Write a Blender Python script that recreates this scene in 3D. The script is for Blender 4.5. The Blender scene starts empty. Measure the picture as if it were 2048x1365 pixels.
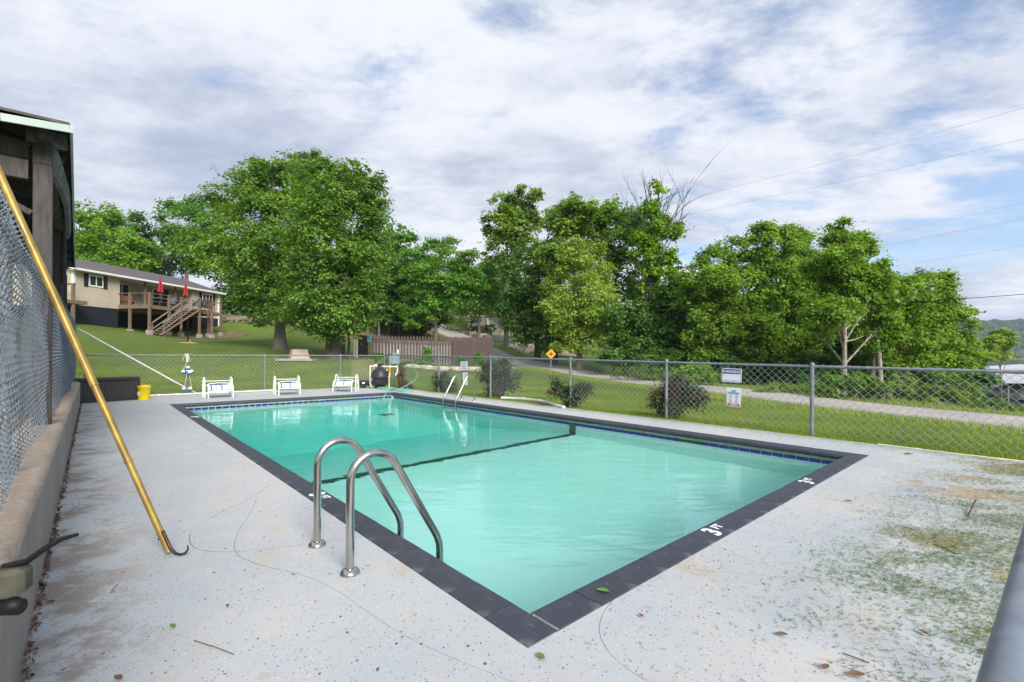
import bpy, math, random
import numpy as np
from mathutils import Vector, Matrix
random.seed(7); RNG = np.random.default_rng(7)
R = math.radians
S = bpy.context.scene
COL = S.collection

# ------------------------------------------------------------------ camera
CAM_H = 1.27; FPX = 945.0; HOR = 708.5; ROLL = R(0.3)
cd = bpy.data.cameras.new('camera'); cam = bpy.data.objects.new('camera', cd); COL.objects.link(cam)
cd.sensor_width = 36.0; cd.lens = 36.0*FPX/2048.0
cd.shift_y = (HOR-682.5)/2048.0
cd.clip_start = 0.05; cd.clip_end = 6000
cam.location = (0, 0, CAM_H)
cam.matrix_world = Matrix.Translation((0, 0, CAM_H)) @ Matrix.Rotation(R(90), 4, 'X') @ Matrix.Rotation(ROLL, 4, 'Z')
cd.dof.use_dof = True; cd.dof.focus_distance = 6.0; cd.dof.aperture_fstop = 5.6
S.camera = cam

# ------------------------------------------------------------------ exposure, sky, sun
S.view_settings.view_transform = 'Standard'; S.view_settings.look = 'None'
S.view_settings.gamma = 1.0; S.view_settings.use_curve_mapping = False
S.view_settings.exposure = 0.34
SUN_EL, SUN_AZ = R(35), R(152)          # azimuth clockwise from +Y: behind the camera, to the right
W = bpy.data.worlds.new('World'); S.world = W; W.use_nodes = True
nt = W.node_tree; N = nt.nodes; L = nt.links; N.clear()
def nd(t, **kw):
    n = N.new(t)
    for k, v in kw.items(): setattr(n, k, v)
    return n
def wmath(op, a, b=None, c=None, clamp=False):
    n = nd('ShaderNodeMath', operation=op); n.use_clamp = clamp
    for i, v in enumerate((a, b, c)):
        if v is None: continue
        if isinstance(v, (int, float)): n.inputs[i].default_value = v
        else: L.new(v, n.inputs[i])
    return n.outputs[0]
out = nd('ShaderNodeOutputWorld'); bg = nd('ShaderNodeBackground'); bg.inputs[1].default_value = 0.1
sky = nd('ShaderNodeTexSky'); sky.sky_type = 'NISHITA'; sky.sun_disc = False
sky.sun_elevation = SUN_EL; sky.sun_rotation = SUN_AZ; sky.air_density = 1.0; sky.dust_density = 0.6; sky.ozone_density = 1.5
tc = nd('ShaderNodeTexCoord'); sep = nd('ShaderNodeSeparateXYZ'); L.new(tc.outputs['Generated'], sep.inputs[0])
zz = wmath('ADD', wmath('MAXIMUM', sep.outputs[2], 0.0), 0.16)
u = wmath('DIVIDE', sep.outputs[0], zz); v = wmath('DIVIDE', sep.outputs[1], zz)
cmb = nd('ShaderNodeCombineXYZ'); L.new(u, cmb.inputs[0]); L.new(v, cmb.inputs[1])
def wnoise(scale, detail, rough, loc, dist=0.0, sc=(1, 1, 1), rot=0.0, src=None):
    m = nd('ShaderNodeMapping'); L.new(src or cmb.outputs[0], m.inputs[0])
    m.inputs['Location'].default_value = loc; m.inputs['Scale'].default_value = sc; m.inputs['Rotation'].default_value = (0, 0, rot)
    n = nd('ShaderNodeTexNoise'); L.new(m.outputs[0], n.inputs['Vector'])
    n.inputs['Scale'].default_value = scale; n.inputs['Detail'].default_value = detail
    n.inputs['Roughness'].default_value = rough; n.inputs['Distortion'].default_value = dist
    return n.outputs[0]
n1 = wnoise(0.85, 13, 0.62, (7.7, 3.3, 0), 0.15, (1, 1.2, 1), R(25))      # where cloud stands
n2 = wnoise(2.9, 13, 0.66, (8.2, 4.4, 0), 0.15, (1, 1.5, 1), R(20))            # billows
n3 = wnoise(0.75, 8, 0.55, (1.2, 9.4, 0), 0.2, (1, 1.3, 1), R(15))           # broad light and dark
# the cover is denser on the left (west) than on the right of the valley
cov = wmath('MULTIPLY_ADD', sep.outputs[0], -0.12, 0.055)
dens = wmath('ADD', wmath('MULTIPLY', n1, 0.72), wmath('MULTIPLY', n2, 0.28))
ramp = nd('ShaderNodeMapRange', interpolation_type='SMOOTHSTEP')
L.new(wmath('ADD', dens, cov), ramp.inputs[0])
ramp.inputs['From Min'].default_value = 0.40; ramp.inputs['From Max'].default_value = 0.53
ramp.inputs['To Min'].default_value = 0.22; ramp.inputs['To Max'].default_value = 1.0
shade = nd('ShaderNodeMapRange', interpolation_type='SMOOTHSTEP')
L.new(wmath('ADD', wmath('MULTIPLY', n3, 0.6), wmath('MULTIPLY', n2, 0.4)), shade.inputs[0])
shade.inputs['From Min'].default_value = 0.34; shade.inputs['From Max'].default_value = 0.61
cc = nd('ShaderNodeMix', data_type='RGBA')
L.new(shade.outputs[0], cc.inputs[0])
cc.inputs[6].default_value = (3.75, 4.3, 5.6, 1); cc.inputs[7].default_value = (7.3, 7.55, 8.2, 1)
mx = nd('ShaderNodeMix', data_type='RGBA')
blu = nd('ShaderNodeMix', data_type='RGBA', blend_type='MULTIPLY'); blu.inputs[0].default_value = 1; L.new(sky.outputs[0], blu.inputs[6]); blu.inputs[7].default_value = (1.45, 1.55, 1.65, 1)
hz = nd('ShaderNodeMapRange', interpolation_type='SMOOTHSTEP'); L.new(sep.outputs[2], hz.inputs[0]); hz.inputs[1].default_value = .22; hz.inputs[2].default_value = .0
hm = nd('ShaderNodeMix', data_type='RGBA'); L.new(hz.outputs[0], hm.inputs[0]); L.new(blu.outputs[2], hm.inputs[6]); hm.inputs[7].default_value = (4.1, 4.9, 6.5, 1)
L.new(ramp.outputs[0], mx.inputs[0]); L.new(hm.outputs[2], mx.inputs[6]); L.new(cc.outputs[2], mx.inputs[7])
L.new(mx.outputs[2], bg.inputs[0]); L.new(bg.outputs[0], out.inputs[0])

sl = bpy.data.lights.new('sun', 'SUN'); so = bpy.data.objects.new('sun', sl); COL.objects.link(so)
sl.energy = 4.8; sl.angle = R(28); sl.color = (1.0, 0.94, 0.84)
sdir = Vector((math.sin(SUN_AZ)*math.cos(SUN_EL), math.cos(SUN_AZ)*math.cos(SUN_EL), math.sin(SUN_EL)))
so.rotation_euler = sdir.to_track_quat('Z', 'Y').to_euler()

# ------------------------------------------------------------------ survey helpers
def ray(px, py):
    dx = px-1024; dy = py-HOR
    return ((dx*math.cos(ROLL)+dy*math.sin(ROLL))/FPX, (-dx*math.sin(ROLL)+dy*math.cos(ROLL))/FPX)
def spot(px, py, z=0.0):
    """ground point seen at a photo pixel on the level z"""
    a, b = ray(px, py); Y = (CAM_H-z)/b
    return Vector((a*Y, Y, z))
def deep(px, py, Y):
    """point at distance Y along the line of a photo pixel"""
    a, b = ray(px, py)
    return Vector((a*Y, Y, CAM_H-b*Y))

# pool frame: s runs along the long side away from the near corner, t along the short side to the right
P0 = Vector((0.0757, 2.0399, 0)); US = Vector((math.cos(R(131.64)), math.sin(R(131.64)), 0)); UT = Vector((math.cos(R(41.64)), math.sin(R(41.64)), 0))
PL, PW, CW = 12.62, 5.99, 0.206
def P(s, t, z=0.0):
    p = P0+US*s+UT*t; return Vector((p.x, p.y, z))
def loc_st(x, y):
    d = Vector((x, y, 0))-P0; return d.dot(US), d.dot(UT)
RZ_T = R(41.64)

# ------------------------------------------------------------------ mesh helpers
class MB:
    def __init__(s): s.v = []; s.f = []; s.sm = []
    def add(s, vs, fs, smooth=False):
        o = len(s.v); s.v += [tuple(p) for p in vs]; s.f += [tuple(i+o for i in f) for f in fs]; s.sm += [smooth]*len(fs); return s
    def frame(s, c, ax, ay, az, hx, hy, hz):
        if ax.cross(ay).dot(az) < 0: ax, hx, ay, hy = ay, hy, ax, hx
        c = Vector(c); vs = [c+ax*(hx*i)+ay*(hy*j)+az*(hz*k) for k in (-1, 1) for j in (-1, 1) for i in (-1, 1)]
        return s.add(vs, [(0, 2, 3, 1), (4, 5, 7, 6), (0, 1, 5, 4), (2, 6, 7, 3), (0, 4, 6, 2), (1, 3, 7, 5)])
    def box(s, c, size, rz=0.0):
        ca, sa = math.cos(rz), math.sin(rz)
        return s.frame(c, Vector((ca, sa, 0)), Vector((-sa, ca, 0)), Vector((0, 0, 1)), size[0]/2, size[1]/2, size[2]/2)
    def bbox(s, c, size, rz=0.0, b=0.01):
        """box with bevelled vertical and top edges"""
        ca, sa = math.cos(rz), math.sin(rz); c = Vector(c)
        x, y, z = size[0]/2, size[1]/2, size[2]/2
        b = min(b, x*.8, y*.8, z*.8)
        def ring(ix, iy, zz_):
            pts = [(x-ix, -y+b+iy*0), (x-ix, y-b), (x-b, y-iy), (-x+b, y-iy), (-x+ix, y-b), (-x+ix, -y+b), (-x+b, -y+iy), (x-b, -y+iy)]
            return [c+Vector((p[0]*ca-p[1]*sa, p[0]*sa+p[1]*ca, zz_)) for p in pts]
        rs = [ring(0, 0, -z), ring(0, 0, z-b), ring(b, b, z)]
        vs = rs[0]+rs[1]+rs[2]; fs = []
        for k in range(2):
            for i in range(8):
                j = (i+1) % 8; fs.append((k*8+i, k*8+j, k*8+8+j, k*8+8+i))
        fs += [tuple(range(16, 24)), tuple(reversed(range(8)))]
        return s.add(vs, fs)
    def bar(s, p0, p1, w, h, up=Vector((0, 0, 1))):
        p0 = Vector(p0); p1 = Vector(p1); d = p1-p0; ln = d.length; d = d/ln
        if abs(d.dot(up)) > .98: up = Vector((0, 1, 0))
        a = d.cross(up).normalized(); b = a.cross(d)
        return s.frame((p0+p1)/2, d, a, b, ln/2, w/2, h/2)
    def tube(s, pts, r, n=8, caps=True, flat=1.0):
        pts = [Vector(p) for p in pts]; m = len(pts)
        rs = r if isinstance(r, (list, tuple)) else [r]*m
        up = None; vs = []
        for i in range(m):
            d = (pts[min(i+1, m-1)]-pts[max(i-1, 0)]).normalized()
            if up is None:
                up = Vector((0, 0, 1)) if abs(d.z) < .9 else Vector((1, 0, 0))
            a = d.cross(up)
            if a.length < 1e-4: a = d.cross(Vector((0, 1, 0)))
            a.normalize(); b = a.cross(d).normalized(); up = b
            for k in range(n):
                t = 2*math.pi*k/n; vs.append(pts[i]+a*(rs[i]*math.cos(t))+b*(rs[i]*flat*math.sin(t)))
        fs = [(i*n+k, i*n+(k+1) % n, (i+1)*n+(k+1) % n, (i+1)*n+k) for i in range(m-1) for k in range(n)]
        s.add(vs, fs, n > 4)
        if caps: s.add(vs[:n], [tuple(reversed(range(n)))]); s.add(vs[-n:], [tuple(range(n))])
        return s
    def lathe(s, prof, c=(0, 0, 0), n=20, smooth=True):
        c = Vector(c); vs = []
        for r, z in prof:
            for k in range(n):
                t = 2*math.pi*k/n; vs.append(c+Vector((r*math.cos(t), r*math.sin(t), z)))
        m = len(prof)
        fs = [(i*n+k, i*n+(k+1) % n, (i+1)*n+(k+1) % n, (i+1)*n+k) for i in range(m-1) for k in range(n)]
        s.add(vs, fs, smooth); s.add(vs[:n], [tuple(reversed(range(n)))]); s.add(vs[-n:], [tuple(range(n))]); return s
    def prism(s, pts, ext):
        """polygon pts (3D, planar) extruded by the vector ext"""
        pts = [Vector(p) for p in pts]; e = Vector(ext); n = len(pts)
        vs = pts+[p+e for p in pts]
        return s.add(vs, [tuple(reversed(range(n))), tuple(range(n, 2*n))]+[(i, (i+1) % n, (i+1) % n+n, i+n) for i in range(n)])
    def quad(s, a, b, c, d): return s.add([a, b, c, d], [(0, 1, 2, 3)])
    def ball(s, c, r, n=10, sc=(1, 1, 1), jit=0.0):
        c = Vector(c); vs = []; fs = []; m = max(4, n//2+1)
        for i in range(m+1):
            ph = math.pi*i/m
            for k in range(n):
                t = 2*math.pi*k/n; q = r*(1+random.uniform(-jit, jit))
                vs.append(c+Vector((q*sc[0]*math.sin(ph)*math.cos(t), q*sc[1]*math.sin(ph)*math.sin(t), q*sc[2]*math.cos(ph))))
        for i in range(m):
            for k in range(n): fs.append((i*n+k, (i+1)*n+k, (i+1)*n+(k+1) % n, i*n+(k+1) % n))
        return s.add(vs, fs, True)
    def mesh(s, name, off=Vector((0, 0, 0))):
        me = bpy.data.meshes.new(name)
        me.from_pydata([(a[0]-off[0], a[1]-off[1], a[2]-off[2]) for a in s.v], [], s.f)
        me.polygons.foreach_set('use_smooth', s.sm); me.update(); return me
    def build(s, name, m, parent=None, **props):
        off = Vector((0, 0, 0))
        q = parent
        while q is not None: off = off+q.location; q = q.parent
        o = link(name, s.mesh(name, off), m, parent)
        for k, v_ in props.items(): o[k] = v_
        return o
def link(name, me, m, parent=None):
    o = bpy.data.objects.new(name, me); COL.objects.link(o)
    if m is not None:
        me.materials.clear(); me.materials.append(m)
    if parent is not None: o.parent = parent
    return o
def thing(name, label, cat, loc=(0, 0, 0), rz=0.0, group=None):
    o = bpy.data.objects.new(name, None); COL.objects.link(o); o.empty_display_size = .2
    o.location = loc; o.rotation_euler = (0, 0, rz); o['label'] = label; o['category'] = cat
    if group: o['group'] = group
    return o
def tag(o, label, cat, group=None):
    o['label'] = label; o['category'] = cat
    if group: o['group'] = group
    return o
def struct(o): o['kind'] = 'structure'; return o
def stuff(o): o['kind'] = 'stuff'; return o
def kids(o): return [c for c in COL.objects if c.parent == o]
def copy_tree(o, parent=None):
    c = o.copy(); COL.objects.link(c)
    if parent is not None: c.parent = parent
    for ch in kids(o): copy_tree(ch, c)
    return c
def array_mesh(name, V, F, m, attrs=None, parent=None):
    """mesh from numpy arrays: V (n,3), F (k,3 or 4)"""
    me = bpy.data.meshes.new(name); k, q = F.shape
    me.vertices.add(len(V)); me.vertices.foreach_set('co', V.astype(np.float32).ravel())
    me.loops.add(k*q); me.loops.foreach_set('vertex_index', F.astype(np.int32).ravel())
    me.polygons.add(k); me.polygons.foreach_set('loop_start', np.arange(0, k*q, q, dtype=np.int32))
    me.update(calc_edges=True)
    for an, av in (attrs or {}).items():
        a = me.attributes.new(an, 'FLOAT', 'FACE'); a.data.foreach_set('value', av.astype(np.float32))
    return link(name, me, m, parent)

# ------------------------------------------------------------------ materials
class M:
    def __init__(s, name, rough=.6, metal=0.0, spec=.4):
        s.m = bpy.data.materials.new(name); s.m.use_nodes = True; s.t = s.m.node_tree
        s.b = s.t.nodes['Principled BSDF']; s.b.inputs['Roughness'].default_value = rough
        s.b.inputs['Metallic'].default_value = metal; s.b.inputs['Specular IOR Level'].default_value = spec
        s.tc = None
    def n(s, t, **kw):
        q = s.t.nodes.new(t)
        for k, v in kw.items(): setattr(q, k, v)
        return q
    def l(s, a, b): s.t.links.new(a, b)
    def co(s, sc=(1, 1, 1), rot=(0, 0, 0)):
        if s.tc is None: s.tc = s.n('ShaderNodeTexCoord')
        m = s.n('ShaderNodeMapping'); s.l(s.tc.outputs['Object'], m.inputs[0])
        m.inputs['Scale'].default_value = sc; m.inputs['Rotation'].default_value = rot; return m.outputs[0]
    def noise(s, scale, detail=4, rough=.55, sc=(1, 1, 1), dist=0.0, rot=(0, 0, 0), vec=None):
        q = s.n('ShaderNodeTexNoise'); s.l(vec or s.co(sc, rot), q.inputs['Vector'])
        q.inputs['Scale'].default_value = scale; q.inputs['Detail'].default_value = detail
        q.inputs['Roughness'].default_value = rough; q.inputs['Distortion'].default_value = dist; return q.outputs[0]
    def voro(s, scale, sc=(1, 1, 1), feature='F1', out='Distance', rnd=1.0, rot=(0, 0, 0)):
        q = s.n('ShaderNodeTexVoronoi', feature=feature); s.l(s.co(sc, rot), q.inputs['Vector'])
        q.inputs['Scale'].default_value = scale; q.inputs['Randomness'].default_value = rnd; return q.outputs[out]
    def map(s, v, a, b, lo=0.0, hi=1.0, smooth=True):
        q = s.n('ShaderNodeMapRange', interpolation_type='SMOOTHSTEP' if smooth else 'LINEAR')
        s.l(v, q.inputs[0]); q.inputs[1].default_value = a; q.inputs[2].default_value = b
        q.inputs[3].default_value = lo; q.inputs[4].default_value = hi; return q.outputs[0]
    def math(s, op, a, b=None, clamp=False):
        q = s.n('ShaderNodeMath', operation=op); q.use_clamp = clamp
        for i, v in enumerate((a, b)):
            if v is None: continue
            if isinstance(v, (int, float)): q.inputs[i].default_value = v
            else: s.l(v, q.inputs[i])
        return q.outputs[0]
    def mix(s, f, a, b):
        q = s.n('ShaderNodeMix', data_type='RGBA')
        if isinstance(f, (int, float)): q.inputs[0].default_value = f
        else: s.l(f, q.inputs[0])
        for i, c in ((6, a), (7, b)):
            if isinstance(c, tuple): q.inputs[i].default_value = (*c, 1)
            else: s.l(c, q.inputs[i])
        return q.outputs[2]
    def base(s, c):
        if isinstance(c, tuple): s.b.inputs['Base Color'].default_value = (*c, 1)
        else: s.l(c, s.b.inputs['Base Color'])
        return s
    def rough(s, v): s.l(v, s.b.inputs['Roughness']); return s
    def bump(s, h, strength=.4, dist=.01):
        q = s.n('ShaderNodeBump'); q.inputs['Strength'].default_value = strength; q.inputs['Distance'].default_value = dist
        s.l(h, q.inputs['Height']); s.l(q.outputs[0], s.b.inputs['Normal']); return s
def simple(name, c, c2=None, scale=6, rough=.6, metal=0.0, sc=(1, 1, 1), bump=0.0, bd=.005, detail=5, spec=.4):
    k = M(name, rough, metal, spec)
    nz = k.noise(scale, detail, .6, sc)
    c2 = c2 or tuple(x*.75 for x in c)
    k.base(k.mix(k.map(nz, .3, .7), c2, c))
    if bump: k.bump(nz, bump, bd)
    return k.m

MAT = {}
MAT['galv'] = simple('galvanised_steel', (.235, .255, .285), (.16, .175, .20), 14, .55, .35, bump=.15, bd=.002)
k = M('old_galvanised_rail', .5, .45); nz = k.noise(9, 6, .6, (1, 1, 1)); rz = k.noise(3.1, 6, .65)
k.base(k.mix(k.map(rz, .56, .72), k.mix(k.map(nz, .3, .7), (.17, .20, .24), (.27, .30, .345)), (.17, .12, .085))); k.bump(nz, .2, .002); MAT['galv_rust'] = k.m
MAT['wire'] = simple('galvanised_wire', (.52, .56, .61), (.34, .37, .41), 40, .5, .3)
k = M('rusty_wire', .5, .4); nz = k.noise(5, 6, .65)
k.base(k.mix(k.map(nz, .54, .68), (.23, .275, .32), (.16, .10, .07))); MAT['wire_old'] = k.m
MAT['steel'] = simple('brushed_stainless', (.58, .56, .53), (.44, .42, .39), 30, .2, 1.0, sc=(1, 1, .12))
MAT['white_metal'] = simple('white_powdercoat', (.80, .80, .78), (.70, .70, .68), 8, .35)
MAT['pvc'] = simple('weathered_white_pvc', (.76, .75, .69), (.55, .53, .46), 5, .45)
MAT['cream_pvc'] = simple('aged_cream_pvc', (.70, .68, .58), (.58, .55, .45), 6, .4)
MAT['black_plastic'] = simple('black_plastic', (.028, .031, .038), (.018, .02, .026), 5, .45)
MAT['navy_black'] = simple('painted_block_navy_black', (.018, .021, .032), (.012, .014, .022), 8, .65, bump=.2)
MAT['dark_wood'] = simple('dark_stained_timber', (.078, .066, .064), (.038, .033, .032), 5, .75, sc=(6, 6, .8), bump=.35, bd=.004)
MAT['dark_wood_h'] = simple('weathered_dark_timber', (.19, .168, .16), (.075, .066, .063), 7, .8, bump=.35, bd=.004)
MAT['soffit'] = simple('dark_soffit_boards', (.022, .020, .020), (.012, .011, .011), 6, .85)
MAT['picket'] = simple('brown_stained_pickets', (.105, .072, .064), (.060, .042, .038), 4, .8, sc=(5, 5, .6), bump=.3)
MAT['grey_wood'] = simple('weathered_post_wood', (.20, .165, .14), (.10, .085, .075), 4, .85, sc=(5, 5, .5), bump=.4)
MAT['deck_wood'] = simple('weathered_deck_lumber', (.21, .145, .10), (.12, .085, .062), 4, .8, sc=(3, 3, 1), bump=.25)
MAT['deck_wood_grey'] = simple('greyed_stair_lumber', (.24, .205, .18), (.14, .12, .105), 4, .8, sc=(3, 3, 1), bump=.25)
MAT['fascia'] = simple('pale_mint_fascia', (.40, .48, .455), (.33, .40, .38), 4, .55)
MAT['white_paint'] = simple('white_trim_paint', (.78, .78, .77), (.68, .68, .67), 5, .5)
MAT['siding'] = simple('tan_painted_siding', (.47, .415, .33), (.40, .35, .28), 1.2, .75, bump=.05)
MAT['siding_grey'] = simple('greige_siding', (.36, .33, .285), (.30, .275, .24), 1.0, .8)
k = M('asphalt_shingles', .9); nz = k.noise(60, 4, .6); cell = k.voro(9, (1, 3, 3), out='Color')
sp = k.n('ShaderNodeSeparateColor'); k.l(cell, sp.inputs[0])
k.base(k.mix(k.map(sp.outputs[0], 0, 1), (.070, .063, .068), (.115, .103, .108))); k.bump(nz, .5, .01); MAT['shingle'] = k.m
k = M('window_glass', .05, 0, .6); nz = k.noise(.8, 3); k.base(k.mix(k.map(nz, .35, .65), (.012, .016, .018), (.035, .05, .05))); MAT['glass'] = k.m
MAT['shutter'] = simple('dark_shutter_paint', (.022, .018, .024), None, 8, .6)
MAT['red'] = simple('red_umbrella_canvas', (.38, .020, .024), (.28, .014, .018), 3, .8, sc=(5, 5, .3), bump=.3, bd=.02)
MAT['slate'] = simple('slate_sling', (.055, .075, .085), (.035, .048, .056), 5, .7)
MAT['yellow'] = simple('yellow_bucket_plastic', (.90, .70, .012), (.80, .60, .01), 3, .35)
MAT['gold'] = simple('brassy_anodised_pole', (.40, .275, .068), (.25, .17, .045), 5, .42, .3, sc=(3, 3, 1))
MAT['hookm'] = simple('dark_hook_steel', (.05, .038, .036), (.10, .055, .04), 20, .5, .6)
k = M('wicker_resin', .6); wv = k.n('ShaderNodeTexWave', wave_type='BANDS', bands_direction='X'); k.l(k.co(), wv.inputs[0]); wv.inputs['Scale'].default_value = 9
k.base(k.mix(wv.outputs[1], (.024, .020, .020), (.046, .040, .039))); k.bump(wv.outputs[1], .3, .004); MAT['wicker'] = k.m
MAT['wicker_lid'] = simple('dark_resin_lid', (.030, .027, .027), None, 8, .5)
MAT['rope'] = simple('white_rope', (.74, .72, .66), (.55, .53, .47), 40, .8)
MAT['float_blue'] = simple('blue_float', (.008, .19, .46), None, 6, .4)
MAT['float_white'] = simple('white_float', (.76, .76, .74), None, 6, .4)
MAT['lattice'] = simple('tan_lattice', (.55, .45, .30), (.40, .32, .20), 5, .8)
MAT['elec'] = simple('grey_electrical_box', (.24, .33, .36), (.20, .28, .31), 4, .5)
MAT['orange'] = simple('amber_flowmeter', (.62, .24, .02), None, 5, .3)
MAT['hose'] = simple('mint_green_hose', (.10, .42, .33), (.16, .50, .40), 8, .45)
MAT['teal'] = simple('teal_box_paint', (.05, .40, .48), None, 5, .5)
MAT['concrete'] = simple('tan_concrete', (.47, .40, .32), (.38, .32, .26), 4, .85, bump=.2)
MAT['pier'] = simple('concrete_pier', (.36, .33, .30), (.25, .23, .21), 5, .9, bump=.3)
MAT['sign_white'] = simple('sign_white_enamel', (.74, .77, .81), (.68, .71, .76), 3, .4)
MAT['sign_blue'] = simple('sign_blue_print', (.022, .040, .24), None, 3, .45)
MAT['sign_teal'] = simple('sign_teal_print', (.02, .27, .42), None, 3, .45)
MAT['sign_red'] = simple('sign_red_print', (.52, .05, .10), None, 3, .45)
MAT['sign_grey'] = simple('sign_small_print', (.30, .32, .42), None, 3, .5)
MAT['sign_yellow'] = simple('warning_yellow_sheet', (.80, .36, .012), (.72, .32, .01), 3, .45)
MAT['sign_black'] = simple('sign_black_print', (.012, .012, .012), None, 3, .5)
MAT['paint_white'] = simple('painted_white_numerals', (.80, .80, .82), (.62, .62, .66), 40, .6)
MAT['rock'] = simple('pale_limestone', (.50, .46, .39), (.27, .25, .21), 3.5, .9, bump=.6, bd=.04)
MAT['rock_brown'] = simple('brown_fieldstone', (.24, .19, .15), (.12, .10, .085), 4, .9, bump=.6, bd=.04)
MAT['bbq'] = simple('black_cast_iron', (.014, .014, .015), None, 8, .6, .4)
MAT['cord'] = simple('dark_cable', (.012, .012, .013), None, 8, .6)
MAT['cable_thin'] = simple('aluminium_power_line', (.10, .11, .13), None, 8, .6)
MAT['leaf_dry'] = simple('dry_leaf', (.17, .085, .04), (.10, .05, .028), 30, .8)
MAT['leaf_green'] = simple('fallen_green_leaf', (.10, .22, .035), None, 30, .6)
MAT['twig'] = simple('twig_bark', (.07, .055, .045), None, 30, .9)
MAT['bark'] = simple('grey_brown_bark', (.21, .175, .145), (.095, .078, .066), 9, .95, sc=(3, 3, .5), bump=.9, bd=.05)
MAT['bark_dark'] = simple('dark_bark', (.075, .062, .052), (.034, .028, .024), 9, .95, sc=(3, 3, .5), bump=.9, bd=.04)
MAT['bark_pale'] = simple('mottled_sycamore_bark', (.40, .365, .31), (.15, .13, .105), 5, .9, sc=(2, 2, .8), bump=.4, bd=.02)
MAT['bark_dead'] = simple('bare_grey_wood', (.085, .075, .07), (.05, .044, .042), 6, .95)
MAT['tarp'] = simple('tan_boat_cover', (.36, .32, .26), (.25, .22, .18), 3, .8)
MAT['dock_metal'] = simple('white_ribbed_roof', (.50, .52, .54), (.42, .44, .46), 3, .45)
MAT['hull_white'] = simple('white_gelcoat', (.74, .74, .73), None, 3, .3)
MAT['dock_dark'] = simple('dark_dock_timber', (.03, .03, .03), None, 5, .8)  # plain near-black tone for the dock walkways and the pontoon body
MAT['terracotta'] = simple('rust_stained_boards', (.33, .13, .065), (.22, .09, .05), 4, .8)

# --- leaves: colour varies per leaf through an attribute, light comes through the blades
def leaf_mat(name, dark, mid, lite, trans=.38, rough=.55):
    k = M(name, rough, 0, .25)
    at = k.n('ShaderNodeAttribute'); at.attribute_name = 'tone'
    f = at.outputs['Fac']
    c = k.mix(k.map(f, .0, .5, smooth=False), dark, mid); c = k.mix(k.map(f, .5, 1., smooth=False), c, lite)
    k.base(c)
    tr = k.n('ShaderNodeBsdfTranslucent')
    tc_ = k.n('ShaderNodeMix', data_type='RGBA', blend_type='MULTIPLY'); tc_.inputs[0].default_value = 1
    k.l(c, tc_.inputs[6]); tc_.inputs[7].default_value = (1.45, 1.4, .50, 1); k.l(tc_.outputs[2], tr.inputs[0])
    ms = k.n('ShaderNodeMixShader'); ms.inputs[0].default_value = trans
    k.l(k.b.outputs[0], ms.inputs[1]); k.l(tr.outputs[0], ms.inputs[2])
    k.l(ms.outputs[0], k.t.nodes['Material Output'].inputs[0]); return k.m
LF = {
 'oak':   leaf_mat('oak_leaves', (0.072, 0.156, 0.026), (0.152, 0.294, 0.046), (0.276, 0.420, 0.088), .40),
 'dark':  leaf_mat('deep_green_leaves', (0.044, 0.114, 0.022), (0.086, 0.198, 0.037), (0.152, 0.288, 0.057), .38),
 'lime':  leaf_mat('lime_leaves', (.080, .190, .016), (.150, .310, .026), (.240, .420, .042), .42),
 'maple': leaf_mat('maple_leaves', (0.086, 0.174, 0.026), (0.186, 0.314, 0.046), (0.331, 0.444, 0.083), .40),
 'syc':   leaf_mat('sycamore_leaves', (0.097, 0.192, 0.022), (0.179, 0.324, 0.040), (0.297, 0.444, 0.072), .42),
 'elm':   leaf_mat('elm_leaves', (0.066, 0.168, 0.024), (0.124, 0.288, 0.042), (0.207, 0.396, 0.068), .42),
 'cedar': leaf_mat('cedar_needles', (0.027, 0.056, 0.025), (0.050, 0.088, 0.037), (0.075, 0.119, 0.050), .15),
 'vine':  leaf_mat('vine_leaves', (0.102, 0.211, 0.013), (0.179, 0.336, 0.023), (0.291, 0.463, 0.038), .42),
 'shrub': leaf_mat('red_tipped_shrub_leaves', (0.025, 0.062, 0.027), (0.056, 0.112, 0.050), (0.188, 0.069, 0.056), .25),
 'conif': leaf_mat('bright_conifer_foliage', (0.056, 0.163, 0.013), (0.100, 0.250, 0.020), (0.150, 0.338, 0.031), .2),
 'weed':  leaf_mat('weed_leaves', (0.085, 0.161, 0.023), (0.163, 0.265, 0.038), (0.273, 0.385, 0.064), .4),
 'grass': leaf_mat('grass_blades', (.125, .205, .028), (.215, .315, .042), (.340, .410, .090), .35),
 'clip':  leaf_mat('grass_clippings', (.055, .110, .018), (.100, .175, .030), (.17, .19, .06), .2),
 'hill':  leaf_mat('far_forest_crowns', (.020, .048, .026), (.032, .066, .034), (.050, .088, .042), .1, .9),
}

# --- ground
def lawn_mat():
    k = M('mown_lawn', .9, 0, .15)
    a = k.noise(.22, 6, .65); b = k.noise(1.7, 7, .7); c = k.noise(34, 6, .75); st = k.noise(1.3, 6, .65, (1, .22, 1), rot=(0, 0, R(-25))); e = k.noise(7, 6, .7, (1, .5, 1))
    col = k.mix(k.map(b, .3, .7), (0.147, 0.236, 0.033), (0.266, 0.366, 0.057))
    col = k.mix(k.map(a, .40, .60, 0, .75), col, (0.342, 0.401, 0.094))
    col = k.mix(k.map(st, .46, .66, 0, .65), col, (0.401, 0.448, 0.130))
    col = k.mix(k.map(e, .50, .72, 0, .6), col, (0.112, 0.189, 0.028))
    col = k.mix(k.map(c, .35, .72, 0, .6), (0.071, 0.118, 0.020), col)
    dry = k.noise(.9, 7, .72); col = k.mix(k.map(dry, .60, .72, 0, .55), col, (0.319, 0.260, 0.130))
    k.base(col); k.bump(k.math('ADD', c, k.math('ADD', e, b)), 1.0, .08); return k.m
MAT['lawn'] = lawn_mat()
k = M('leaf_litter_soil', .95, 0, .1); a = k.noise(1.6, 6, .7); b = k.noise(22, 6, .7)
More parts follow.
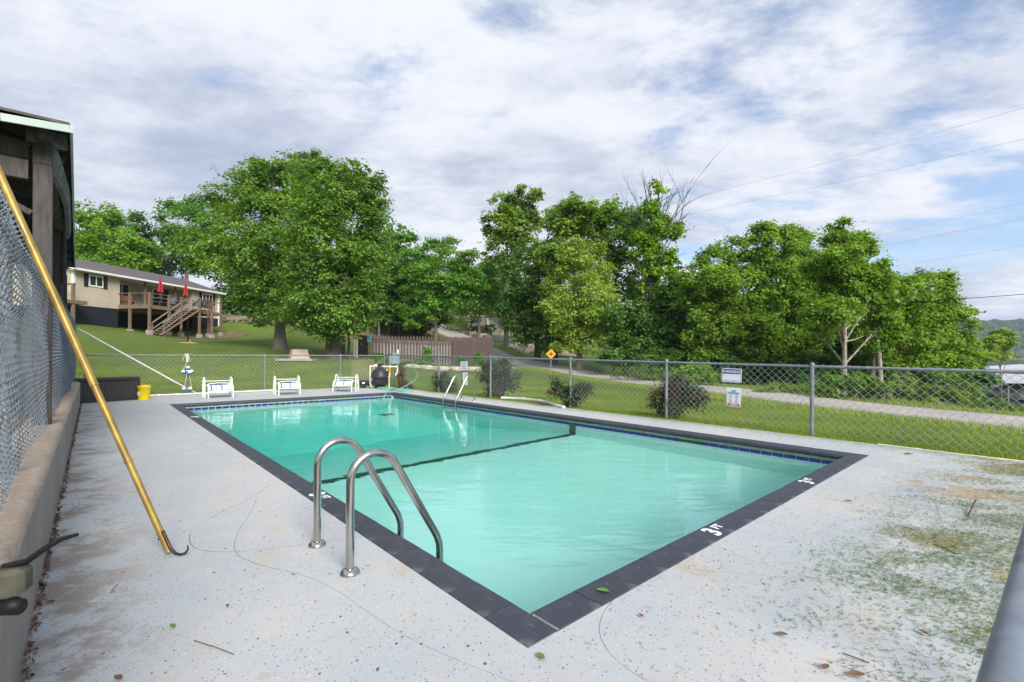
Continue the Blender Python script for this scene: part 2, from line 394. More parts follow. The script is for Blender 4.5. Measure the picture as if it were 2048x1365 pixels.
k.base(k.mix(k.map(b, .3, .7), k.mix(k.map(a, .35, .65), (.060, .045, .028), (.15, .105, .062)), (.20, .15, .10))); k.bump(b, .8, .05); MAT['soil'] = k.m
k = M('pea_gravel', .9); a = k.noise(.7, 5); v = k.voro(18); cr = k.voro(18, out='Color'); s3 = k.n('ShaderNodeSeparateColor'); k.l(cr, s3.inputs[0])
k.base(k.mix(s3.outputs[0], (.29, .22, .155), (.44, .36, .28))); k.bump(v, .6, .03); MAT['gravel'] = k.m
k = M('asphalt', .85); a = k.noise(1.4, 5); b = k.noise(90, 4, .7); k.base(k.mix(k.map(a, .3, .7), (.050, .052, .058), (.075, .077, .083))); k.bump(b, .4, .006); MAT['asphalt'] = k.m
k = M('concrete_lane', .85); a = k.noise(.5, 6, .6); b = k.noise(70, 4, .7); st = k.noise(2.5, 5, .6)
k.base(k.mix(k.map(st, .5, .75, 0, .5), k.mix(k.map(a, .3, .7), (.29, .265, .25), (.39, .36, .345)), (.20, .185, .17))); k.bump(b, .3, .005); MAT['lane'] = k.m

# --- pool deck: painted concrete with pits, hairline cracks, worn patches and dirt along the wall
def deck_mat():
    k = M('painted_concrete_deck', .72, 0, .3)
    big = k.noise(.55, 6, .6); mid = k.noise(2.4, 7, .65); fine = k.noise(45, 4, .7)
    sepn = k.n('ShaderNodeSeparateXYZ')
    mp = k.n('ShaderNodeMapping'); tcn = k.n('ShaderNodeTexCoord'); k.l(tcn.outputs['Object'], mp.inputs[0])
    mp.vector_type = 'TEXTURE'; mp.inputs['Location'].default_value = P0; mp.inputs['Rotation'].default_value = (0, 0, R(41.64))
    k.l(mp.outputs[0], sepn.inputs[0]); T_, S_ = sepn.outputs[0], sepn.outputs[1]
    col = k.mix(k.map(big, .32, .68), (.350, .380, .410), (.425, .428, .432))
    col = k.mix(k.map(mid, .46, .70, 0, .6), col, (.455, .430, .405))
    blu = k.noise(1.6, 6, .65, (1, 1, 1), .4, (0, 0, .7)); col = k.mix(k.map(blu, .52, .66, 0, .5), col, (.33, .385, .44))
    yel = k.noise(1.1, 7, .72, dist=.8); col = k.mix(k.map(yel, .56, .72, 0, .65), col, (.39, .325, .225))
    sc1 = k.noise(9, 7, .75, (1, 1, 1), .3); col = k.mix(k.map(sc1, .60, .74, 0, .45), col, (.25, .245, .235))
    sc2 = k.noise(5, 8, .8, (1, .35, 1), .3, (0, 0, R(-35))); col = k.mix(k.map(sc2, .62, .70, 0, .5), col, (.50, .50, .50))
    # pits that show the dark aggregate, every one a different size
    def pits(scale, rot, lo, a, b):
        d = k.voro(scale, (1, .70, 1), rot=(0, 0, rot)); c = k.voro(scale, (1, .70, 1), out='Color', rot=(0, 0, rot)); sc_ = k.n('ShaderNodeSeparateColor'); k.l(c, sc_.inputs[0])
        wob = k.math('ADD', d, k.math('MULTIPLY', k.math('SUBTRACT', fine, .5), .08))
        return k.math('MULTIPLY', k.math('LESS_THAN', wob, k.map(sc_.outputs[0], lo, 1, a, b, False)), k.math('GREATER_THAN', sc_.outputs[0], lo))
    dn = k.map(k.noise(.9, 5, .6), .36, .56); near = k.map(S_, 8, -.5, .0, 1)
    p1 = k.math('MULTIPLY', pits(20, .3, .55, .03, .15), k.math('GREATER_THAN', k.math('MULTIPLY', dn, near), .30))
    p2 = k.math('MULTIPLY', pits(42, 1.1, .45, .03, .19), k.math('GREATER_THAN', k.math('MULTIPLY', near, k.map(k.noise(2.2, 4), .34, .52)), .22))
    p3 = k.math('MULTIPLY', pits(85, 2.0, .40, .05, .30), k.math('GREATER_THAN', near, .2))
    pit = k.math('MAXIMUM', k.math('MULTIPLY', p1, .95), k.math('MAXIMUM', k.math('MULTIPLY', p2, .85), k.math('MULTIPLY', p3, .6)))
    col = k.mix(pit, col, (.075, .073, .072))
    col = k.mix(k.math('MULTIPLY', k.math('MULTIPLY', pits(70, .8, .55, .05, .26), near), .6), col, (.60, .60, .60))
    # hairline cracks: contour lines of a slow noise
    def crack(scale, level, w, off):
        q = k.n('ShaderNodeTexNoise'); m = k.n('ShaderNodeMapping'); k.l(tcn.outputs['Object'], m.inputs[0]); m.inputs['Location'].default_value = off
        k.l(m.outputs[0], q.inputs[0]); q.inputs['Scale'].default_value = scale; q.inputs['Detail'].default_value = 1.2; q.inputs['Roughness'].default_value = .25
        return k.map(k.math('ABSOLUTE', k.math('SUBTRACT', q.outputs[0], level)), 0, w, 1, 0)
    cr = k.math('MAXIMUM', crack(.30, .50, .00042, (2.2, 5.1, 0)), k.math('MAXIMUM', crack(.26, .46, .0004, (19.7, 7.3, 0)), crack(.34, .53, .00042, (31.0, 17.3, 0))))
    cr = k.math('MULTIPLY', cr, k.map(k.noise(2.4, 5, .7), .36, .46))
    col = k.mix(k.math('MULTIPLY', cr, .75), col, (.12, .125, .13))
    # dirt washed against the wall on the left, bare concrete showing through
    wall = k.math('MULTIPLY', k.map(T_, -.95, -1.58), k.map(k.noise(2.4, 8, .75), .46, .58))
    col = k.mix(k.math('MULTIPLY', wall, .85), col, (.190, .165, .142))
    rust = k.math('MULTIPLY', k.map(T_, -.5, -1.45), k.map(k.noise(4.6, 6, .65, dist=.4), .63, .68))
    col = k.mix(k.math('MULTIPLY', rust, .7), col, (.28, .195, .11))
    # peeled tan patches and green film along the gate side
    gate = k.math('MULTIPLY', k.map(S_, -.55, -1.05), k.map(T_, .8, 2.4))
    pm = k.math('MULTIPLY', gate, k.map(k.noise(1.25, 5, .6, (1, 1, 1), .5), .55, .565))
    pm = k.math('MAXIMUM', pm, k.math('MULTIPLY', k.math('MULTIPLY', k.map(S_, -.2, -.7), k.map(T_, 3.6, 4.6)), k.map(k.noise(1.0, 5, .6, (1, 1, 1), .5, (0, 0, 1.0)), .60, .615)))
    col = k.mix(k.math('MULTIPLY', pm, .8), col, (.34, .255, .165))
    gm = k.math('MULTIPLY', k.math('MULTIPLY', k.map(S_, .2, -1.3), k.map(T_, .6, 2.6)), k.map(k.noise(1.7, 8, .78), .42, .66))
    col = k.mix(k.math('MULTIPLY', gm, .28), col, (.20, .225, .12))
    edge = k.math('MULTIPLY', k.map(T_, 6.6, 7.05), k.map(k.noise(5, 7, .75), .32, .6))
    col = k.mix(k.math('MULTIPLY', edge, .6), col, (.175, .20, .075))
    k.base(col)
    h = k.math('SUBTRACT', k.math('ADD', k.math('MULTIPLY', fine, .25), k.math('MULTIPLY', mid, .4)), k.math('ADD', pit, cr))
    k.bump(h, .5, .006); return k.m
MAT['deck'] = deck_mat()
k = M('slate_painted_coping', .55, 0, .4); a = k.noise(3.2, 6, .6); b = k.noise(26, 6, .7); w_ = k.noise(6, 7, .75, dist=1.0)
col = k.mix(k.map(a, .3, .7), (.032, .037, .052), (.056, .064, .088)); col = k.mix(k.map(w_,   .52, .68, 0, .45), col, (.20, .21, .25))
w2 = k.noise(2.2, 8, .8, (1, 1, 1), 1.4); col = k.mix(k.map(w2, .57, .70, 0, .25), col, (.17, .175, .20))
col = k.mix(k.map(b,   .55, .75, 0, .5), col, (.15, .155, .19)); oi = k.n('ShaderNodeObjectInfo'); col = k.mix(k.math('MULTIPLY', oi.outputs['Random'], .35), col, (.030, .034, .048)); k.base(col); k.bump(b, .35, .006); MAT['coping'] = k.m
k = M('white_plaster_pool', .8, 0, .2); a = k.noise(.9, 5, .6); k.base(k.mix(k.map(a, .3, .7), (.79, .855, .815), (.84, .89, .855))); MAT['plaster'] = k.m
MAT['mortar'] = simple('pale_joint_mortar', (.27, .27, .29), (.10, .10, .11), 7, .9)
MAT['grout'] = simple('greenish_grout_band', (.38, .43, .30), (.24, .29, .16), 8, .7)
MAT['tile'] = simple('cobalt_pool_tile', (.010, .030, .24), (.006, .018, .14), 5, .15, spec=.6)
MAT['band'] = simple('dark_green_band_tile', (.012, .050, .052), (.02, .07, .06), 8, .4)
k = M('wall_block_face', .9, 0, .2); a = k.noise(1.2, 6, .6); b = k.noise(30, 5, .7); st = k.noise(5, 5, .6, (1, 1, .15))
k.base(k.mix(k.map(st, .45, .75, 0, .6), k.mix(k.map(a, .3, .7), (.245, .22, .195), (.33, .30, .265)), (.15, .135, .12))); k.bump(b, .35, .006); MAT['wallface'] = k.m
k = M('tan_mortar_cap', .95, 0, .15); a = k.noise(2, 6, .6); b = k.noise(26, 6, .75)
k.base(k.mix(k.map(b, .25, .75), k.mix(k.map(a, .3, .7), (.29, .22, .17), (.41, .32, .25)), (.47, .40, .33))); k.bump(b, .8, .01); MAT['cap'] = k.m

# --- water
def water_mat(name, absorb, dens, ripple, rdist):
    m = bpy.data.materials.new(name); m.use_nodes = True; t = m.node_tree; t.nodes.clear()
    o = t.nodes.new('ShaderNodeOutputMaterial'); g = t.nodes.new('ShaderNodeBsdfGlass'); g.inputs['IOR'].default_value = 1.333; g.inputs['Roughness'].default_value = 0.0
    tcx = t.nodes.new('ShaderNodeTexCoord')
    mp = t.nodes.new('ShaderNodeMapping'); t.links.new(tcx.outputs['Object'], mp.inputs[0]); mp.inputs['Rotation'].default_value = (0, 0, R(-20)); mp.inputs['Scale'].default_value = (.55, 1.35, 1)
    n1_ = t.nodes.new('ShaderNodeTexNoise'); t.links.new(mp.outputs[0], n1_.inputs[0]); n1_.inputs['Scale'].default_value = 3.2; n1_.inputs['Detail'].default_value = 3
    n2_ = t.nodes.new('ShaderNodeTexNoise'); t.links.new(mp.outputs[0], n2_.inputs[0]); n2_.inputs['Scale'].default_value = .7; n2_.inputs['Detail'].default_value = 2
    mu = t.nodes.new('ShaderNodeMath'); mu.operation = 'MULTIPLY'; t.links.new(n1_.outputs[0], mu.inputs[0]); t.links.new(n2_.outputs[0], mu.inputs[1])
    b = t.nodes.new('ShaderNodeBump'); b.inputs['Strength'].default_value = ripple; b.inputs['Distance'].default_value = rdist
    t.links.new(mu.outputs[0], b.inputs['Height']); t.links.new(b.outputs[0], g.inputs['Normal']); t.links.new(g.outputs[0], o.inputs['Surface'])
    if dens:
        va = t.nodes.new('ShaderNodeVolumeAbsorption'); va.inputs[0].default_value = (*absorb, 1); va.inputs[1].default_value = dens
        t.links.new(va.outputs[0], o.inputs['Volume'])
    return m
MAT['water'] = water_mat('pool_water', (.04, .945, .91), .29, .36, .05)
k = M('lake_water', .06, 0, .5); a = k.noise(1.4, 5, .6, (1, .35, 1)); k.base((.03, .045, .055)); k.bump(a, .35, .06); MAT['lake'] = k.m

# ------------------------------------------------------------------ terrain
CTRL = []
def cp(X, Y, z): CTRL.append((X, Y, z))
for s_ in (-4, 0, 4, 8, 12, 15.7):                       # right side of the deck
    p = P(s_, 7.2); cp(p.x, p.y, -.03); p = P(s_, 9.5); cp(p.x, p.y, -.10)
for t_ in (0, 3, 6): p = P(15.8, t_); cp(p.x, p.y, -.02)
for s_, z_ in ((-4, .42), (0, .42), (5, .42), (10, .44), (15, .46)):
    p = P(s_, -2.2); cp(p.x, p.y, z_); p = P(s_, -6); cp(p.x, p.y, z_+.1)
for q in [(-15, 20, .55), (-11, 20.5, .45), (-10.3, 23, 1.08), (-13.3, 27, 1.5), (-8.7, 23, 1.05), (-20.6, 30, 1.87), (-6.5, 26, .75), (-5, 22, .35),
          (-2, 24, .45), (-2, 27, .55), (3, 22, -.1), (0, 19, .0), (-31.6, 34, 3.35), (-29.6, 48, 4.0), (-28.4, 37.2, 2.62), (-27.2, 44.6, 2.75), (-23, 38, 2.3), (-24, 33, 2.1),
          (-40, 36, 4.2), (-45, 60, 6.5), (-30, 70, 8.0), (-18, 60, 5.4), (-18, 45, 3.3), (-12, 40, 2.0), (-22, 20, 1.5), (-30, 22, 2.2), (-40, 15, 2.5), (-20, 5, .9), (-14, 40, 2.5),
          (13.5, 10, -.5), (11.3, 16.5, -.5), (8.1, 27, -.5), (5, 34.5, -.3), (1.5, 40, .1), (-1.5, 46, 1.1), (-4.5, 53, 2.55), (-8.5, 62, 3.9), (-12.5, 76, 5.8), (-14, 90, 6.8),
          (1.2, 50, 1.45), (2, 58, 2.35), (-.5, 64, 3.2), (4.2, 43, .9), (3.7, 36, .15), (-5, 76, 4.6), (3, 75, 4.0), (15, 75, 3.0),
          (8.5, 33, -.2), (12, 30, -.4), (14, 24, -.45), (15, 18, -.45), (16.5, 12, -.5), (20, 9, -.7), (17, 24, -1.0), (22, 25, -1.9), (23, 19, -1.5), (30, 32, -3.2), (36, 40, -4.4), (28, 18, -2.3),
          (20, 45, -2.0), (10, 50, .3), (40, 25, -4.6), (50, 60, -6), (30, 60, -3.5), (14, 60, 1.2), (25, 0, -1.3), (45, 0, -4.5), (8, 4, -.1), (6, -6, 0), (-10, -6, .5), (0, -14, .1), (20, -15, -.8), (-30, -15, 2)]:
    cp(*q)
CT = np.array(CTRL); CC = 3.0
def _phi(d2): return -np.sqrt(d2+CC*CC)
_A = _phi(((CT[:, None, :2]-CT[None, :, :2])**2).sum(-1)); n_ = len(CT)
_K = np.zeros((n_+3, n_+3)); _K[:n_, :n_] = _A+np.eye(n_)*.25; _K[:n_, n_] = 1; _K[:n_, n_+1:] = CT[:, :2]; _K[n_:, :n_] = _K[:n_, n_:].T
_w = np.linalg.solve(_K, np.concatenate([CT[:, 2], [0, 0, 0]]))
def hump(x, y): return .5*np.sin(x*.013+1)+.5*np.sin(y*.017+x*.006)
def ground_np(x, y):
    x = np.asarray(x, float); y = np.asarray(y, float)
    d2 = (x[..., None]-CT[:, 0])**2+(y[..., None]-CT[:, 1])**2
    z = _phi(d2)@_w[:n_]+_w[n_]+_w[n_+1]*x+_w[n_+2]*y
    r = np.hypot(x, y)
    # beyond the surveyed ground: lake bed to the right, wooded slope to the left and ahead
    az = np.degrees(np.arctan2(x, np.maximum(y, 1e-3)*1.0)); az = np.where(y < 0, np.sign(x)*90, az)
    lake = 1/(1+np.exp(-(az-22)/4.0))
    far = lake*(-9.0)+(1-lake)*(9.0+6*hump(x, y))
    k = np.clip((r-75)/45, 0, 1); k = k*k*(3-2*k)
    z = z*(1-k)+far*k
    hill = np.clip((r-1150)/380, 0, 1); hill = hill*hill*(3-2*hill)
    z = z+hill*(66+9*hump(x*.6, y*.6)+4*np.sin(x*.011+y*.004)-z)
    st_s = (x-P0.x)*US.x+(y-P0.y)*US.y; st_t = (x-P0.x)*UT.x+(y-P0.y)*UT.y
    ins = np.minimum(np.minimum(st_s+4.2, 15.75-st_s), np.minimum(st_t+1.7, 7.15-st_t))   # >0 inside the deck outline
    z = np.where(ins > .12, -.14, np.where((ins > -.8) & (st_t > -1.6), np.minimum(z, -.035+.22*np.maximum(0, -ins)), z))
    return z
def ground(x, y): return float(ground_np(np.array([x]), np.array([y]))[0])

def axis(lo, hi, step, far_lo, far_hi, g=1.16):
    a = list(np.arange(lo, hi+1e-6, step)); d = step
    while a[-1] < far_hi: d *= g; a.append(a[-1]+d)
    d = step
    while a[0] > far_lo: d *= g; a.insert(0, a[0]-d)
    return np.array(a)
GX = axis(-34, 30, .5, -2300, 2600, 1.13); GY = axis(-4, 52, .5, -1400, 2300, 1.13)
XX, YY = np.meshgrid(GX, GY); ZZ = ground_np(XX.ravel(), YY.ravel())
ZZ = ZZ+np.where(np.hypot(XX.ravel(), YY.ravel()) < 120, .02*np.sin(XX.ravel()*1.9)*np.sin(YY.ravel()*2.3), 0)
VG = np.stack([XX.ravel(), YY.ravel(), ZZ], 1); nx = len(GX); ny = len(GY)
ii = (np.arange(ny-1)[:, None]*nx+np.arange(nx-1)[None]).ravel(); FG = np.stack([ii, ii+1, ii+nx+1, ii+nx], 1)
sS = (VG[:, 0]-P0.x)*US.x+(VG[:, 1]-P0.y)*US.y; sT = (VG[:, 0]-P0.x)*UT.x+(VG[:, 1]-P0.y)*UT.y
inside = (sS > -3.9) & (sS < 15.5) & (sT > -1.55) & (sT < 6.9)
near_wall = (sS > -3.9) & (sS < 15.6) & (sT > -1.8) & (sT < 6.9)
rm = inside[FG].all(1) | (near_wall[FG].any(1) & (sT[FG].min(1) < -1.5) & (sT[FG].min(1) > -2.6))
g_o = array_mesh('ground', VG, FG[~rm], MAT['lawn']); struct(g_o)
g_o.data.polygons.foreach_set('use_smooth', np.ones(len(g_o.data.polygons), bool))

def sheet(name, pts, m, lift=.03, step=.8, kind=True):
    """flat covering laid over the terrain inside a polygon of (x, y) corners"""
    xs = [p[0] for p in pts]; ys = [p[1] for p in pts]
    gx = np.arange(min(xs), max(xs)+step, step); gy = np.arange(min(ys), max(ys)+step, step)
    X, Y = np.meshgrid(gx, gy); x = X.ravel(); y = Y.ravel()
    ins = np.zeros(len(x), bool); n = len(pts)
    for i in range(n):
        x1, y1 = pts[i]; x2, y2 = pts[(i+1) % n]
        c = ((y1 > y) != (y2 > y)) & (x < (x2-x1)*(y-y1)/(y2-y1+1e-12)+x1); ins ^= c
    V = np.stack([x, y, ground_np(x, y)+lift], 1); w = len(gx)
    q = (np.arange(len(gy)-1)[:, None]*w+np.arange(w-1)[None]).ravel(); F = np.stack([q, q+1, q+w+1, q+w], 1)
    F = F[ins[F].sum(1) >= 3]
    o = array_mesh(name, V, F, m); o['kind'] = 'structure'; return o
def ribbon(name, pts, width, m, lift=.05, n=8):
    """lane following the terrain: pts = (x, y) centre line"""
    out_ = []; P_ = [Vector((p[0], p[1], 0)) for p in pts]
    for i in range(len(P_)-1):
        p0 = P_[max(i-1, 0)]; p1 = P_[i]; p2 = P_[i+1]; p3 = P_[min(i+2, len(P_)-1)]
        for k_ in range(n):
            t = k_/n; out_.append(.5*((2*p1)+(p2-p0)*t+(2*p0-5*p1+4*p2-p3)*t*t+(3*p1-p0-3*p2+p3)*t**3))
    out_.append(P_[-1]); vs = []; fs = []; cols = 6
    for i, p in enumerate(out_):
        d = (out_[min(i+1, len(out_)-1)]-out_[max(i-1, 0)]).normalized(); nrm = Vector((d.y, -d.x, 0))
        zc = max(ground(p.x+nrm.x*o_, p.y+nrm.y*o_) for o_ in (-width/2, 0, width/2))
        for c in range(cols+1):
            q = p+nrm*(width*(c/cols-.5)); vs.append((q.x, q.y, zc+lift))
        q = p+nrm*(width/2+.05); 
    w = cols+1
    fs = [(i*w+c, i*w+c+1, (i+1)*w+c+1, (i+1)*w+c) for i in range(len(out_)-1) for c in range(cols)]
    # turned-down edges
    b = len(vs); vs += [(v_[0], v_[1], v_[2]-.25) for v_ in vs]
    for i in range(len(out_)-1):
        for c in (0, cols): fs.append((i*w+c, (i+1)*w+c, b+(i+1)*w+c, b+i*w+c))
    mb = MB(); mb.add(vs, fs, True); return struct(mb.build(name, m))
ROAD = [(15.4, 4.0), (13.6, 10.0), (11.3, 16.5), (8.3, 26.5), (5.2, 34.0), (2.0, 39.8), (-1.5, 46), (-4.8, 53), (-8.5, 62), (-12.6, 76), (-16, 92)]
ribbon('road', ROAD, 3.1, MAT['lane'])
sheet('parking_lane', [(-4.0, 57.0), (3, 60), (6, 63), (5.5, 66.5), (-2, 68), (-8, 66)], MAT['asphalt'], .06, .7)
sheet('gravel_bed', [(-1.2, 53), (4.5, 49), (7.5, 52), (6, 60), (0, 60)], MAT['gravel'], .07, .6)
sheet('soil_bed', [(-29.5, 37.0), (-27.0, 36.8), (-24.8, 41), (-25.5, 46), (-28.0, 47)], MAT['soil'], .035, .4)
sheet('forest_floor', [(-24, 50), (-12, 36.5), (-5.5, 38), (-7.5, 52), (-11, 66), (-30, 76), (-46, 66), (-34, 52)], MAT['soil'], .05, .9)
sheet('shade_bed', [(6.8, 36), (10.3, 27.5), (14.2, 17.5), (18, 15), (26, 30), (20, 48), (9, 48)], MAT['soil'], .04, .8)
sheet('yard_strip', [tuple(P(-4, -1.9)[:2]), tuple(P(15.6, -1.9)[:2]), tuple(P(15.6, -9)[:2]), tuple(P(-4, -9)[:2])], MAT['soil'], .03, .5)
mb = MB(); a = [P(-4, -1.93, .44), P(15.6, -1.93, .46), P(15.6, -3.2, .52), P(-4, -3.2, .50)]; mb.quad(*a); struct(mb.build('yard_edge', MAT['soil']))

# lake, kept inside the basin on the right
mb = MB(); mb.quad((20, 20, -3.7), (2400, -600, -3.7), (2400, 2200, -3.7), (300, 2200, -3.7)); struct(mb.build('lake', MAT['lake']))

# ------------------------------------------------------------------ deck slab
mb = MB(); s0, s1, t0, t1 = -4.0, 15.62, -1.62, 7.05
def ring4(z, inn): 
    a, b, c, d = inn; return [P(a, c, z), P(b, c, z), P(b, d, z), P(a, d, z)]
o4 = ring4(0, (s0, s1, t0, t1)); i4 = ring4(0, (0, PL, 0, PW)); vs = o4+i4+ring4(-.14, (s0, s1, t0, t1))+ring4(-.14, (0, PL, 0, PW))
fs = [(k_, 4+k_, 4+(k_+1) % 4, (k_+1) % 4) for k_ in range(4)]+[(k_, (k_+1) % 4, 8+(k_+1) % 4, 8+k_) for k_ in range(4)]+[(4+k_, 12+k_, 12+(k_+1) % 4, 4+(k_+1) % 4) for k_ in range(4)]
mb.add(vs, fs); struct(mb.build('pool_deck', MAT['deck']))

# ------------------------------------------------------------------ pool
pool = thing('swimming_pool', 'rectangular turquoise swimming pool with dark slate painted coping', 'pool', P(0, 0))
WI = CW-.035                                   # wall face sits back under the coping nose
prof = [(WI, -1.13), (4.81, -1.17), (8.0, -2.6), (PL-WI, -2.8)]
mb = MB()
for tt in (WI, PW-WI):
    vs = [P(a, tt, -.03) for a, _ in prof]+[P(a, tt, b) for a, b in prof]; n4 = len(prof)
    mb.add(vs, [(i, i+1, n4+i+1, n4+i) for i in range(n4-1)])
for (a, b) in (prof[0], prof[-1]): mb.quad(P(a, WI, -.03), P(a, PW-WI, -.03), P(a, PW-WI, b), P(a, WI, b))
for i in range(len(prof)-1):
    mb.quad(P(prof[i][0], WI, prof[i][1]), P(prof[i+1][0], WI, prof[i+1][1]), P(prof[i+1][0], PW-WI, prof[i+1][1]), P(prof[i][0], PW-WI, prof[i][1]))
mb.build('basin', MAT['plaster'], pool)
# grout band and tiles on the wall under the coping
mb = MB()
for tt, sg in ((PW-WI-.004, 1), (WI+.004, -1)): mb.frame(P(PL/2, tt, -.084), US, UT, Vector((0, 0, 1)), PL/2-WI, .004, .018)
for ss in (PL-WI-.004, WI+.004): mb.frame(P(ss, PW/2, -.084), UT, US, Vector((0, 0, 1)), PW/2-WI-.01, .004, .018)
mb.build('grout_band', MAT['grout'], pool)
mb = MB(); mb.frame((0, 0, 0), Vector((1, 0, 0)), Vector((0, 1, 0)), Vector((0, 0, 1)), .0715, .006, .0375); tile_me = mb.mesh('tile'); tile_me.materials.append(MAT['tile'])
def tile(pos, rz):
    o = bpy.data.objects.new('tile', tile_me); COL.objects.link(o); o.parent = pool; o.location = pos-pool.location; o.rotation_euler = (0, 0, rz)
TZ = -.142; nt_ = int((PL-2*WI)/.152)
for i in range(nt_):
    s_ = WI+.076+i*.152
    if abs(s_-4.81) < .12 or abs(s_-2.3) < .22 or abs(s_-9.7) < .24: continue
    tile(P(s_, PW-WI-.006, TZ+random.uniform(-.001, .001)), R(131.64))
for i in range(int((PW-2*WI)/.152)): tile(P(PL-WI-.006, WI+.076+i*.152, TZ), RZ_T)
mb = MB()
for i in range(nt_): mb.frame(P(WI+.076+i*.152, WI+.006, TZ), US, UT, Vector((0, 0, 1)), .0715, .006, .0375)
for i in range(int((PW-2*WI)/.152)): mb.frame(P(WI+.006, WI+.076+i*.152, TZ), UT, US, Vector((0, 0, 1)), .0715, .006, .0375)
mb.build('tile_course', MAT['tile'], pool, kind='stuff')
for sc_ in (2.3, 9.7):
    mb = MB(); mb.frame(P(sc_, PW-WI-.008, -.118), US, UT, Vector((0, 0, 1)), .17, .008, .014); mb.frame(P(sc_-.185, PW-WI-.008, -.14), US, UT, Vector((0, 0, 1)), .015, .008, .036); mb.frame(P(sc_+.185, PW-WI-.008, -.14), US, UT, Vector((0, 0, 1)), .015, .008, .036)
    mb.frame(P(sc_, PW-WI-.003, -.155), US, UT, Vector((0, 0, 1)), .17, .003, .024); mb.build('skimmer_mouth', MAT['band'], pool)
mb = MB(); bw = .08
mb.frame(P(4.81, PW/2, -1.166), US, UT, Vector((0, 0, 1)), bw, PW/2-WI-.01, .006)
mb.frame(P(4.81, PW-WI-.008, -.63), US, UT, Vector((0, 0, 1)), bw, .008, .53); mb.frame(P(4.81, WI+.008, -.63), US, UT, Vector((0, 0, 1)), bw, .008, .53)
mb.build('break_line', MAT['band'], pool)
mb = MB(); mb.frame(P(11.2, 5.0, -2.72), US, UT, Vector((0, 0, 1)), .2, .2, .012); mb.build('drain_cover', MAT['band'], pool)
# coping stones, bullnose towards the water
def stone_mesh(ln):
    pr = [(0, -.07), (0, .001), (.004, .006), (CW-.03, .006), (CW-.012, 0), (CW-.002, -.016), (CW, -.034), (CW-.004, -.056), (CW-.016, -.068)]
    mb = MB(); mb.prism([(0, y, z) for y, z in pr], (ln, 0, 0)); me = mb.mesh('coping_stone'); me.materials.append(MAT['coping']); return me
def coping_run(p, d, rz, ln, flip=False):
    n = round(ln/.305); w = ln/n; me = stone_mesh(w-.0042)
    for i in range(n):
        o = bpy.data.objects.new('coping_stone', me); COL.objects.link(o); o.parent = pool
        q = p+d*(i*w+.0018); q = Vector((q.x, q.y, random.uniform(-.001, .001))); o.location = q-pool.location
        o.rotation_euler = (random.uniform(-.0025, .0025), random.uniform(-.0015, .0015), rz+random.uniform(-.004, .004))
# local y of a stone points to the water
coping_run(P(PL, 0), -US, R(131.64+180), PL)                       # left long side (inward = +t)
coping_run(P(0, PW), US, R(131.64), PL)                            # right long side (inward = -t)
coping_run(P(0, CW), UT, RZ_T, PW-2*CW)                            # near end (inward = +s)
coping_run(P(PL, PW-CW), -UT, RZ_T+math.pi, PW-2*CW)               # far end
mb = MB()
for tt in (CW/2-.01, PW-CW/2+.01): mb.frame(P(PL/2, tt, -.032), US, UT, Vector((0, 0, 1)), PL/2-.002, CW/2-.018, .0345)
for ss in (CW/2-.01, PL-CW/2+.01): mb.frame(P(ss, PW/2, -.032), UT, US, Vector((0, 0, 1)), PW/2-CW+.015, CW/2-.018, .0343)
mb.build('coping_bed', MAT['mortar'], pool)
# water: a closed body let a little into the walls
mb = MB(); e = .05; WZ = -.150
mb.frame(P(PL/2, PW/2, (WZ-3.0)/2), US, UT, Vector((0, 0, 1)), PL/2-WI+e, PW/2-WI+e, (WZ+3.0)/2)
struct(mb.build('pool_water', MAT['water']))

# painted depth marks
def text(name, body, size, m, parent, mat4, extr=.0008, bold=.0, align='LEFT'):
    c = bpy.data.curves.new(name, 'FONT'); c.body = body; c.size = size; c.extrude = extr; c.offset = bold; c.align_x = align; c.resolution_u = 3
    tmp = bpy.data.objects.new(name, c); COL.objects.link(tmp); dg = bpy.context.evaluated_depsgraph_get()
    me = bpy.data.meshes.new_from_object(tmp.evaluated_get(dg)); bpy.data.objects.remove(tmp); bpy.data.curves.remove(c)
    me.transform(parent_inv(parent) @ mat4); return link(name, me, m, parent)
def parent_inv(p):
    m = Matrix.Identity(4); q = p; ch = []
    while q is not None: ch.append(q); q = q.parent
    for q in reversed(ch): m = m @ Matrix.LocRotScale(q.location, q.rotation_euler, q.scale)
    return m.inverted()
def basis(o, x, y, z):
    m = Matrix((x, y, z)).transposed().to_4x4(); m.translation = o; return m
UPZ = Vector((0, 0, 1))
def depth_mark(p, xd, yd, num):
    o = p+Vector((0, 0, .0085))
    text('depth_marking', num, .185, MAT['paint_white'], pool, basis(o-yd*.012, xd, yd, UPZ), bold=.006)
    text('depth_marking', 'FT', .088, MAT['paint_white'], pool, basis(o+xd*.125+yd*.045, xd, yd, UPZ), bold=.003)
m1 = loc_st(*spot(1432, 1067)[:2]); m2 = loc_st(*spot(1612, 965)[:2])
for mm in (m1, m2): depth_mark(P(.045, mm[1]-.06), UT, US, '3')
m3 = loc_st(*spot(625, 994)[:2]); m4 = loc_st(*spot(385, 835)[:2])
depth_mark(P(m3[0]+.07, .05), -US, UT, '3'); depth_mark(P(m4[0]+.07, .05), -US, UT, '8')

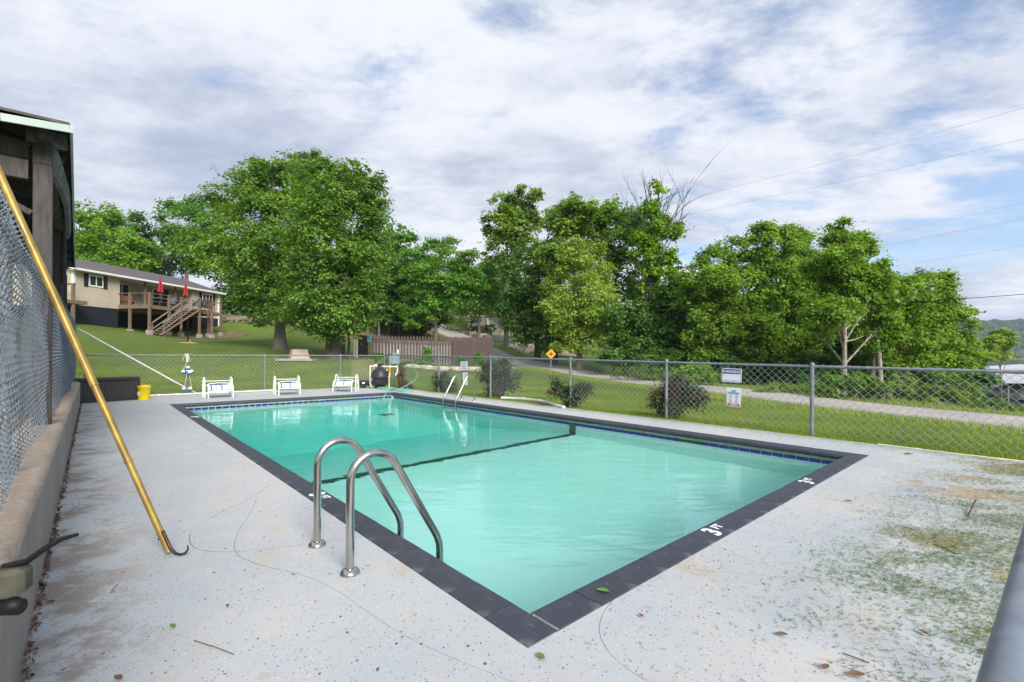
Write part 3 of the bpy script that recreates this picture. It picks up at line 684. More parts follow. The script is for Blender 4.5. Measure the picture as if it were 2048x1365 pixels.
# ------------------------------------------------------------------ ladders
def ladder(name, label, sA, sB, side):
    t = thing(name, label, 'ladder', P((sA+sB)/2, -.29 if side < 0 else PW+.29), 0, 'pool ladders')
    def Q(s_, a, z): return P(s_, a if side < 0 else PW-a, z)     # a measured towards the water
    for s_ in (sA, sB):
        c, r, cz = -.145, .15, .525; ang = math.atan2(.31-(c), cz-.02)
        # straight leg, bow, slope down to the water, then down the wall
        pts = [Q(s_, c-r, 0), Q(s_, c-r, .25), Q(s_, c-r, cz)]
        d = Vector((.31-c, .04-cz)); L_ = d.length; phi = math.atan2(d.y, d.x)+math.acos(r/L_)
        for i in range(1, 15):
            a = math.pi-(math.pi-phi)*i/14; pts.append(Q(s_, c+r*math.cos(a), cz+r*math.sin(a)))
        pe = (c+r*math.cos(phi), cz+r*math.sin(phi))
        pts += [Q(s_, pe[0]+(.30-pe[0])*f, pe[1]+(.06-pe[1])*f) for f in (.5, .97)]
        pts += [Q(s_, .312, .015), Q(s_, .315, -.03), Q(s_, .315, -.9)]
        mb = MB(); mb.tube(pts, .0238, 14); mb.build('handrail', MAT['steel'], t)
        mb = MB(); mb.lathe([(.0, .0005), (.056, .0005), (.056, .008), (.046, .022), (.032, .028), (.026, .029)], Q(s_, c-r, 0), 20); mb.build('escutcheon', MAT['steel'], t)
    for z in (-.32, -.58, -.84):
        mb = MB(); mb.frame(Q((sA+sB)/2, .315, z), US, UT, UPZ, abs(sB-sA)/2+.03, .04, .012); mb.build('tread', MAT['white_metal'] if z < -.4 else MAT['steel'], t)
    return t
ladder('pool_ladder', 'steel pool ladder with two bowed handrails on the near deck', 1.18, 1.71, -1)
ladder('pool_ladder', 'steel pool ladder on the far right edge below a small white notice', 8.70, 9.28, 1)

# ------------------------------------------------------------------ retaining wall
wall = thing('retaining_wall', 'low grey block retaining wall with tan mortar cap under the near fence', 'wall', P(6, -1.78))
mb = MB(); mb.frame(P(5.8, -1.78, .245), US, UT, UPZ, 9.9, .16, .245); mb.build('wall_face', MAT['wallface'], wall)
vs = []; fs = []; nS = 200; tt = [-1.622, -1.630, -1.665, -1.78, -1.935]
for i in range(nS+1):
    s_ = -4.08+19.76*i/nS; w1 = random.uniform(-.005, .005)
    for j, t_ in enumerate(tt):
        z = (.485, .528, .540, .545, .52)[j]+random.uniform(-.004, .004)*(1+(j > 1))+.006*math.sin(s_*1.7)*(j > 0)
        vs.append(P(s_, t_+w1*(j < 3), z))
for i in range(nS):
    for j in range(4): fs.append((i*5+j, i*5+j+1, (i+1)*5+j+1, (i+1)*5+j))
mb = MB(); mb.add(vs, fs, True); mb.build('mortar_cap', MAT['cap'], wall)
MAT['old_iron'] = simple('old_greenish_iron', (.085, .085, .062), (.05, .045, .035), 20, .7, .2)

# ------------------------------------------------------------------ chain link fences
def post(mb, p, z0, z1, r=.03, n=10):
    mb.tube([p+Vector((0, 0, z0)), p+Vector((0, 0, z1))], r, n)
    mb.lathe([(r+.003, 0), (r+.003, .018), (r*.75, .030), (.006, .042)], p+Vector((0, 0, z1-.012)), n)
def diag_mesh(A, d, ln, zb, zt0, zt1, w, h, r):
    """woven diamond mesh drawn as crossing strands in the plane from A along d"""
    mb = MB(); k_ = int(ln/w)+1; nrm = Vector((-d.y, d.x, 0)); hgt = max(zt0, zt1)-zb; run = hgt*w/h
    for sg in (1, -1):
        for i in range(-int(run/w)-1, k_+int(run/w)+1):
            a0 = i*w; x0, z0, x1, z1 = a0, zb, a0+sg*run, zb+hgt
            # clip to the panel
            pts = []
            t0_, t1_ = 0.0, 1.0; dx = x1-x0
            lo, hi = sorted(((0-x0)/dx, (ln-x0)/dx)); t0_ = max(t0_, lo); t1_ = min(t1_, hi)
            if t1_-t0_ < .01: continue
            zt = zt0+(zt1-zt0)*max(0, min(1, (x0+dx*t1_)/ln)); t1_ = min(t1_, (zt-zb)/hgt)
            if t1_-t0_ < .01: continue
            nseg = max(1, int((t1_-t0_)*hgt/h*1))
            for f in (t0_, t1_):
                pts.append(A+d*(x0+dx*f)+nrm*(.003*sg)+Vector((0, 0, z0+hgt*f)))
            mb.tube(pts, r, 3, caps=False)
    return mb
def barbs(mb, A, d, ln, zt0, zt1, w, r):
    i = 0
    while i*w < ln:
        x = i*w; z = zt0+(zt1-zt0)*x/ln; p = A+d*x+Vector((0, 0, z))
        mb.tube([p+Vector((0, 0, -.02)), p+d*.008+Vector((0, 0, .028))], r, 3, caps=False); mb.tube([p+Vector((0, 0, -.02)), p-d*.008+Vector((0, 0, .026))], r, 3, caps=False); i += 1
TR = 7.12
rf = thing('chain_link_fence', 'long galvanised chain link fence between the pool deck and the lane', 'fence', P(6, TR))
ztop = lambda s_: 1.09+.0085*s_
for s_ in (15.6, 11.74, 9.04, 6.02, 3.50, .96, -1.65, -3.9):
    mb = MB(); post(mb, P(s_, TR), -.3, ztop(s_)+.035, .031); mb.build('post', MAT['galv'], rf)
mb = MB(); mb.tube([P(s_, TR, ztop(s_)) for s_ in (-3.9, -1.65, .96)], .0225, 10); mb.build('top_rail', MAT['galv_rust'], rf)['label'] = 'rust stained top rail'
mb = MB(); mb.tube([P(s_, TR, ztop(s_)) for s_ in (.962, 3.5, 6.02, 9.04, 11.74, 15.6)], .0215, 10); mb.build('top_rail', MAT['galv'], rf)
A = P(-3.9, TR+.035); mb = diag_mesh(A, US, 19.5, .05, ztop(-3.9)+.02, ztop(15.6)+.02, .115, .112, .0028); barbs(mb, A, US, 19.5, ztop(-3.9), ztop(15.6), .115, .0026)
mb.build('wire_mesh', MAT['wire'], rf, kind='stuff')
ff = thing('chain_link_fence', 'chain link fence behind the three white chairs at the far deck end', 'fence', P(15.62, 3))
for t_ in (-1.55, .72, 2.87, 5.4):
    mb = MB(); post(mb, P(15.66, t_), -.3, 1.205, .028); mb.build('post', MAT['galv'], ff)
mb = MB(); mb.tube([P(15.66, t_, 1.18) for t_ in (-1.55, 2.87, 5.4, 7.12)], .0215, 10); mb.build('top_rail', MAT['galv'], ff)
diag_mesh(P(15.7, -1.55), UT, 8.65, .05, 1.19, 1.19, .115, .112, .0021).build('wire_mesh', MAT['wire'], ff, kind='stuff')

# close fence on the wall: true woven wire, seen along its length
TL = -1.745
lf = thing('chain_link_fence', 'tall weathered chain link fence on top of the retaining wall', 'fence', P(6, TL))
for s_ in (-.62, 2.6, 5.8, 9.0, 12.3, 15.55):
    mb = MB(); post(mb, P(s_, TL-.05), .3, 2.04, .03 if s_ < 15 else .036, 12); mb.build('post', MAT['galv'], lf)
mb = MB(); mb.tube([P(s_, TL-.05, 1.965) for s_ in (-.62, 5.8, 15.55)], .0215, 12); mb.build('top_rail', MAT['galv'], lf)
def woven(s_a, s_b, pitch, sub, n, r):
    mb = MB(); k_ = int((s_b-s_a)/pitch); q = .041; nz = int(1.46/q); dp = .0125
    for i in range(k_):
        c = s_a+i*pitch; pts = []; wob = random.uniform(-.005, .005)
        for j in range(nz+1):
            sg = 1 if (j+i) % 2 == 0 else -1; z = .545+j*q
            bow = .016*math.sin(c*1.3)+.008*math.sin(z*9+c*2)+random.uniform(-.0015, .0015)
            if sub:                                   # flattened spiral: out over one strand, back under the next
                for f, o_ in ((-.16, -.5), (0, 0), (.16, .5)):
                    pts.append(P(c+sg*pitch*(.55-.9*abs(f)*.5)+wob, TL+bow+dp*o_*2*.5*sg*-1, z+f*q))
                pts.append(P(c+wob, TL+bow+dp*(-1 if sg > 0 else 1)*.95, z+q*.5))
            else: pts.append(P(c+sg*(pitch*.54)+wob, TL+bow+(.008 if sg > 0 else -.008), z))
        top = 1 if (nz+i) % 2 == 0 else -1
        pts = pts[:-1] if sub else pts
        pts.append(P(c+top*pitch*.30, TL+.014, .545+nz*q+.03)); pts.append(P(c+top*pitch*.05, TL+.004, .545+nz*q+.05))
        mb.tube(pts, r, n, caps=False)
    return mb
woven(-.2, 4.6, .072, True, 5, .0031).build('wire_mesh', MAT['wire_old'], lf, kind='stuff')
woven(4.62, 15.5, .072, False, 4, .0030).build('wire_mesh', MAT['wire_old'], lf, kind='stuff')
# rail of the gate side fence by the photographer
nf = thing('gate_rail', 'blurred weathered galvanised rail crossing close by on the near right', 'fence rail', P(-1.44, 3))
mb = MB(); ra = deep(2016, 1365, .53); rd_ = Vector((.766, .643, 0)); mb.tube([ra+rd_*q for q in (-.25, 0, .6, 1.6, 3.5, 5.9)], .0235, 16); mb.build('top_rail', MAT['galv_rust'], nf)
for t_ in (1.7, 4.4): mb = MB(); q = ra+rd_*t_; post(mb, Vector((q.x+.02, q.y-.06, 0)), -.1, .87, .027); mb.build('post', MAT['galv'], nf)
# gate latch on the end post of the wall fence, lower left
gp = thing('gate_latch', 'old iron gate latch with a dark curled wire at the lower left', 'latch', (-.92, .78, .86))
mb = MB(); mb.bbox((-.845, .80, .885), (.045, .04, .04), .4, .008); mb.tube([(-.90, .79, .885), (-.835, .80, .885)], .017, 10); mb.build('clamp', MAT['old_iron'], gp)
mb = MB(); mb.ball((-.838, .795, .842), .018, 10, (1, .8, .8)); mb.tube([(-.90, .80, .835), (-.83, .80, .838)], .013, 10); mb.build('bolt_head', MAT['bbq'], gp)
mb = MB(); mb.tube([(-.86, .80, .905), (-.825, .805, .912), (-.80, .81, .932), (-.775, .815, .947), (-.752, .82, .953)], [.0055, .0055, .005, .004, .003], 8); mb.build('wire_end', MAT['bbq'], gp)
mb = MB(); mb.tube([(-.95, .80, .5), (-.95, .80, 1.95)], .032, 12); mb.build('latch_post', MAT['galv'], gp)

# ------------------------------------------------------------------ things on the deck
# brass coloured pole leaning over the wall fence
pb = spot(341, 1110); pt = Vector((-3.40, 3.02, 2.66))
gpole = thing('pool_pole', 'long brass coloured pole with a dark end hook leaning on the wall fence', 'pole', pb)
d = (pt-pb).normalized(); pb1 = pb+d*.02
mb = MB(); mb.tube([pb1, pb1+d*1.16], .0195, 14); mb.tube([pb1+d*1.15, pt], .0225, 14)
for f in (.12, .62, 1.15, 1.75): mb.tube([pb1+d*f, pb1+d*(f+.012)], .0236, 14)
mb.build('shaft', MAT['gold'], gpole)
hk = [pb+d*.17+Vector((.028, -.012, 0)), pb+d*.05+Vector((.030, -.012, 0)), pb+Vector((.045, -.02, .018)), pb+Vector((.075, -.02, .010)), pb+Vector((.105, -.02, .018)), pb+Vector((.122, -.018, .042)), pb+Vector((.118, -.016, .068))]
mb = MB(); mb.tube(hk, [.010, .010, .008, .0075, .007, .006, .004], 8); mb.ball(pb+d*.11+Vector((-.024, 0, 0)), .010, 8); mb.build('hook', MAT['hookm'], gpole)
# white telescopic pole
wb = spot(393, 788); wt = Vector((-11.03, 12.0, 1.86))
wp = thing('telescopic_pole', 'thin white telescopic pole slanting from the fence corner to the deck', 'pole', wb)
mb = MB(); mid = wb.lerp(wt, .22); mb.tube([wb+UPZ*.018, mid], .017, 8); mb.tube([mid, wt], .022, 8); mb.build('shaft', MAT['white_paint'], wp)
mb = MB(); q = wb.lerp(wt, .21); mb.tube([q, wb.lerp(wt, .235)], .023, 8); mb.build('collar', MAT['hull_white'], wp)
# storage box
bl = spot(157, 808); br = spot(281, 799.5); bd = (br-bl).normalized(); bn = Vector((-bd.y, bd.x, 0)); bw_ = (br-bl).length; bc = (bl+br)/2+bn*.28; ba = math.atan2(bd.y, bd.x)
t = thing('storage_box', 'dark brown woven resin storage box beside the yellow bucket', 'storage box', bc)
mb = MB(); mb.bbox(bc+UPZ*.27, (bw_-.03, .54, .52), ba, .015); o = mb.build('box_body', MAT['wicker'], t)
mb = MB(); mb.bbox(bc+UPZ*.575, (bw_, .58, .075), ba, .02); mb.build('lid', MAT['wicker_lid'], t)
mb = MB(); mb.bbox(bc-bn*.285+UPZ*.555, (.16, .03, .02), ba, .005); mb.build('lid_grip', MAT['wicker_lid'], t)
mb = MB()
for sx in (-1, 1): mb.box(bc+bd*(sx*(bw_/2-.03))-bn*.272+UPZ*.27, (.05, .015, .52), ba)
mb.box(bc-bn*.272+UPZ*.03, (bw_-.03, .015, .05), ba); mb.build('edge_trim', MAT['wicker_lid'], t)
# bucket
bk = spot(293, 800)+bn*.14
t = thing('bucket', 'bright yellow plastic bucket beside the dark storage box', 'bucket', bk)
mb = MB(); mb.lathe([(.125, 0), (.128, .01), (.142, .30), (.150, .305), (.150, .33), (.143, .335), (.143, .368), (.150, .372), (.148, .38), (.138, .378), (.134, .30), (.12, .02)], bk, 24); mb.build('pail', MAT['yellow'], t)
mb = MB(); mb.tube([bk+Vector((.150*math.cos(a), .150*math.sin(a)-.01, .33-.10*math.sin(a*1.0)*(1 if a < math.pi else 0))) for a in [math.pi+math.pi*i/12 for i in range(13)]], .004, 6); mb.build('handle', MAT['hookm'], t)
mb = MB(); mb.frame(bk-Vector((.02, .1405, -.17)), Vector((1, 0, 0)), Vector((0, 1, 0)), UPZ, .045, .002, .05); mb.build('paper_label', simple('faded_bucket_label', (.72, .55, .25), (.80, .66, .30), 20, .6), t)

# chairs
k = M('striped_sling', .75); st = k.noise(1.0, 3, .7, (7.0, .02, .02)); st2 = k.noise(1.0, 2, .6, (19, .02, .02))
c = k.mix(k.map(st, .44, .50), (.045, .085, .33), (.46, .54, .66)); c = k.mix(k.map(st2, .52, .6), c, (.66, .68, .70)); k.base(c); MAT['sling'] = k.m
MAT['sling_dark'] = simple('navy_sling_edge', (.03, .04, .11), None, 8, .8)
def flat_tube(mb, pts, w, h):
    """rectangular tube along pts lying in a plane of constant x"""
    pts = [Vector(p) for p in pts]; m = len(pts); vs = []
    X = Vector((1, 0, 0))
    for i in range(m):
        d = (pts[min(i+1, m-1)]-pts[max(i-1, 0)]).normalized(); b = d.cross(X).normalized()
        vs += [pts[i]+X*w/2+b*h/2, pts[i]-X*w/2+b*h/2, pts[i]-X*w/2-b*h/2, pts[i]+X*w/2-b*h/2]
    fs = [(i*4+k_, i*4+(k_+1) % 4, (i+1)*4+(k_+1) % 4, (i+1)*4+k_) for i in range(m-1) for k_ in range(4)]
    mb.add(vs, fs); mb.add(vs[:4], [(3, 2, 1, 0)]); mb.add(vs[-4:], [(0, 1, 2, 3)])
def make_chair():
    t = thing('deck_chair', '', 'chair'); hw = .335
    for sx in (-1, 1):
        x = sx*hw
        mb = MB(); arc = [(x, .66, 0), (x, .64, .30), (x, .615, .46), (x, .58, .525), (x, .525, .555), (x, .465, .55), (x, .41, .52), (x, .375, .46), (x, .36, .30), (x, .345, 0)]
        flat_tube(mb, arc, .033, .020); mb.build('arm_frame', MAT['white_metal'], t)
        mb = MB(); xf = sx*(hw-.035)
        flat_tube(mb, [(xf, .66, .335), (xf, .40, .345), (xf, .20, .365), (xf, .10, .355), (xf, .045, .31), (xf, .02, .22), (xf, .0, 0)], .022, .022); mb.build('leg', MAT['white_metal'], t)
    mb = MB(); mb.bar((-hw+.04, .012, .20), (hw-.04, .012, .20), .02, .025); mb.build('front_bar', MAT['white_metal'], t)
    mb = MB(); mb.bar((-hw+.02, .63, .45), (hw-.02, .63, .45), .022, .022); mb.bar((-hw+.02, .64, .28), (hw-.02, .64, .28), .02, .025); mb.build('rear_bar', MAT['white_metal'], t)
    pf = [(.60, .338), (.40, .347), (.20, .369), (.10, .360), (.045, .313), (.022, .235)]
    vs = []; fs = []
    for j in range(9):
        x = (hw-.05)*(j/4-1)
        for y, z in pf: vs.append((x, y, z-.012*(1-(j/4-1)**2)))
    n6 = len(pf); fs = [(j*n6+i, j*n6+i+1, (j+1)*n6+i+1, (j+1)*n6+i) for j in range(8) for i in range(n6-1)]
    mb = MB(); mb.add(vs, fs, True); mb.build('seat_sling', MAT['sling'], t)
    mb = MB(); mb.tube([(-hw+.06, .30, .372), (-hw*.6, .30, .392), (0, .30, .405), (hw*.6, .30, .395), (hw-.06, .30, .372)], .012, 8)
    mb.build('folded_back_frame', MAT['white_metal'], t)
    mb = MB(); mb.add([(-hw+.07, .30, .362), (hw-.07, .30, .362), (hw-.07, .58, .372), (-hw+.07, .58, .372), (-hw+.07, .30, .392), (hw-.07, .30, .392), (hw-.07, .58, .386), (-hw+.07, .58, .386)], [(0, 1, 5, 4), (4, 5, 6, 7), (1, 2, 6, 5), (3, 0, 4, 7), (2, 3, 7, 6)]); mb.build('folded_back_sling', MAT['sling_dark'], t)
    return t
ch = make_chair()
c1 = P(13.77, 1.285); c2 = (spot(559, 791.6)+spot(599.7, 789.8))/2; c3 = (spot(666, 784.7)+spot(703, 784.7))/2
for i, (c, rz, lb) in enumerate(((c1, RZ_T, 'low white sling chair with blue stripes nearest the hanging float rope'),
                                (c2, R(36), 'middle one of the three low white sling chairs, beside a grey fence post'),
                                (c3, R(3), 'low white sling chair nearest the black filter tank, facing the pool'))):
    o = ch if i == 0 else copy_tree(ch)
    o.location = (c.x, c.y, 0); o.rotation_euler = (0, 0, rz); o['label'] = lb; o['group'] = 'low white chairs along the far deck edge'
# float rope on the far fence post
fp = deep(365.5, 720, 13.0); fpz = P(15.6, .72-.0); base = Vector((P(15.58, .72).x, P(15.58, .72).y, 0))
t = thing('float_rope', 'hanging white rope with blue and white floats tied to the fence', 'float rope', base)
mb = MB()
def rp(pts, r=.006): mb.tube([base+Vector(p) for p in pts], r, 6)
dx = Vector((UT.x, UT.y, 0)); dn = -US
def L3(a, z, o=.05): v_ = dx*a+dn*o; return (v_.x, v_.y, z)
for i in range(5): rp([L3(-.05+.02*i, 1.22, .0), L3(-.055+.022*i, 1.23, .04), L3(-.03+.014*i, 1.13, .05), L3(-.02+.010*i, .98, .05)], .0055)
rp([L3(.02, 1.2), L3(.05, 1.1), L3(.075, 1.02), L3(.06, .98)]); rp([L3(-.06, 1.2), L3(-.11, 1.08), L3(-.10, 1.02)])
rp([L3(-.02, .98), L3(-.05, .85), L3(-.12, .74)]); rp([L3(0, .72), L3(-.04, .42), L3(-.09, .2)]); rp([L3(.03, .72), L3(.08, .42), L3(.11, .16)])
mb.build('rope', MAT['rope'], t)
for a, z, o_ in ((.015, .80, .07), (-.10, .68, .06), (.055, .655, .10), (.11, .69, .05), (-.085, .17, .06), (.075, .17, .06), (.02, .70, .04)):
    v_ = base+Vector(L3(a, z, o_)); tilt = random.uniform(-.5, .5)
    prof_ = [(.012, -.065), (.038, -.052), (.050, -.018), (.050, .0)]
    mb = MB(); mb.lathe(prof_, v_, 12); f = mb.build('float', MAT['float_blue'], t)
    mb = MB(); mb.lathe([(.050, .0008), (.050, .018), (.038, .052), (.012, .065)], v_, 12); mb.build('float_top', MAT['float_white'], f)
# filter set
fb = P(14.55, 6.42); fz = Vector((fb.x, fb.y, 0))
t = thing('sand_filter', 'round black pool filter tank with cream pipes in the far corner', 'pool filter', fz)
mb = MB(); mb.lathe([(.20, 0), (.20, .02), (.17, .09), (.22, .12), (.29, .16), (.318, .25), (.322, .40), (.327, .402), (.327, .425), (.322, .427), (.318, .50), (.285, .60), (.21, .68), (.12, .725), (.085, .735)], fz, 28); mb.build('tank', MAT['black_plastic'], t)
mb = MB(); mb.lathe([(.09, .736), (.095, .76), (.075, .775), (.075, .83), (.10, .835), (.10, .85), (.05, .87), (.03, .90), (.012, .91)], fz, 16); mb.tube([fz+Vector((-.1, 0, .86)), fz+Vector((.12, -.03, .885))], .016, 8); mb.build('valve', MAT['black_plastic'], t)
mb = MB(); mb.frame(fz+Vector((-.235, -.222, .33)), Vector((.72, -.69, 0)), Vector((.69, .72, 0)), UPZ, .02, .002, .055); mb.build('maker_mark', MAT['sign_white'], t)
mb = MB(); z = .805
def fpipe(pts, r=.027): mb.tube([fz+Vector(p) for p in pts], r, 10)
fpipe([(-.07, -.03, z), (-.30, -.06, z), (-.335, -.06, z-.03), (-.345, -.06, .5), (-.34, -.06, .2), (-.30, -.08, .06), (-.22, -.1, .04)])
fpipe([(-.06, .06, z+.05), (-.22, .10, z+.05), (-.25, .10, z), (-.25, .12, .45)])
fpipe([(.07, -.02, z-.01), (.30, -.02, z-.02), (.60, 0, z-.02), (.635, 0, z-.05), (.63, 0, .60), (.56, -.01, .47)])
fpipe([(.36, -.05, z-.02), (.36, -.05, .42), (.30, -.06, .40)]); fpipe([(.33, -.02, .41), (.34, -.02, .02)], .02); fpipe([(.26, .0, z-.1), (.24, -.03, .62)], .015)
for x in (-.33, .36, .62): mb.tube([fz+Vector((x, -.03, z-.05)), fz+Vector((x, -.03, z+.035))], .036, 10)
mb.build('pipework', MAT['cream_pvc'], t)
mb = MB(); mb.tube([fz+Vector((.36, -.05, .58)), fz+Vector((.36, -.05, .75))], .044, 12); mb.build('flow_meter', MAT['orange'], t)
pm_ = fz+Vector((-.60, .02, 0))
t = thing('pool_pump', 'small black pump motor on the ground left of the filter tank', 'pump', pm_)
mb = MB(); mb.tube([pm_+Vector((-.12, 0, .20)), pm_+Vector((.14, 0, .20))], .085, 14); mb.tube([pm_+Vector((.14, 0, .20)), pm_+Vector((.24, 0, .20))], .10, 14); mb.build('motor', MAT['black_plastic'], t)
mb = MB(); mb.box(pm_+Vector((-.02, 0, .06)), (.18, .14, .10)); mb.build('foot', MAT['black_plastic'], t)
mb = MB(); mb.box(pm_+Vector((.02, -.088, .19)), (.09, .006, .06)); mb.build('rating_plate', MAT['sign_white'], t)
# electrical box on its post behind the filter
eb = deep(789, 720, 18.6); eg = Vector((eb.x, eb.y, 0))
t = thing('electrical_box', 'grey green electrical box on a post behind the filter tank', 'electrical box', eg)
mb = MB(); mb.bbox(eg+Vector((.06, 0, 1.07)), (.27, .16, .42), 0, .012); mb.build('cabinet', MAT['elec'], t)
mb = MB(); mb.bbox(eg+Vector((-.14, .02, 1.02)), (.13, .12, .30), 0, .01); mb.build('side_box', MAT['elec'], t)
mb = MB(); mb.tube([eg+Vector((.02, .05, -.1)), eg+Vector((.02, .05, .9))], .04, 8); mb.tube([eg+Vector((.13, 0, .1)), eg+Vector((.13, 0, .88))], .02, 8); mb.build('post', MAT['grey_wood'], t)
mb = MB(); mb.lathe([(.03, 1.28), (.04, 1.30), (.045, 1.36), (.02, 1.41), (.01, 1.42)], eg+Vector((.13, 0, 0)), 10); mb.build('lamp_socket', MAT['hull_white'], t)
# lattice screen behind the pump
la = deep(703, 722, 18.9); lb_ = deep(748, 722, 19.4)
t = thing('lattice_screen', 'tan diagonal wooden lattice screen left of the filter tank', 'lattice', Vector((la.x, la.y, 0)))
dd = Vector((lb_.x-la.x, lb_.y-la.y, 0)); ln = dd.length; dd /= ln; nn = Vector((-dd.y, dd.x, 0)); Hh_ = .98
for sg in (1, -1):
    i = -8
    while i < 12:
        x0 = i*.135; a0, a1 = (x0, x0+Hh_) if sg > 0 else (x0+Hh_, x0)
        f0, f1 = 0.0, 1.0
        lo, hi = sorted(((0-a0)/(a1-a0), (ln-a0)/(a1-a0))); f0 = max(f0, lo); f1 = min(f1, hi)
        if f1-f0 > .05:
            o_ = Vector((la.x, la.y, .04))+nn*(.006*sg)
            mb = MB(); mb.bar(o_+dd*(a0+(a1-a0)*f0)+UPZ*(Hh_*f0), o_+dd*(a0+(a1-a0)*f1)+UPZ*(Hh_*f1), .008, .040, nn); mb.build('slat', MAT['lattice'], t)
        i += 1
# hose
hc = P(13.35, 6.35); hb = Vector((hc.x, hc.y, 0)); hp = []
for i in range(150):
    a = i*.30; r_ = .30+.13*math.sin(i*.13)+.05*math.sin(i*.5); c_ = hb+UT*(.10*math.sin(i*.041))-US*(.55*math.sin(i*.043)+.1)
    hp.append(c_+UT*(r_*.55*math.cos(a))+US*(r_*1.25*math.sin(a))+UPZ*(.012+.00025*i+.008*math.sin(i)))
rs_ = deep(826, 752, 18.0); hend = [hp[-1]+UPZ*.03, P(12.95, 5.95, .05), P(12.75, 5.80, .05), P(12.35, 5.55, .02), P(12.1, 5.35, -.13), P(11.9, 5.2, -.4)]
h0 = [Vector((-3.63, 17.6, .62)), Vector((-3.50, 17.4, .58)), Vector((-3.42, 17.2, .45)), Vector((-3.5, 17.0, .30)), Vector((-3.75, 16.7, .12)), Vector((-3.95, 16.5, .03))]
mb = MB(); mb.tube(h0+hp+hend, .0125, 7)
tag(mb.build('garden_hose', MAT['hose']), 'mint green hose coiled by the filter with one end in the pool', 'hose')
# stones and stump clutter right of the filter
def rock(mb, c, sx, sy, sz, sub=9):
    vs = []; n = sub; m = 6; c = Vector(c)
    ph0 = random.uniform(0, 6)
    for i in range(m+1):
        ph = math.pi*i/m
        for k_ in range(n):
            a = 2*math.pi*k_/n; q = 1+.16*math.sin(2*a+ph0+i)+.10*math.sin(3*a+ph0*2)+random.uniform(-.06, .06)
            x = abs(math.sin(ph))**.7*q
            vs.append(c+Vector((sx*x*math.cos(a), sy*x*math.sin(a), sz*math.copysign(abs(math.cos(ph))**.7, math.cos(ph))*random.uniform(.92, 1.08))))
    fs = [(i*n+k_, (i+1)*n+k_, (i+1)*n+(k_+1) % n, i*n+(k_+1) % n) for i in range(m) for k_ in range(n)]
    mb.add(vs, fs); return mb
def put_rock(px, py, Y, sx, sy, sz, m, label, name='rock', group=None):
    p = deep(px, py, Y); g = max(ground(p.x, p.y), 0 if Y < 16 else -9); c = (p.x, p.y, g+sz*.55)
    mb = MB(); rock(mb, c, sx, sy, sz); o = mb.build(name, m); tag(o, label, 'rock', group); return o
put_rock(813, 768, 17.6, .20, .16, .13, MAT['rock'], 'pale stone on the lawn edge just right of the filter tank')
put_rock(797, 776, 17.2, .32, .16, .06, simple('reddish_flagstone', (.34, .20, .16), (.24, .15, .12), 5, .9), 'flat reddish flagstone under the green hose')
# white pipes along the deck edge
def pipe(name, pts, r, label, m='pvc', n=8, joints=()):
    mb = MB(); mb.tube(pts, r, n)
    for j in joints: mb.tube([pts[j]+(pts[j+1]-pts[j])*.0, pts[j]+(pts[j+1]-pts[j]).normalized()*.08], r*1.25, n)
    o = mb.build(name, MAT[m]); tag(o, label, 'pipe', 'white pipes along the deck edge')
pipe('drain_pipe', [spot(1003, 800)+UPZ*.05, spot(1045, 803)+UPZ*.06, spot(1078, 806)+UPZ*.05, spot(1098, 810)+UPZ*.04, spot(1128, 817)+UPZ*.02], .042, 'white plastic pipe on the grass between two dark shrubs', joints=(1, 2))
pl = [P(s_, 7.02+.03*math.sin(s_*2), .004) for s_ in (.1, -.3, -.7, -1.1, -1.5, -2.4)]; pipe('edge_pipe', pl, .009, 'thin white pipe half buried in grass along the right deck edge', joints=(1, 3))
pl = [P(15.48, t_, .03) for t_ in (-1.2, 0, 1.2, 2.6, 3.1)]; pipe('edge_pipe', pl, .024, 'white pipe along the far deck edge behind the float rope', joints=(1, 2))

# ------------------------------------------------------------------ signs on the fence
FD, XU, NU = TR-.055, -US, -UT
def plate(name, label, s_c, z0, z1, w, m='sign_white', rot=0.0, t_=FD):
    t = thing(name, label, 'sign', P(s_c, t_, z0)); mb = MB(); x = XU*math.cos(rot)+UPZ*math.sin(rot); up = UPZ*math.cos(rot)-XU*math.sin(rot)
    h = z1-z0; c = P(s_c, t_, (z0+z1)/2); pts = []; r = .018
    for (sx, sy, a0) in ((1, 1, 0), (-1, 1, 90), (-1, -1, 180), (1, -1, 270)):
        for i in range(4):
            a = R(a0+30*i); pts.append(c+x*(sx*(w/2-r)+r*math.cos(a))+up*(sy*(h/2-r)+r*math.sin(a)))
    mb.prism(pts, NU*-.004); mb.build('plate', MAT[m], t); return t, c, x, up
def strip(t, name, c, x, up, cx, cy, w, h, m, lift=.002):
    mb = MB(); q = c+x*cx+up*cy+NU*lift; mb.frame(q, x, up, NU, w/2, h/2, .0006); return mb.build(name, MAT[m], t)
t, c, x, up = plate('warning_sign', 'white warning sign with a blue header on the chain link fence', 2.2, .785, 1.035, .345, rot=R(-1.2))
strip(t, 'header', c, x, up, 0, .070, .320, .084, 'sign_blue'); text('lettering', 'WARNING', .073, MAT['sign_white'], t, basis(c+x*0+up*.044+NU*.0045, x, up, NU), bold=.0010, align='CENTER')
strip(t, 'border', c, x, up, 0, -.118, .315, .004, 'sign_blue'); strip(t, 'border', c, x, up, -.158, -.02, .004, .2, 'sign_blue'); strip(t, 'border', c, x, up, .158, -.02, .004, .2, 'sign_blue')
for i, w in enumerate((.035, .05, .028, .06, .042, .04)): strip(t, 'small_print', c, x, up, -.125+i*.05, -.092, w*.8, .012, 'sign_grey')
t, c, x, up = plate('pool_rules_sign', 'tall white pool rules notice with a red bar below the warning sign', 2.16, .36, .695, .245, rot=R(-1.0))
text('lettering', 'Pool Rules', .046, MAT['sign_teal'], t, basis(c+up*.058+NU*.0035, x, up, NU), bold=.0014, align='CENTER')
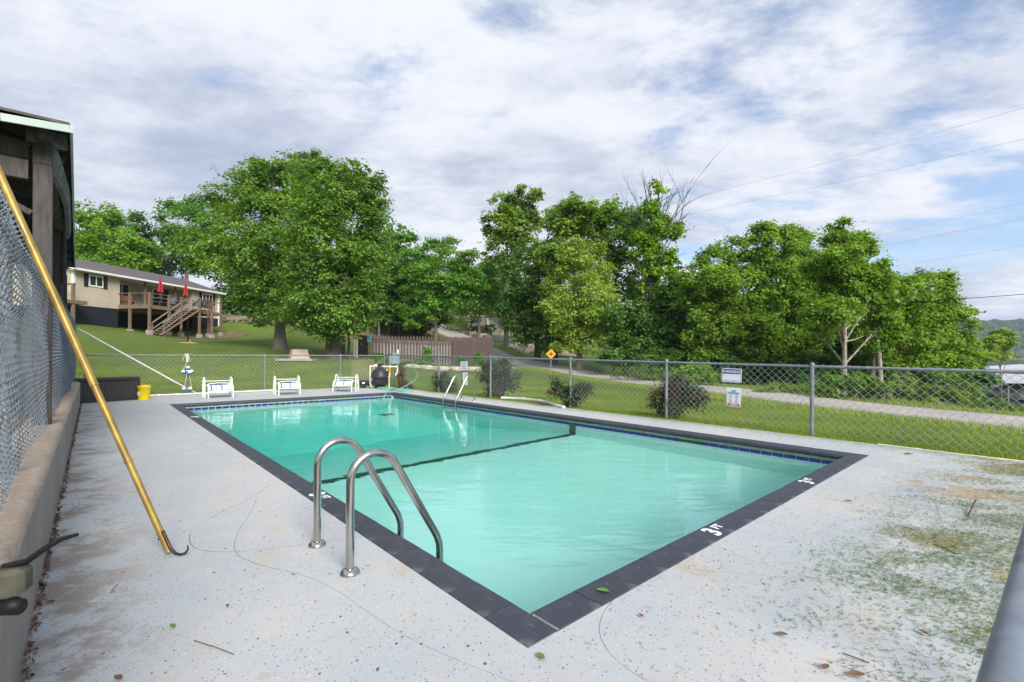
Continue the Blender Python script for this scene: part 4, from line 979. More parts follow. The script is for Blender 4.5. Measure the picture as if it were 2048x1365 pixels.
mb = MB()                                                  # diving figure over two waves
for (x0, y0, x1, y1, w) in ((-.035, .118, .0, .108, .010), (.0, .108, .03, .128, .012), (-.05, .100, -.01, .094, .006), (-.01, .094, .04, .100, .006)):
    mb.bar(c+x*x0+up*y0+NU*.003, c+x*x1+up*y1+NU*.003, w, .001, NU)
mb.ball(c+x*.038+up*.132+NU*.002, .008, 8, (1, 1, .3)); mb.build('emblem', MAT['sign_teal'], t)
for ix in (-1, 1):
    for iy in (0, 1):
        q = c+x*(ix*.052)+up*(.018-iy*.082)+NU*.003; pts = [q+x*(.022*math.cos(a))+up*(.022*math.sin(a)) for a in [2*math.pi*i/16 for i in range(17)]]
        mb = MB(); mb.tube(pts, .0022, 5, caps=False); mb.bar(q-x*.012-up*.010, q+x*.012+up*.012, .005, .001, NU); mb.build('pictogram', MAT['sign_grey'], t)
        strip(t, 'small_print', c, x, up, ix*.052, -.014-iy*.082, .06, .007, 'sign_grey')
strip(t, 'red_bar', c, x, up, 0, -.135, .215, .042, 'sign_red'); strip(t, 'small_print', c, x, up, 0, -.127, .15, .007, 'sign_white', .003); strip(t, 'small_print', c, x, up, 0, -.142, .11, .007, 'sign_white', .003)
t, c, x, up = plate('notice_sign', 'small square white notice on the fence above the far ladder', 10.26, .785, 1.04, .36, rot=R(1))
for i, (yy, w) in enumerate(((.09, .2), (.045, .18), (.0, .24), (-.03, .22), (-.085, .26))): strip(t, 'small_print', c, x, up, 0, yy, w, .012, 'sign_blue' if i in (1, 4) else 'sign_grey')
t, c, x, up = plate('notice_sign', 'narrow white notice seen through the bows of the far ladder', 10.2, .32, .70, .24, rot=R(1))
for yy, w in ((.12, .10), (.05, .12), (-.02, .1)): strip(t, 'small_print', c, x, up, .04, yy, w, .02, 'sign_blue')
strip(t, 'small_print', c, x, up, -.04, -.14, .1, .05, 'sign_red')
ORD = ['first', 'second', 'third', 'fourth', 'fifth', 'sixth', 'seventh', 'eighth', 'ninth', 'tenth', 'eleventh', 'twelfth', 'thirteenth', 'last']

# ------------------------------------------------------------------ timber pavilion on the left
PE = Vector((-.677, .736, 0)).normalized(); PN = Vector((.736, .677, 0)).normalized()
PC = Vector((-4.27, 4.55, 0))                                    # eave corner, plan
PO1 = Vector((-4.673, 4.70, 0)); PO2 = PO1+PE*4.55
pav = thing('picnic_pavilion', 'dark brown timber pavilion with shingle roof at the left edge', 'pavilion', PO1)
for q in (PO1, PO2, PO1+PE*9.1, PO1-PN*5.2, PO2-PN*5.2, PO1+PE*9.1-PN*5.2):
    mb = MB(); mb.bbox(q+UPZ*1.62, (.14, .14, 3.0), math.atan2(PN.y, PN.x), .006); mb.build('post', MAT['dark_wood'], pav)
for q in (PO1, PO2):
    mb = MB(); mb.bbox(q+UPZ*3.215+PN*.0, (.145, .15, .19), math.atan2(PN.y, PN.x), .006); mb.build('post_cap', MAT['dark_wood'], pav)
mb = MB(); mb.frame(PO1-PN*2.2+UPZ*3.03-PE*.05, PN, PE, UPZ, 2.1, .04, .09); mb.build('header_beam', MAT['dark_wood'], pav)
mb = MB(); mb.frame(PO1-PN*2.6+UPZ*3.245+PE*.02, PN, PE, UPZ, 2.5, .045, .08); mb.build('header_beam', MAT['dark_wood'], pav)
mb = MB(); mb.frame(PO1+PN*.03-PE*.07+UPZ*3.372, PN, PE, UPZ, .145, .075, .056); mb.build('beam_end', MAT['dark_wood_h'], pav)
mb = MB(); mb.frame(PO1+PE*4.6+UPZ*3.36+PN*.02, PE, PN, UPZ, 4.9, .05, .05); mb.build('side_beam', MAT['dark_wood'], pav)
# knee braces under the front header
a = PO1-PN*.075+UPZ*2.62; mb = MB(); mb.bar(a, a-PN*1.1+UPZ*.62+PE*.06, .05, .13, PE); mb.build('knee_brace', MAT['dark_wood'], pav)
a = PO1-PN*.3+PE*1.8+UPZ*3.1; mb = MB(); mb.bar(a, a-PN*2.2-UPZ*.9, .05, .14, PE); mb.build('knee_brace', MAT['dark_wood'], pav)
a = PO2-PE*.02+PN*.09; mb = MB(); mb.bbox(a+UPZ*2.9-PE*.05, (.05, .09, .95), math.atan2(PN.y, PN.x), .004); mb.build('post_strap', MAT['dark_wood'], pav)
# bowed arch board along the side
tp = [(109, 284), (122.6, 320.8), (131.5, 352), (138.5, 378), (141.4, 400), (142.5, 437), (142, 465)]
bt = [(103.8, 341.5), (110.8, 356), (122.6, 374), (130.5, 394), (136.5, 415.7), (139, 444), (138.5, 478)]
Ys = [4.72, 5.0, 5.35, 5.9, 6.5, 7.1, 7.7]; vs = []
for (a, b, y) in zip(tp, bt, Ys):
    for k_ in (0, 1): vs += [deep(a[0], a[1], y)-PN*(.045*k_), deep(b[0], b[1], y)-PN*(.045*k_)]
fs = []
for i in range(6):
    o_ = i*4; n4 = o_+4
    fs += [(o_, o_+1, n4+1, n4), (o_+2, n4+2, n4+3, o_+3), (o_, n4, n4+2, o_+2), (o_+1, o_+3, n4+3, n4+1)]
fs += [(0, 2, 3, 1), (24, 25, 27, 26)]
mb = MB(); mb.add(vs, fs); mb.build('arched_brace', MAT['dark_wood_h'], pav)
# roof: front eave sags a little to the left
def RE(a, b, up=0.0):                                            # a towards the left of the corner, b back along the side
    zz_ = 3.445-.085*min(a, 1.5)
    return PC-PN*a+PE*b+UPZ*(zz_+up)
W2, D2, rise = 6.4, 10.2, 1.1
e0, e1, e2, e3 = RE(0, 0), RE(W2, 0), RE(W2, D2), RE(0, D2); r0, r1 = RE(W2/2, W2/2, rise), RE(W2/2, D2-W2/2, rise)
for q in ([e0, e1, r0], [e1, e2, r1, r0], [e2, e3, r1], [e3, e0, r0, r1]):
    q = [p_+UPZ*.004 for p_ in q]; mb = MB(); mb.prism([p_+UPZ*.028 for p_ in q], (0, 0, -.026)); mb.build('roof_slope', MAT['shingle'], pav)
mb = MB(); mb.add([e0-UPZ*.03, e1-UPZ*.03, e2-UPZ*.03, e3-UPZ*.03, r0-UPZ*.03, r1-UPZ*.03], [(0, 1, 4), (1, 2, 5, 4), (2, 3, 5), (3, 0, 4, 5)]); mb.build('roof_underside', MAT['soffit'], pav)
for (a, b) in ((0, .453), (.456, .86), (.863, W2)):
    mb = MB(); p_, q = RE(a, -.012, -.036), RE(b, -.012, -.036); mb.bar(p_, q, .02, .068); mb.build('fascia', MAT['fascia'], pav)
mb = MB(); mb.bar(RE(-.012, -.02, -.036), RE(-.012, D2, -.036), .02, .072); mb.build('fascia', MAT['fascia'], pav)
for i in range(8):
    mb = MB(); f = .8+i*1.15; mb.bar(RE(.05, f, -.10), RE(W2/2-.1, f if f < W2/2 else min(f, D2-W2/2), rise*.93-.10), .05, .10); mb.build('rafter', MAT['dark_wood'], pav)
k = M('green_moss', .95); MAT['moss'] = simple('green_moss', (.10, .12, .03), (.05, .06, .02), 20, .95)
for i in range(2):
    mb = MB(); c_ = PO1+UPZ*(3.30-i*.06)-PN*(.02+.05*i)-PE*.09
    for j in range(26): mb.tube([c_+Vector((random.gauss(0, .06), random.gauss(0, .03), random.gauss(0, .02))), c_+Vector((random.gauss(0, .13), random.gauss(0, .05), random.gauss(-.01, .035)))], .0022, 3, caps=False)
    if i == 0: tag(mb.build('bird_nest', MAT['moss']), 'straggly old bird nest tucked under the pavilion eave', 'nest')
# shaded table and benches under the roof, glimpsed through the fence
pt_ = PO1-PN*2.6+PE*2.0
def picnic(c, ang, name='picnic_table', label='', m='dark_wood_h', z0=None):
    z0 = ground(c.x, c.y) if z0 is None else z0
    t = thing(name, label, 'picnic table', (c.x, c.y, z0)); c = Vector((c.x, c.y, z0)); ax = Vector((math.cos(ang), math.sin(ang), 0)); ay = Vector((-ax.y, ax.x, 0))
    for i in range(5): mb = MB(); mb.frame(c+ay*(-.30+.15*i)+UPZ*.74, ax, ay, UPZ, .9, .07, .019); mb.build('top_board', MAT[m], t)
    for sg in (-1, 1):
        mb = MB(); mb.frame(c+ay*(.68*sg)+UPZ*.44, ax, ay, UPZ, .9, .13, .019); mb.build('bench_board', MAT[m], t)
    for sx in (-1, 1):
        for sg in (-1, 1): mb = MB(); mb.bar(c+ax*(.65*sx)+ay*(.62*sg), c+ax*(.65*sx)+ay*(.25*sg)+UPZ*.72, .04, .09, ax); mb.build('leg', MAT[m], t)
        mb = MB(); mb.frame(c+ax*(.60*sx)+UPZ*.40, ay, ax, UPZ, .78, .02, .05); mb.build('crossbar', MAT[m], t)
    return t
picnic(pt_, math.atan2(PE.y, PE.x), label='dark picnic table in the shade under the pavilion')
picnic(PO1-PN*2.6+PE*5.6, math.atan2(PE.y, PE.x), label='second dark picnic table farther back beneath the pavilion roof')

# ------------------------------------------------------------------ house on the slope
HA = Vector((-31.6, 34.0, 0)); HE = Vector((.14, 1, 0)).normalized(); HN = Vector((HE.y, -HE.x, 0))
def Hs(a, b, z): q = HA+HE*a+HN*b; return Vector((q.x, q.y, z))
house = thing('house', 'long tan single storey house with a dark base on the grassy slope', 'house', Hs(7, -3, 0))
EV, FL = 7.22, 4.66
def slab(name, m, a0, a1, b0, b1, z0, z1, par=None):
    mb = MB(); mb.frame(Hs((a0+a1)/2, (b0+b1)/2, (z0+z1)/2), HE, HN, UPZ, (a1-a0)/2, (b1-b0)/2, (z1-z0)/2); return mb.build(name, MAT[m], par or house)
slab('wall', 'siding', 0, 3.5, -.12, 0, FL, EV); slab('wall', 'siding', 3.5, 10.55, -1.72, -1.6, FL, EV); slab('wall', 'siding', 10.55, 13.9, -.12, 0, FL, EV)
slab('wall', 'siding', 3.38, 3.5, -1.6, -.12, FL, EV); slab('wall', 'siding', 10.55, 10.67, -1.6, -.12, FL, EV)
slab('wall', 'siding', 0, .12, -8.4, -.12, FL, EV+.02); slab('wall', 'siding', 13.78, 13.9, -8.4, -.12, FL, EV+.02); slab('wall', 'siding', .12, 13.78, -8.4, -8.28, FL, EV)
slab('foundation', 'navy_black', .04, 3.4, -8.3, -.05, 2.6, FL); slab('foundation', 'navy_black', 3.4, 10.6, -8.3, -1.7, 2.6, FL); slab('foundation', 'navy_black', 10.6, 13.86, -8.3, -.05, 2.6, FL)
slab('corner_board', 'white_paint', -.025, .13, -.13, .025, FL, EV); slab('downpipe', 'white_paint', 13.9, 13.98, -.06, .06, 3.6, EV); slab('corner_board', 'white_paint', 13.76, 13.925, -.10, .022, FL, EV)
gab = [Hs(.0, -8.4, EV), Hs(.0, 0, EV), Hs(.0, -4.2, 8.62)]
mb = MB(); mb.prism(gab, HE*.12); mb.build('gable', MAT['siding'], house); mb = MB(); mb.prism([g+HE*13.78 for g in gab], HE*.12); mb.build('gable', MAT['siding'], house)
for sg in (0, 1):
    b_e, b_r = (.45, -4.2) if sg == 0 else (-8.85, -4.2)
    zE = EV-.02
    q = [Hs(-.35, b_e, zE), Hs(14.25, b_e, zE), Hs(14.25, b_r, 8.74), Hs(-.35, b_r, 8.74)]
    mb = MB(); mb.prism([v_+UPZ*.07 for v_ in q], (0, 0, -.07)); mb.build('roof', MAT['shingle'], house)
slab('gutter', 'white_paint', -.36, 14.26, .45, .56, EV-.08, EV+.06); slab('soffit', 'white_paint', -.3, 14.2, -.0, .44, EV-.10, EV-.06); slab('soffit', 'white_paint', 3.5, 10.55, -1.6, -.0, EV-.10, EV-.05)
mb = MB(); mb.bar(Hs(-.37, .5, EV+.0), Hs(-.37, -4.2, 8.74), .03, .16); mb.bar(Hs(-.37, -8.9, EV), Hs(-.37, -4.2, 8.74), .03, .16); mb.build('rake_board', MAT['white_paint'], house)
def window(a0, a1, z0, z1, b, panes, shut=True):
    f = slab('window', 'white_paint', a0, a1, b+.0, b+.05, z0, z1); w = (a1-a0-.09*(panes+1)+.0)/panes
    for i in range(panes):
        x0 = a0+.09+i*(w+.09); slab('pane', 'glass', x0, x0+w, b+.03, b+.053, z0+.10, z1-.10, f)
    if shut:
        for x0 in (a0-.33, a1+.03): slab('shutter', 'shutter', x0, x0+.30, b, b+.04, z0-.06, z1+.06)
window(1.07, 2.14, 6.15, 7.02, 0, 2); window(11.75, 13.05, 6.05, 7.0, 0, 3)
window(4.45, 5.75, 5.75, 7.0, -1.6, 2, False)
slab('door', 'shutter', 3.62, 4.1, -1.6, -1.55, 5.0, 7.0); dr = slab('door', 'white_paint', 7.9, 8.8, -1.6, -1.54, 5.0, 7.02); slab('pane', 'glass', 8.05, 8.65, -1.56, -1.535, 5.3, 6.85, dr)
slab('door', 'shutter', 8.95, 9.6, -1.6, -1.55, 5.0, 7.0)
for a in (5.7, 7.2, 8.7): slab('porch_post', 'deck_wood', a, a+.13, -.13, .0, 5.02, EV-.1)
sg_ = slab('wall_sign', 'teal', 6.45, 6.8, -1.6, -1.57, 6.1, 6.5)
t = thing('side_porch', 'weathered wooden porch corner at the left end of the house', 'porch', Hs(-.3, 1.6, 3))
for (b0, z0, z1) in ((1.0, 3.0, 6.0),): mb = MB(); mb.frame(Hs(-.9, 1.1, 4.4), HE, HN, UPZ, .08, .08, 1.6); mb.build('post', MAT['deck_wood'], t)
mb = MB(); mb.frame(Hs(-.9, -.2, 4.75), HE, HN, UPZ, .9, 1.4, .12); mb.build('platform', MAT['deck_wood'], t); mb = MB(); mb.frame(Hs(-.9, -.2, 6.0), HE, HN, UPZ, .07, 1.45, .05); mb.build('rail', MAT['deck_wood'], t)

# timber deck with stair
DZ = 5.0
dk = thing('wooden_deck', 'raised wooden deck with stairs along the front of the house', 'deck', Hs(7, 1.5, 3))
def dslab(name, m, a0, a1, b0, b1, z0, z1):
    mb = MB(); mb.frame(Hs((a0+a1)/2, (b0+b1)/2, (z0+z1)/2), HE, HN, UPZ, (a1-a0)/2, (b1-b0)/2, (z1-z0)/2); return mb.build(name, MAT[m], dk)
nb = 30
for i in range(nb):
    b0 = -1.58+i*.14; dslab('floor_board', 'deck_wood', 3.42, 10.9, b0, b0+.134, DZ-.04, DZ)
dslab('rim_joist', 'deck_wood', 3.42, 10.9, 2.625, 2.665, DZ-.30, DZ-.002); dslab('rim_joist', 'deck_wood', 3.38, 3.42, -1.5, 2.66, DZ-.30, DZ-.002); dslab('rim_joist', 'deck_wood', 10.9, 10.94, -.0, 2.66, DZ-.30, DZ-.002)
dslab('landing', 'deck_wood_grey', 7.1, 8.6, 2.67, 3.75, DZ-.06, DZ-.01)
for (a, b, up) in ((3.42, 1.0, .95), (3.42, 2.74, .95), (5.2, 2.74, .95), (6.4, 2.74, .95), (7.15, 3.80, .95), (8.55, 3.80, .95), (10.85, 2.74, .95), (9.4, .6, -.2), (5.5, .6, -.2), (9.4, 2.74, .95)):
    q = Hs(a, b, 0); g = ground(q.x, q.y); dslab('post', 'deck_wood', a-.075, a+.075, b-.075, b+.075, g-.1, DZ+up)
    dslab('pier', 'pier', a-.16, a+.16, b-.16, b+.16, g-.2, g+(.36 if b > 2 else .12))
for z in (DZ+.88,):
    dslab('rail', 'deck_wood', 3.36, 3.46, -.0, 2.8, z, z+.05); dslab('rail', 'deck_wood', 3.5, 7.1, 2.69, 2.79, z, z+.045)
    dslab('rail', 'deck_wood_grey', 8.6, 10.9, 2.69, 2.79, z, z+.05); dslab('rail', 'deck_wood_grey', 7.15, 8.55, 3.76, 3.84, z, z+.05); dslab('rail', 'deck_wood_grey', 10.81, 10.89, .2, 2.7, z, z+.05)
for i in range(12): a = 7.3+i*.105; dslab('baluster', 'bbq', a, a+.02, 3.79, 3.81, DZ+.1, DZ+.88)
for z in (DZ+.3, DZ+.6): dslab('rail_cable', 'wire', 3.5, 7.1, 2.735, 2.745, z, z+.012)
gs = Hs(3.3, 3.25, 0); gz = ground(gs.x, gs.y); n_st = 12; run0, run1 = 7.08, 3.45
for i in range(n_st):
    f = (i+1)/(n_st+1); a = run0+(run1-run0)*f; z = DZ+(gz-DZ)*f
    mb = MB(); mb.frame(Hs(a, 3.22, z), HE, HN, UPZ, .15, .50, .02); mb.build('tread', MAT['deck_wood_grey'], dk)
for b in (2.70, 3.76):
    mb = MB(); mb.bar(Hs(run0+.05, b, DZ-.12), Hs(run1-.1, b, gz+.02), .04, .25, HN); mb.build('stringer', MAT['deck_wood'], dk)
    mb = MB(); mb.bar(Hs(run0+.02, b+.02, DZ+.93), Hs(run1+.15, b+.02, gz+.95), .14, .05); mb.build('handrail', MAT['deck_wood_grey'], dk)
    mb = MB(); mb.bar(Hs(run0+.02, b+.02, DZ+.42), Hs(run1+.15, b+.02, gz+.45), .05, .10, HN); mb.build('handrail', MAT['deck_wood_grey'], dk)
    mb = MB(); q = Hs(run1+.25, b, 0); mb.bbox(Hs(run1+.25, b, (gz+gz+1.0)/2-.05), (.12, .12, 1.15), 0, .01); mb.build('post', MAT['deck_wood'], dk)
    a = (run0+run1)/2; zm = (DZ+gz)/2; mb = MB(); mb.frame(Hs(a, b+.06, zm+.1), HE, HN, UPZ, .06, .05, .85); mb.build('post', MAT['deck_wood'], dk)
# furniture on the deck
def umbrella(a, b, label):
    t = thing('patio_umbrella', label, 'umbrella', Hs(a, b, DZ), 0, 'closed red umbrellas on the house deck'); o_ = Hs(a, b, DZ)
    mb = MB(); mb.tube([o_, o_+UPZ*2.55], .022, 8); mb.lathe([(.22, 0), (.22, .05), (.05, .08)], o_, 12); mb.build('pole', MAT['bbq'], t)
    mb = MB(); n = 20; vs = []; pr = [(.02, 2.50), (.055, 2.40), (.10, 2.0), (.15, 1.55), (.175, 1.36), (.15, 1.34)]
    for r, z in pr:
        for k_ in range(n): a_ = 2*math.pi*k_/n; q = r*(1+.28*(1 if k_ % 2 else -1)*(r > .05)); vs.append(o_+Vector((q*math.cos(a_), q*math.sin(a_), z)))
    mb.add(vs, [(i*n+k_, i*n+(k_+1) % n, (i+1)*n+(k_+1) % n, (i+1)*n+k_) for i in range(len(pr)-1) for k_ in range(n)]); mb.build('canopy', MAT['red'], t)
umbrella(6.15, 1.0, 'closed red umbrella at the left table on the house deck'); umbrella(8.75, 1.0, 'closed red umbrella nearer the big oak on the house deck')
def pchair(a, b, ang, label):
    o_ = Hs(a, b, DZ); t = thing('patio_chair', label, 'chair', o_, 0, 'slate grey chairs on the house deck'); ax = HE*math.cos(ang)+HN*math.sin(ang); ay = Vector((-ax.y, ax.x, 0))
    mb = MB(); mb.frame(o_+UPZ*.43, ax, ay, UPZ, .25, .25, .02); mb.build('seat', MAT['slate'], t)
    mb = MB(); mb.bar(o_-ax*.24+UPZ*.45, o_-ax*.38+UPZ*1.0, .50, .02, ay.cross(UPZ)); mb.build('backrest', MAT['slate'], t)
    for sx in (-1, 1):
        for sy in (-1, 1): mb = MB(); mb.bar(o_+ax*(.26*sx)+ay*(.26*sy), o_+ax*(.22*sx)+ay*(.26*sy)+UPZ*.62, .025, .025); mb.build('leg', MAT['bbq'], t)
        mb = MB(); mb.frame(o_+ay*(.26*sx)+UPZ*.63, ax, ay, UPZ, .26, .025, .012); mb.build('armrest', MAT['bbq'], t)
for a, b, g_, lb in ((5.0, 1.5, 0, 'grey patio chair at the left end of the deck table'), (6.9, 1.4, 2.6, 'grey patio chair just right of the left red umbrella'), (7.4, .7, 3.6, 'grey patio chair between the two red umbrellas, near the wall'),
                     (8.0, 1.7, 1.2, 'grey patio chair behind the stair head'), (8.9, 2.0, 2.0, 'grey patio chair behind the black balusters of the landing'), (9.9, 1.9, 1.6, 'grey patio chair under the right window, left of its twin'), (10.55, 1.9, 1.7, 'grey patio chair at the far right corner of the deck')):
    pchair(a, b, g_, lb)
o_ = Hs(5.75, 1.5, DZ); t = thing('deck_table', 'wooden picnic table beside the left red umbrella on the deck', 'table', o_)
for i in range(5): mb = MB(); mb.frame(o_+HN*(-.3+.15*i)+UPZ*.74, HE, HN, UPZ, .62, .07, .02); mb.build('top_board', MAT['deck_wood'], t)
for sx in (-1, 1):
    for sy in (-1, 1): mb = MB(); mb.bar(o_+HE*(.4*sx)+HN*(.45*sy), o_+HE*(.4*sx)+HN*(.2*sy)+UPZ*.73, .05, .08); mb.build('leg', MAT['bbq'], t)
o_ = Hs(4.35, -.4, DZ); t = thing('porch_bench', 'dark red bench under the porch window of the house', 'bench', o_)
mb = MB(); mb.frame(o_+UPZ*.42, HE, HN, UPZ, .75, .22, .03); mb.build('seat', MAT['terracotta'], t); mb = MB(); mb.frame(o_+UPZ*.68-HN*.22, HE, HN, UPZ, .75, .025, .2); mb.build('backrest', MAT['terracotta'], t)
for sx in (-1, 1): mb = MB(); mb.frame(o_+HE*(.68*sx)+UPZ*.2, HE, HN, UPZ, .03, .2, .2); mb.build('leg', MAT['terracotta'], t)
# rubble wall and rocks right of the house
for i in range(12):
    p = deep(446+i*6.5, 640+i*.9, 50+i*.2); mb = MB(); rock(mb, (p.x, p.y, ground(p.x, p.y)+.12+.18*(i % 2)), random.uniform(.3, .55), .35, random.uniform(.2, .32)); tag(mb.build('rubble_stone', MAT['rock_brown']), 'rough stone in the rubble bank right of the house, %s from its left end' % ORD[i], 'rock', 'rubble stones right of the house')

# ------------------------------------------------------------------ lawn furniture
g = deep(376, 686, 30); gz_ = ground(g.x, g.y); gb = Vector((g.x, g.y, gz_))
t = thing('park_grill', 'black pedestal park grill standing on the lawn below the house deck', 'grill', gb)
mb = MB(); mb.lathe([(.55, -.04), (.55, .02), (.1, .025)], gb, 16); mb.build('concrete_pad', MAT['concrete'], t)
mb = MB(); mb.tube([gb, gb+UPZ*.72], .05, 10); mb.build('post', MAT['bbq'], t)
mb = MB(); mb.box(gb+UPZ*.74, (.52, .40, .03)); mb.box(gb+Vector((-.25, 0, .83)), (.02, .40, .18)); mb.box(gb+Vector((.25, 0, .83)), (.02, .40, .18)); mb.box(gb+Vector((0, .20, .83)), (.52, .02, .18)); mb.box(gb+Vector((0, -.02, .88)), (.5, .36, .012)); mb.build('fire_box', MAT['bbq'], t)
mb = MB(); mb.bar(gb+Vector((-.27, 0, .88)), gb+Vector((-.42, -.02, .87)), .02, .02); mb.build('handle', MAT['bbq'], t)
mb = MB(); rock(mb, gb+Vector((.20, -.1, .10)), .11, .1, .10); tag(mb.build('lump_stone', MAT['terracotta']), 'small rusty lump at the foot of the park grill', 'stone')
pc_ = spot(596, 713, 1.0); pc_ = deep(598, 712, 22.6); zc = ground(pc_.x, pc_.y)
t = thing('concrete_plinth', 'tan tapered concrete plinth on the lawn in front of the oak', 'plinth', (pc_.x, pc_.y, zc))
def frust(c, w0, w1, h, rz, z0): 
    vs = []
    for w, z in ((w0, z0), (w1, z0+h)):
        for a in range(4): q = rz+math.pi/4+a*math.pi/2; vs.append(c+Vector((w*.7071*math.cos(q), w*.7071*math.sin(q), z)))
    return vs, [(3, 2, 1, 0), (4, 5, 6, 7)]+[(i, (i+1) % 4, 4+(i+1) % 4, 4+i) for i in range(4)]
mb = MB(); mb.add(*frust(Vector((pc_.x, pc_.y, zc)), .86, .66, .52, R(33), -.05)); mb.build('block', MAT['concrete'], t)
mb = MB(); mb.frame(Vector((pc_.x+.05, pc_.y-.05, zc-.03)), Vector((1, 0, 0)), Vector((0, 1, 0)), UPZ, .85, .6, .05); mb.build('slab', MAT['pier'], t)
# bird house posts
def pole_house(px, pyb, pyt, Y, label, roof=True, r=.07):
    p = deep(px, pyb, Y); z = ground(p.x, p.y); top = deep(px, pyt, Y).z; t = thing('birdhouse_post' if roof else 'wooden_post', label, 'birdhouse' if roof else 'post', (p.x, p.y, z)); b = Vector((p.x, p.y, 0))
    mb = MB(); mb.tube([b+UPZ*(z-.2), b+UPZ*((z+top)/2)+Vector((.02, 0, 0)), b+UPZ*top], [r*1.2, r, r*.9], 8); mb.build('post', MAT['grey_wood'], t)
    if roof:
        mb = MB(); mb.box(b+UPZ*(top+.10), (.16, .16, .24)); mb.build('nest_box', MAT['deck_wood'], t)
        mb = MB(); q = b+UPZ*(top+.22); mb.prism([q+Vector((-.27, -.22, 0)), q+Vector((.27, -.22, 0)), q+Vector((0, -.22, .13))], (0, .44, 0)); mb.build('roof', MAT['grey_wood'], t)
pole_house(697, 712, 648, 23.6, 'weathered wooden birdhouse on a grey post beside the oak trunk')
pole_house(686.5, 706, 672, 24.4, 'bare grey weathered post between the oak and the white stakes', False, .10)
for i, px in enumerate((708.5, 713.5)):
    p = deep(px, 715, 24.8); z = ground(p.x, p.y); b = Vector((p.x, p.y, z)); mb = MB(); top = deep(px, 677, 24.8).z
    mb.bbox(b+UPZ*((top-z)/2-.1), (.085, .085, top-z+.2), .3, .01); tag(mb.build('white_stake', MAT['white_paint']), ('left' if i == 0 else 'right')+' of the two white stakes beside the brown picket fence', 'stake', 'white stakes by the picket fence')

# ------------------------------------------------------------------ brown picket fence
pf_ = thing('picket_fence', 'brown picket fence with pale gaps standing beyond the pool lawn', 'fence', (-7.8, 26, .6))
mb = MB(); mb.add([(-.0675, -.0095, 0), (.0675, -.0095, 0), (.0675, -.0095, 1), (.035, -.0095, 1.03), (-.035, -.0095, 1.03), (-.0675, -.0095, 1), (-.0675, .0095, 0), (.0675, .0095, 0), (.0675, .0095, 1), (.035, .0095, 1.03), (-.035, .0095, 1.03), (-.0675, .0095, 1)],
   [(0, 1, 2, 3, 4, 5), (11, 10, 9, 8, 7, 6)]+[(i, i+6, (i+1) % 6+6, (i+1) % 6) for i in range(6)]); pk = mb.mesh('picket'); pk.materials.append(MAT['picket'])
def picket_run(a, b, gap, tz, wsc=1.0):
    a = Vector((a.x, a.y, 0)); b = Vector((b.x, b.y, 0)); d = b-a; ln = d.length; d /= ln; n = int(ln/gap); rz = math.atan2(d.y, d.x)
    for i in range(n):
        p = a+d*((i+.5)*ln/n); g = ground(p.x, p.y)-.05; o = bpy.data.objects.new('picket', pk); COL.objects.link(o); o.parent = pf_
        z1 = tz(i/max(1, n-1)); o.location = Vector((p.x, p.y, g))-pf_.location; o.scale = (wsc, 1, z1-g+random.uniform(-.015, .015)); o.rotation_euler = (0, random.uniform(-.008, .008), rz)
    nrm = Vector((-d.y, d.x, 0))
    for f in (.25, .86):
        mb = MB(); z0 = ground(a.x, a.y); z1_ = ground(b.x, b.y); mb.bar(a+nrm*.04+UPZ*(z0+(tz(0)-z0)*f), b+nrm*.04+UPZ*(z1_+(tz(1)-z1_)*f), .04, .09); mb.build('rail', MAT['picket'], pf_)
k1, k2, k3, k4 = deep(736, 730, 25.5), deep(905, 730, 28.0), deep(986, 730, 30.0), deep(716.5, 730, 28.2)
zt = lambda px, py, Y: deep(px, py, Y).z
picket_run(k1, k2, .172, lambda f: zt(736, 673, 25.5)*(1-f)+zt(905, 676, 28)*f, .74)
picket_run(k2, k3, .150, lambda f: zt(905, 676, 28.0)*(1-f)+zt(986, 677, 30)*f)
mb = MB(); mb.bar(k1+Vector((.1, .35, 0))+UPZ*(1.22-k1.z), k2+Vector((0, .35, 0))+UPZ*(1.28-k2.z), .04, 1.55); mb.build('backing_panel', MAT['white_paint'], pf_)
picket_run(k4, k1, .140, lambda f: zt(716.5, 671.5, 28.2)*(1-f)+zt(736, 673, 25.5)*f)
tb = deep(738, 679, 25.3); t = thing('teal_box', 'small teal nest box fixed to the picket fence corner', 'box', tb)
mb = MB(); mb.bbox(tb, (.16, .13, .30), 0, .01); mb.build('box_body', MAT['teal'], t); mb = MB(); mb.box(tb+Vector((0, -.067, .02)), (.07, .004, .07)); mb.build('hole_shade_plate', MAT['sign_black'], t); mb = MB(); mb.box(tb+Vector((0, 0, .16)), (.19, .16, .02)); mb.build('lid', MAT['teal'], t)  # no hole is cut: a black plate paints the dark inside of one
# pale edging stones in front of it
for i, (px, py, Y, w) in enumerate(((824, 737, 23.6, .42), (852, 737.5, 23.7, .36), (882, 739, 23.6, .52), (912, 738, 23.8, .42), (938, 737, 24.0, .40), (960, 735, 24.2, .36))):
    put_rock(px, py, Y, w, .22, .13, MAT['rock'], 'pale flat edging stone before the picket fence, %s from the left' % ORD[i], 'edging_stone', 'edging stones before the picket fence')
for i, (px, py, Y, w) in enumerate(((972, 732, 24.4, .42), (955, 731, 24.8, .3))):
    put_rock(px, py, Y, w, .2, .12, MAT['rock_brown'], ('larger' if i == 0 else 'smaller')+' brown stone at the right end of the edging row', 'edging_stone')
put_rock(1046, 703, 49, .62, .45, .36, MAT['rock'], 'single pale boulder on the grass beyond the picket fence', 'boulder')
put_rock(1025, 746, 26, .18, .15, .16, MAT['rock'], 'small pale stone beside the big reddish shrub', 'rock')

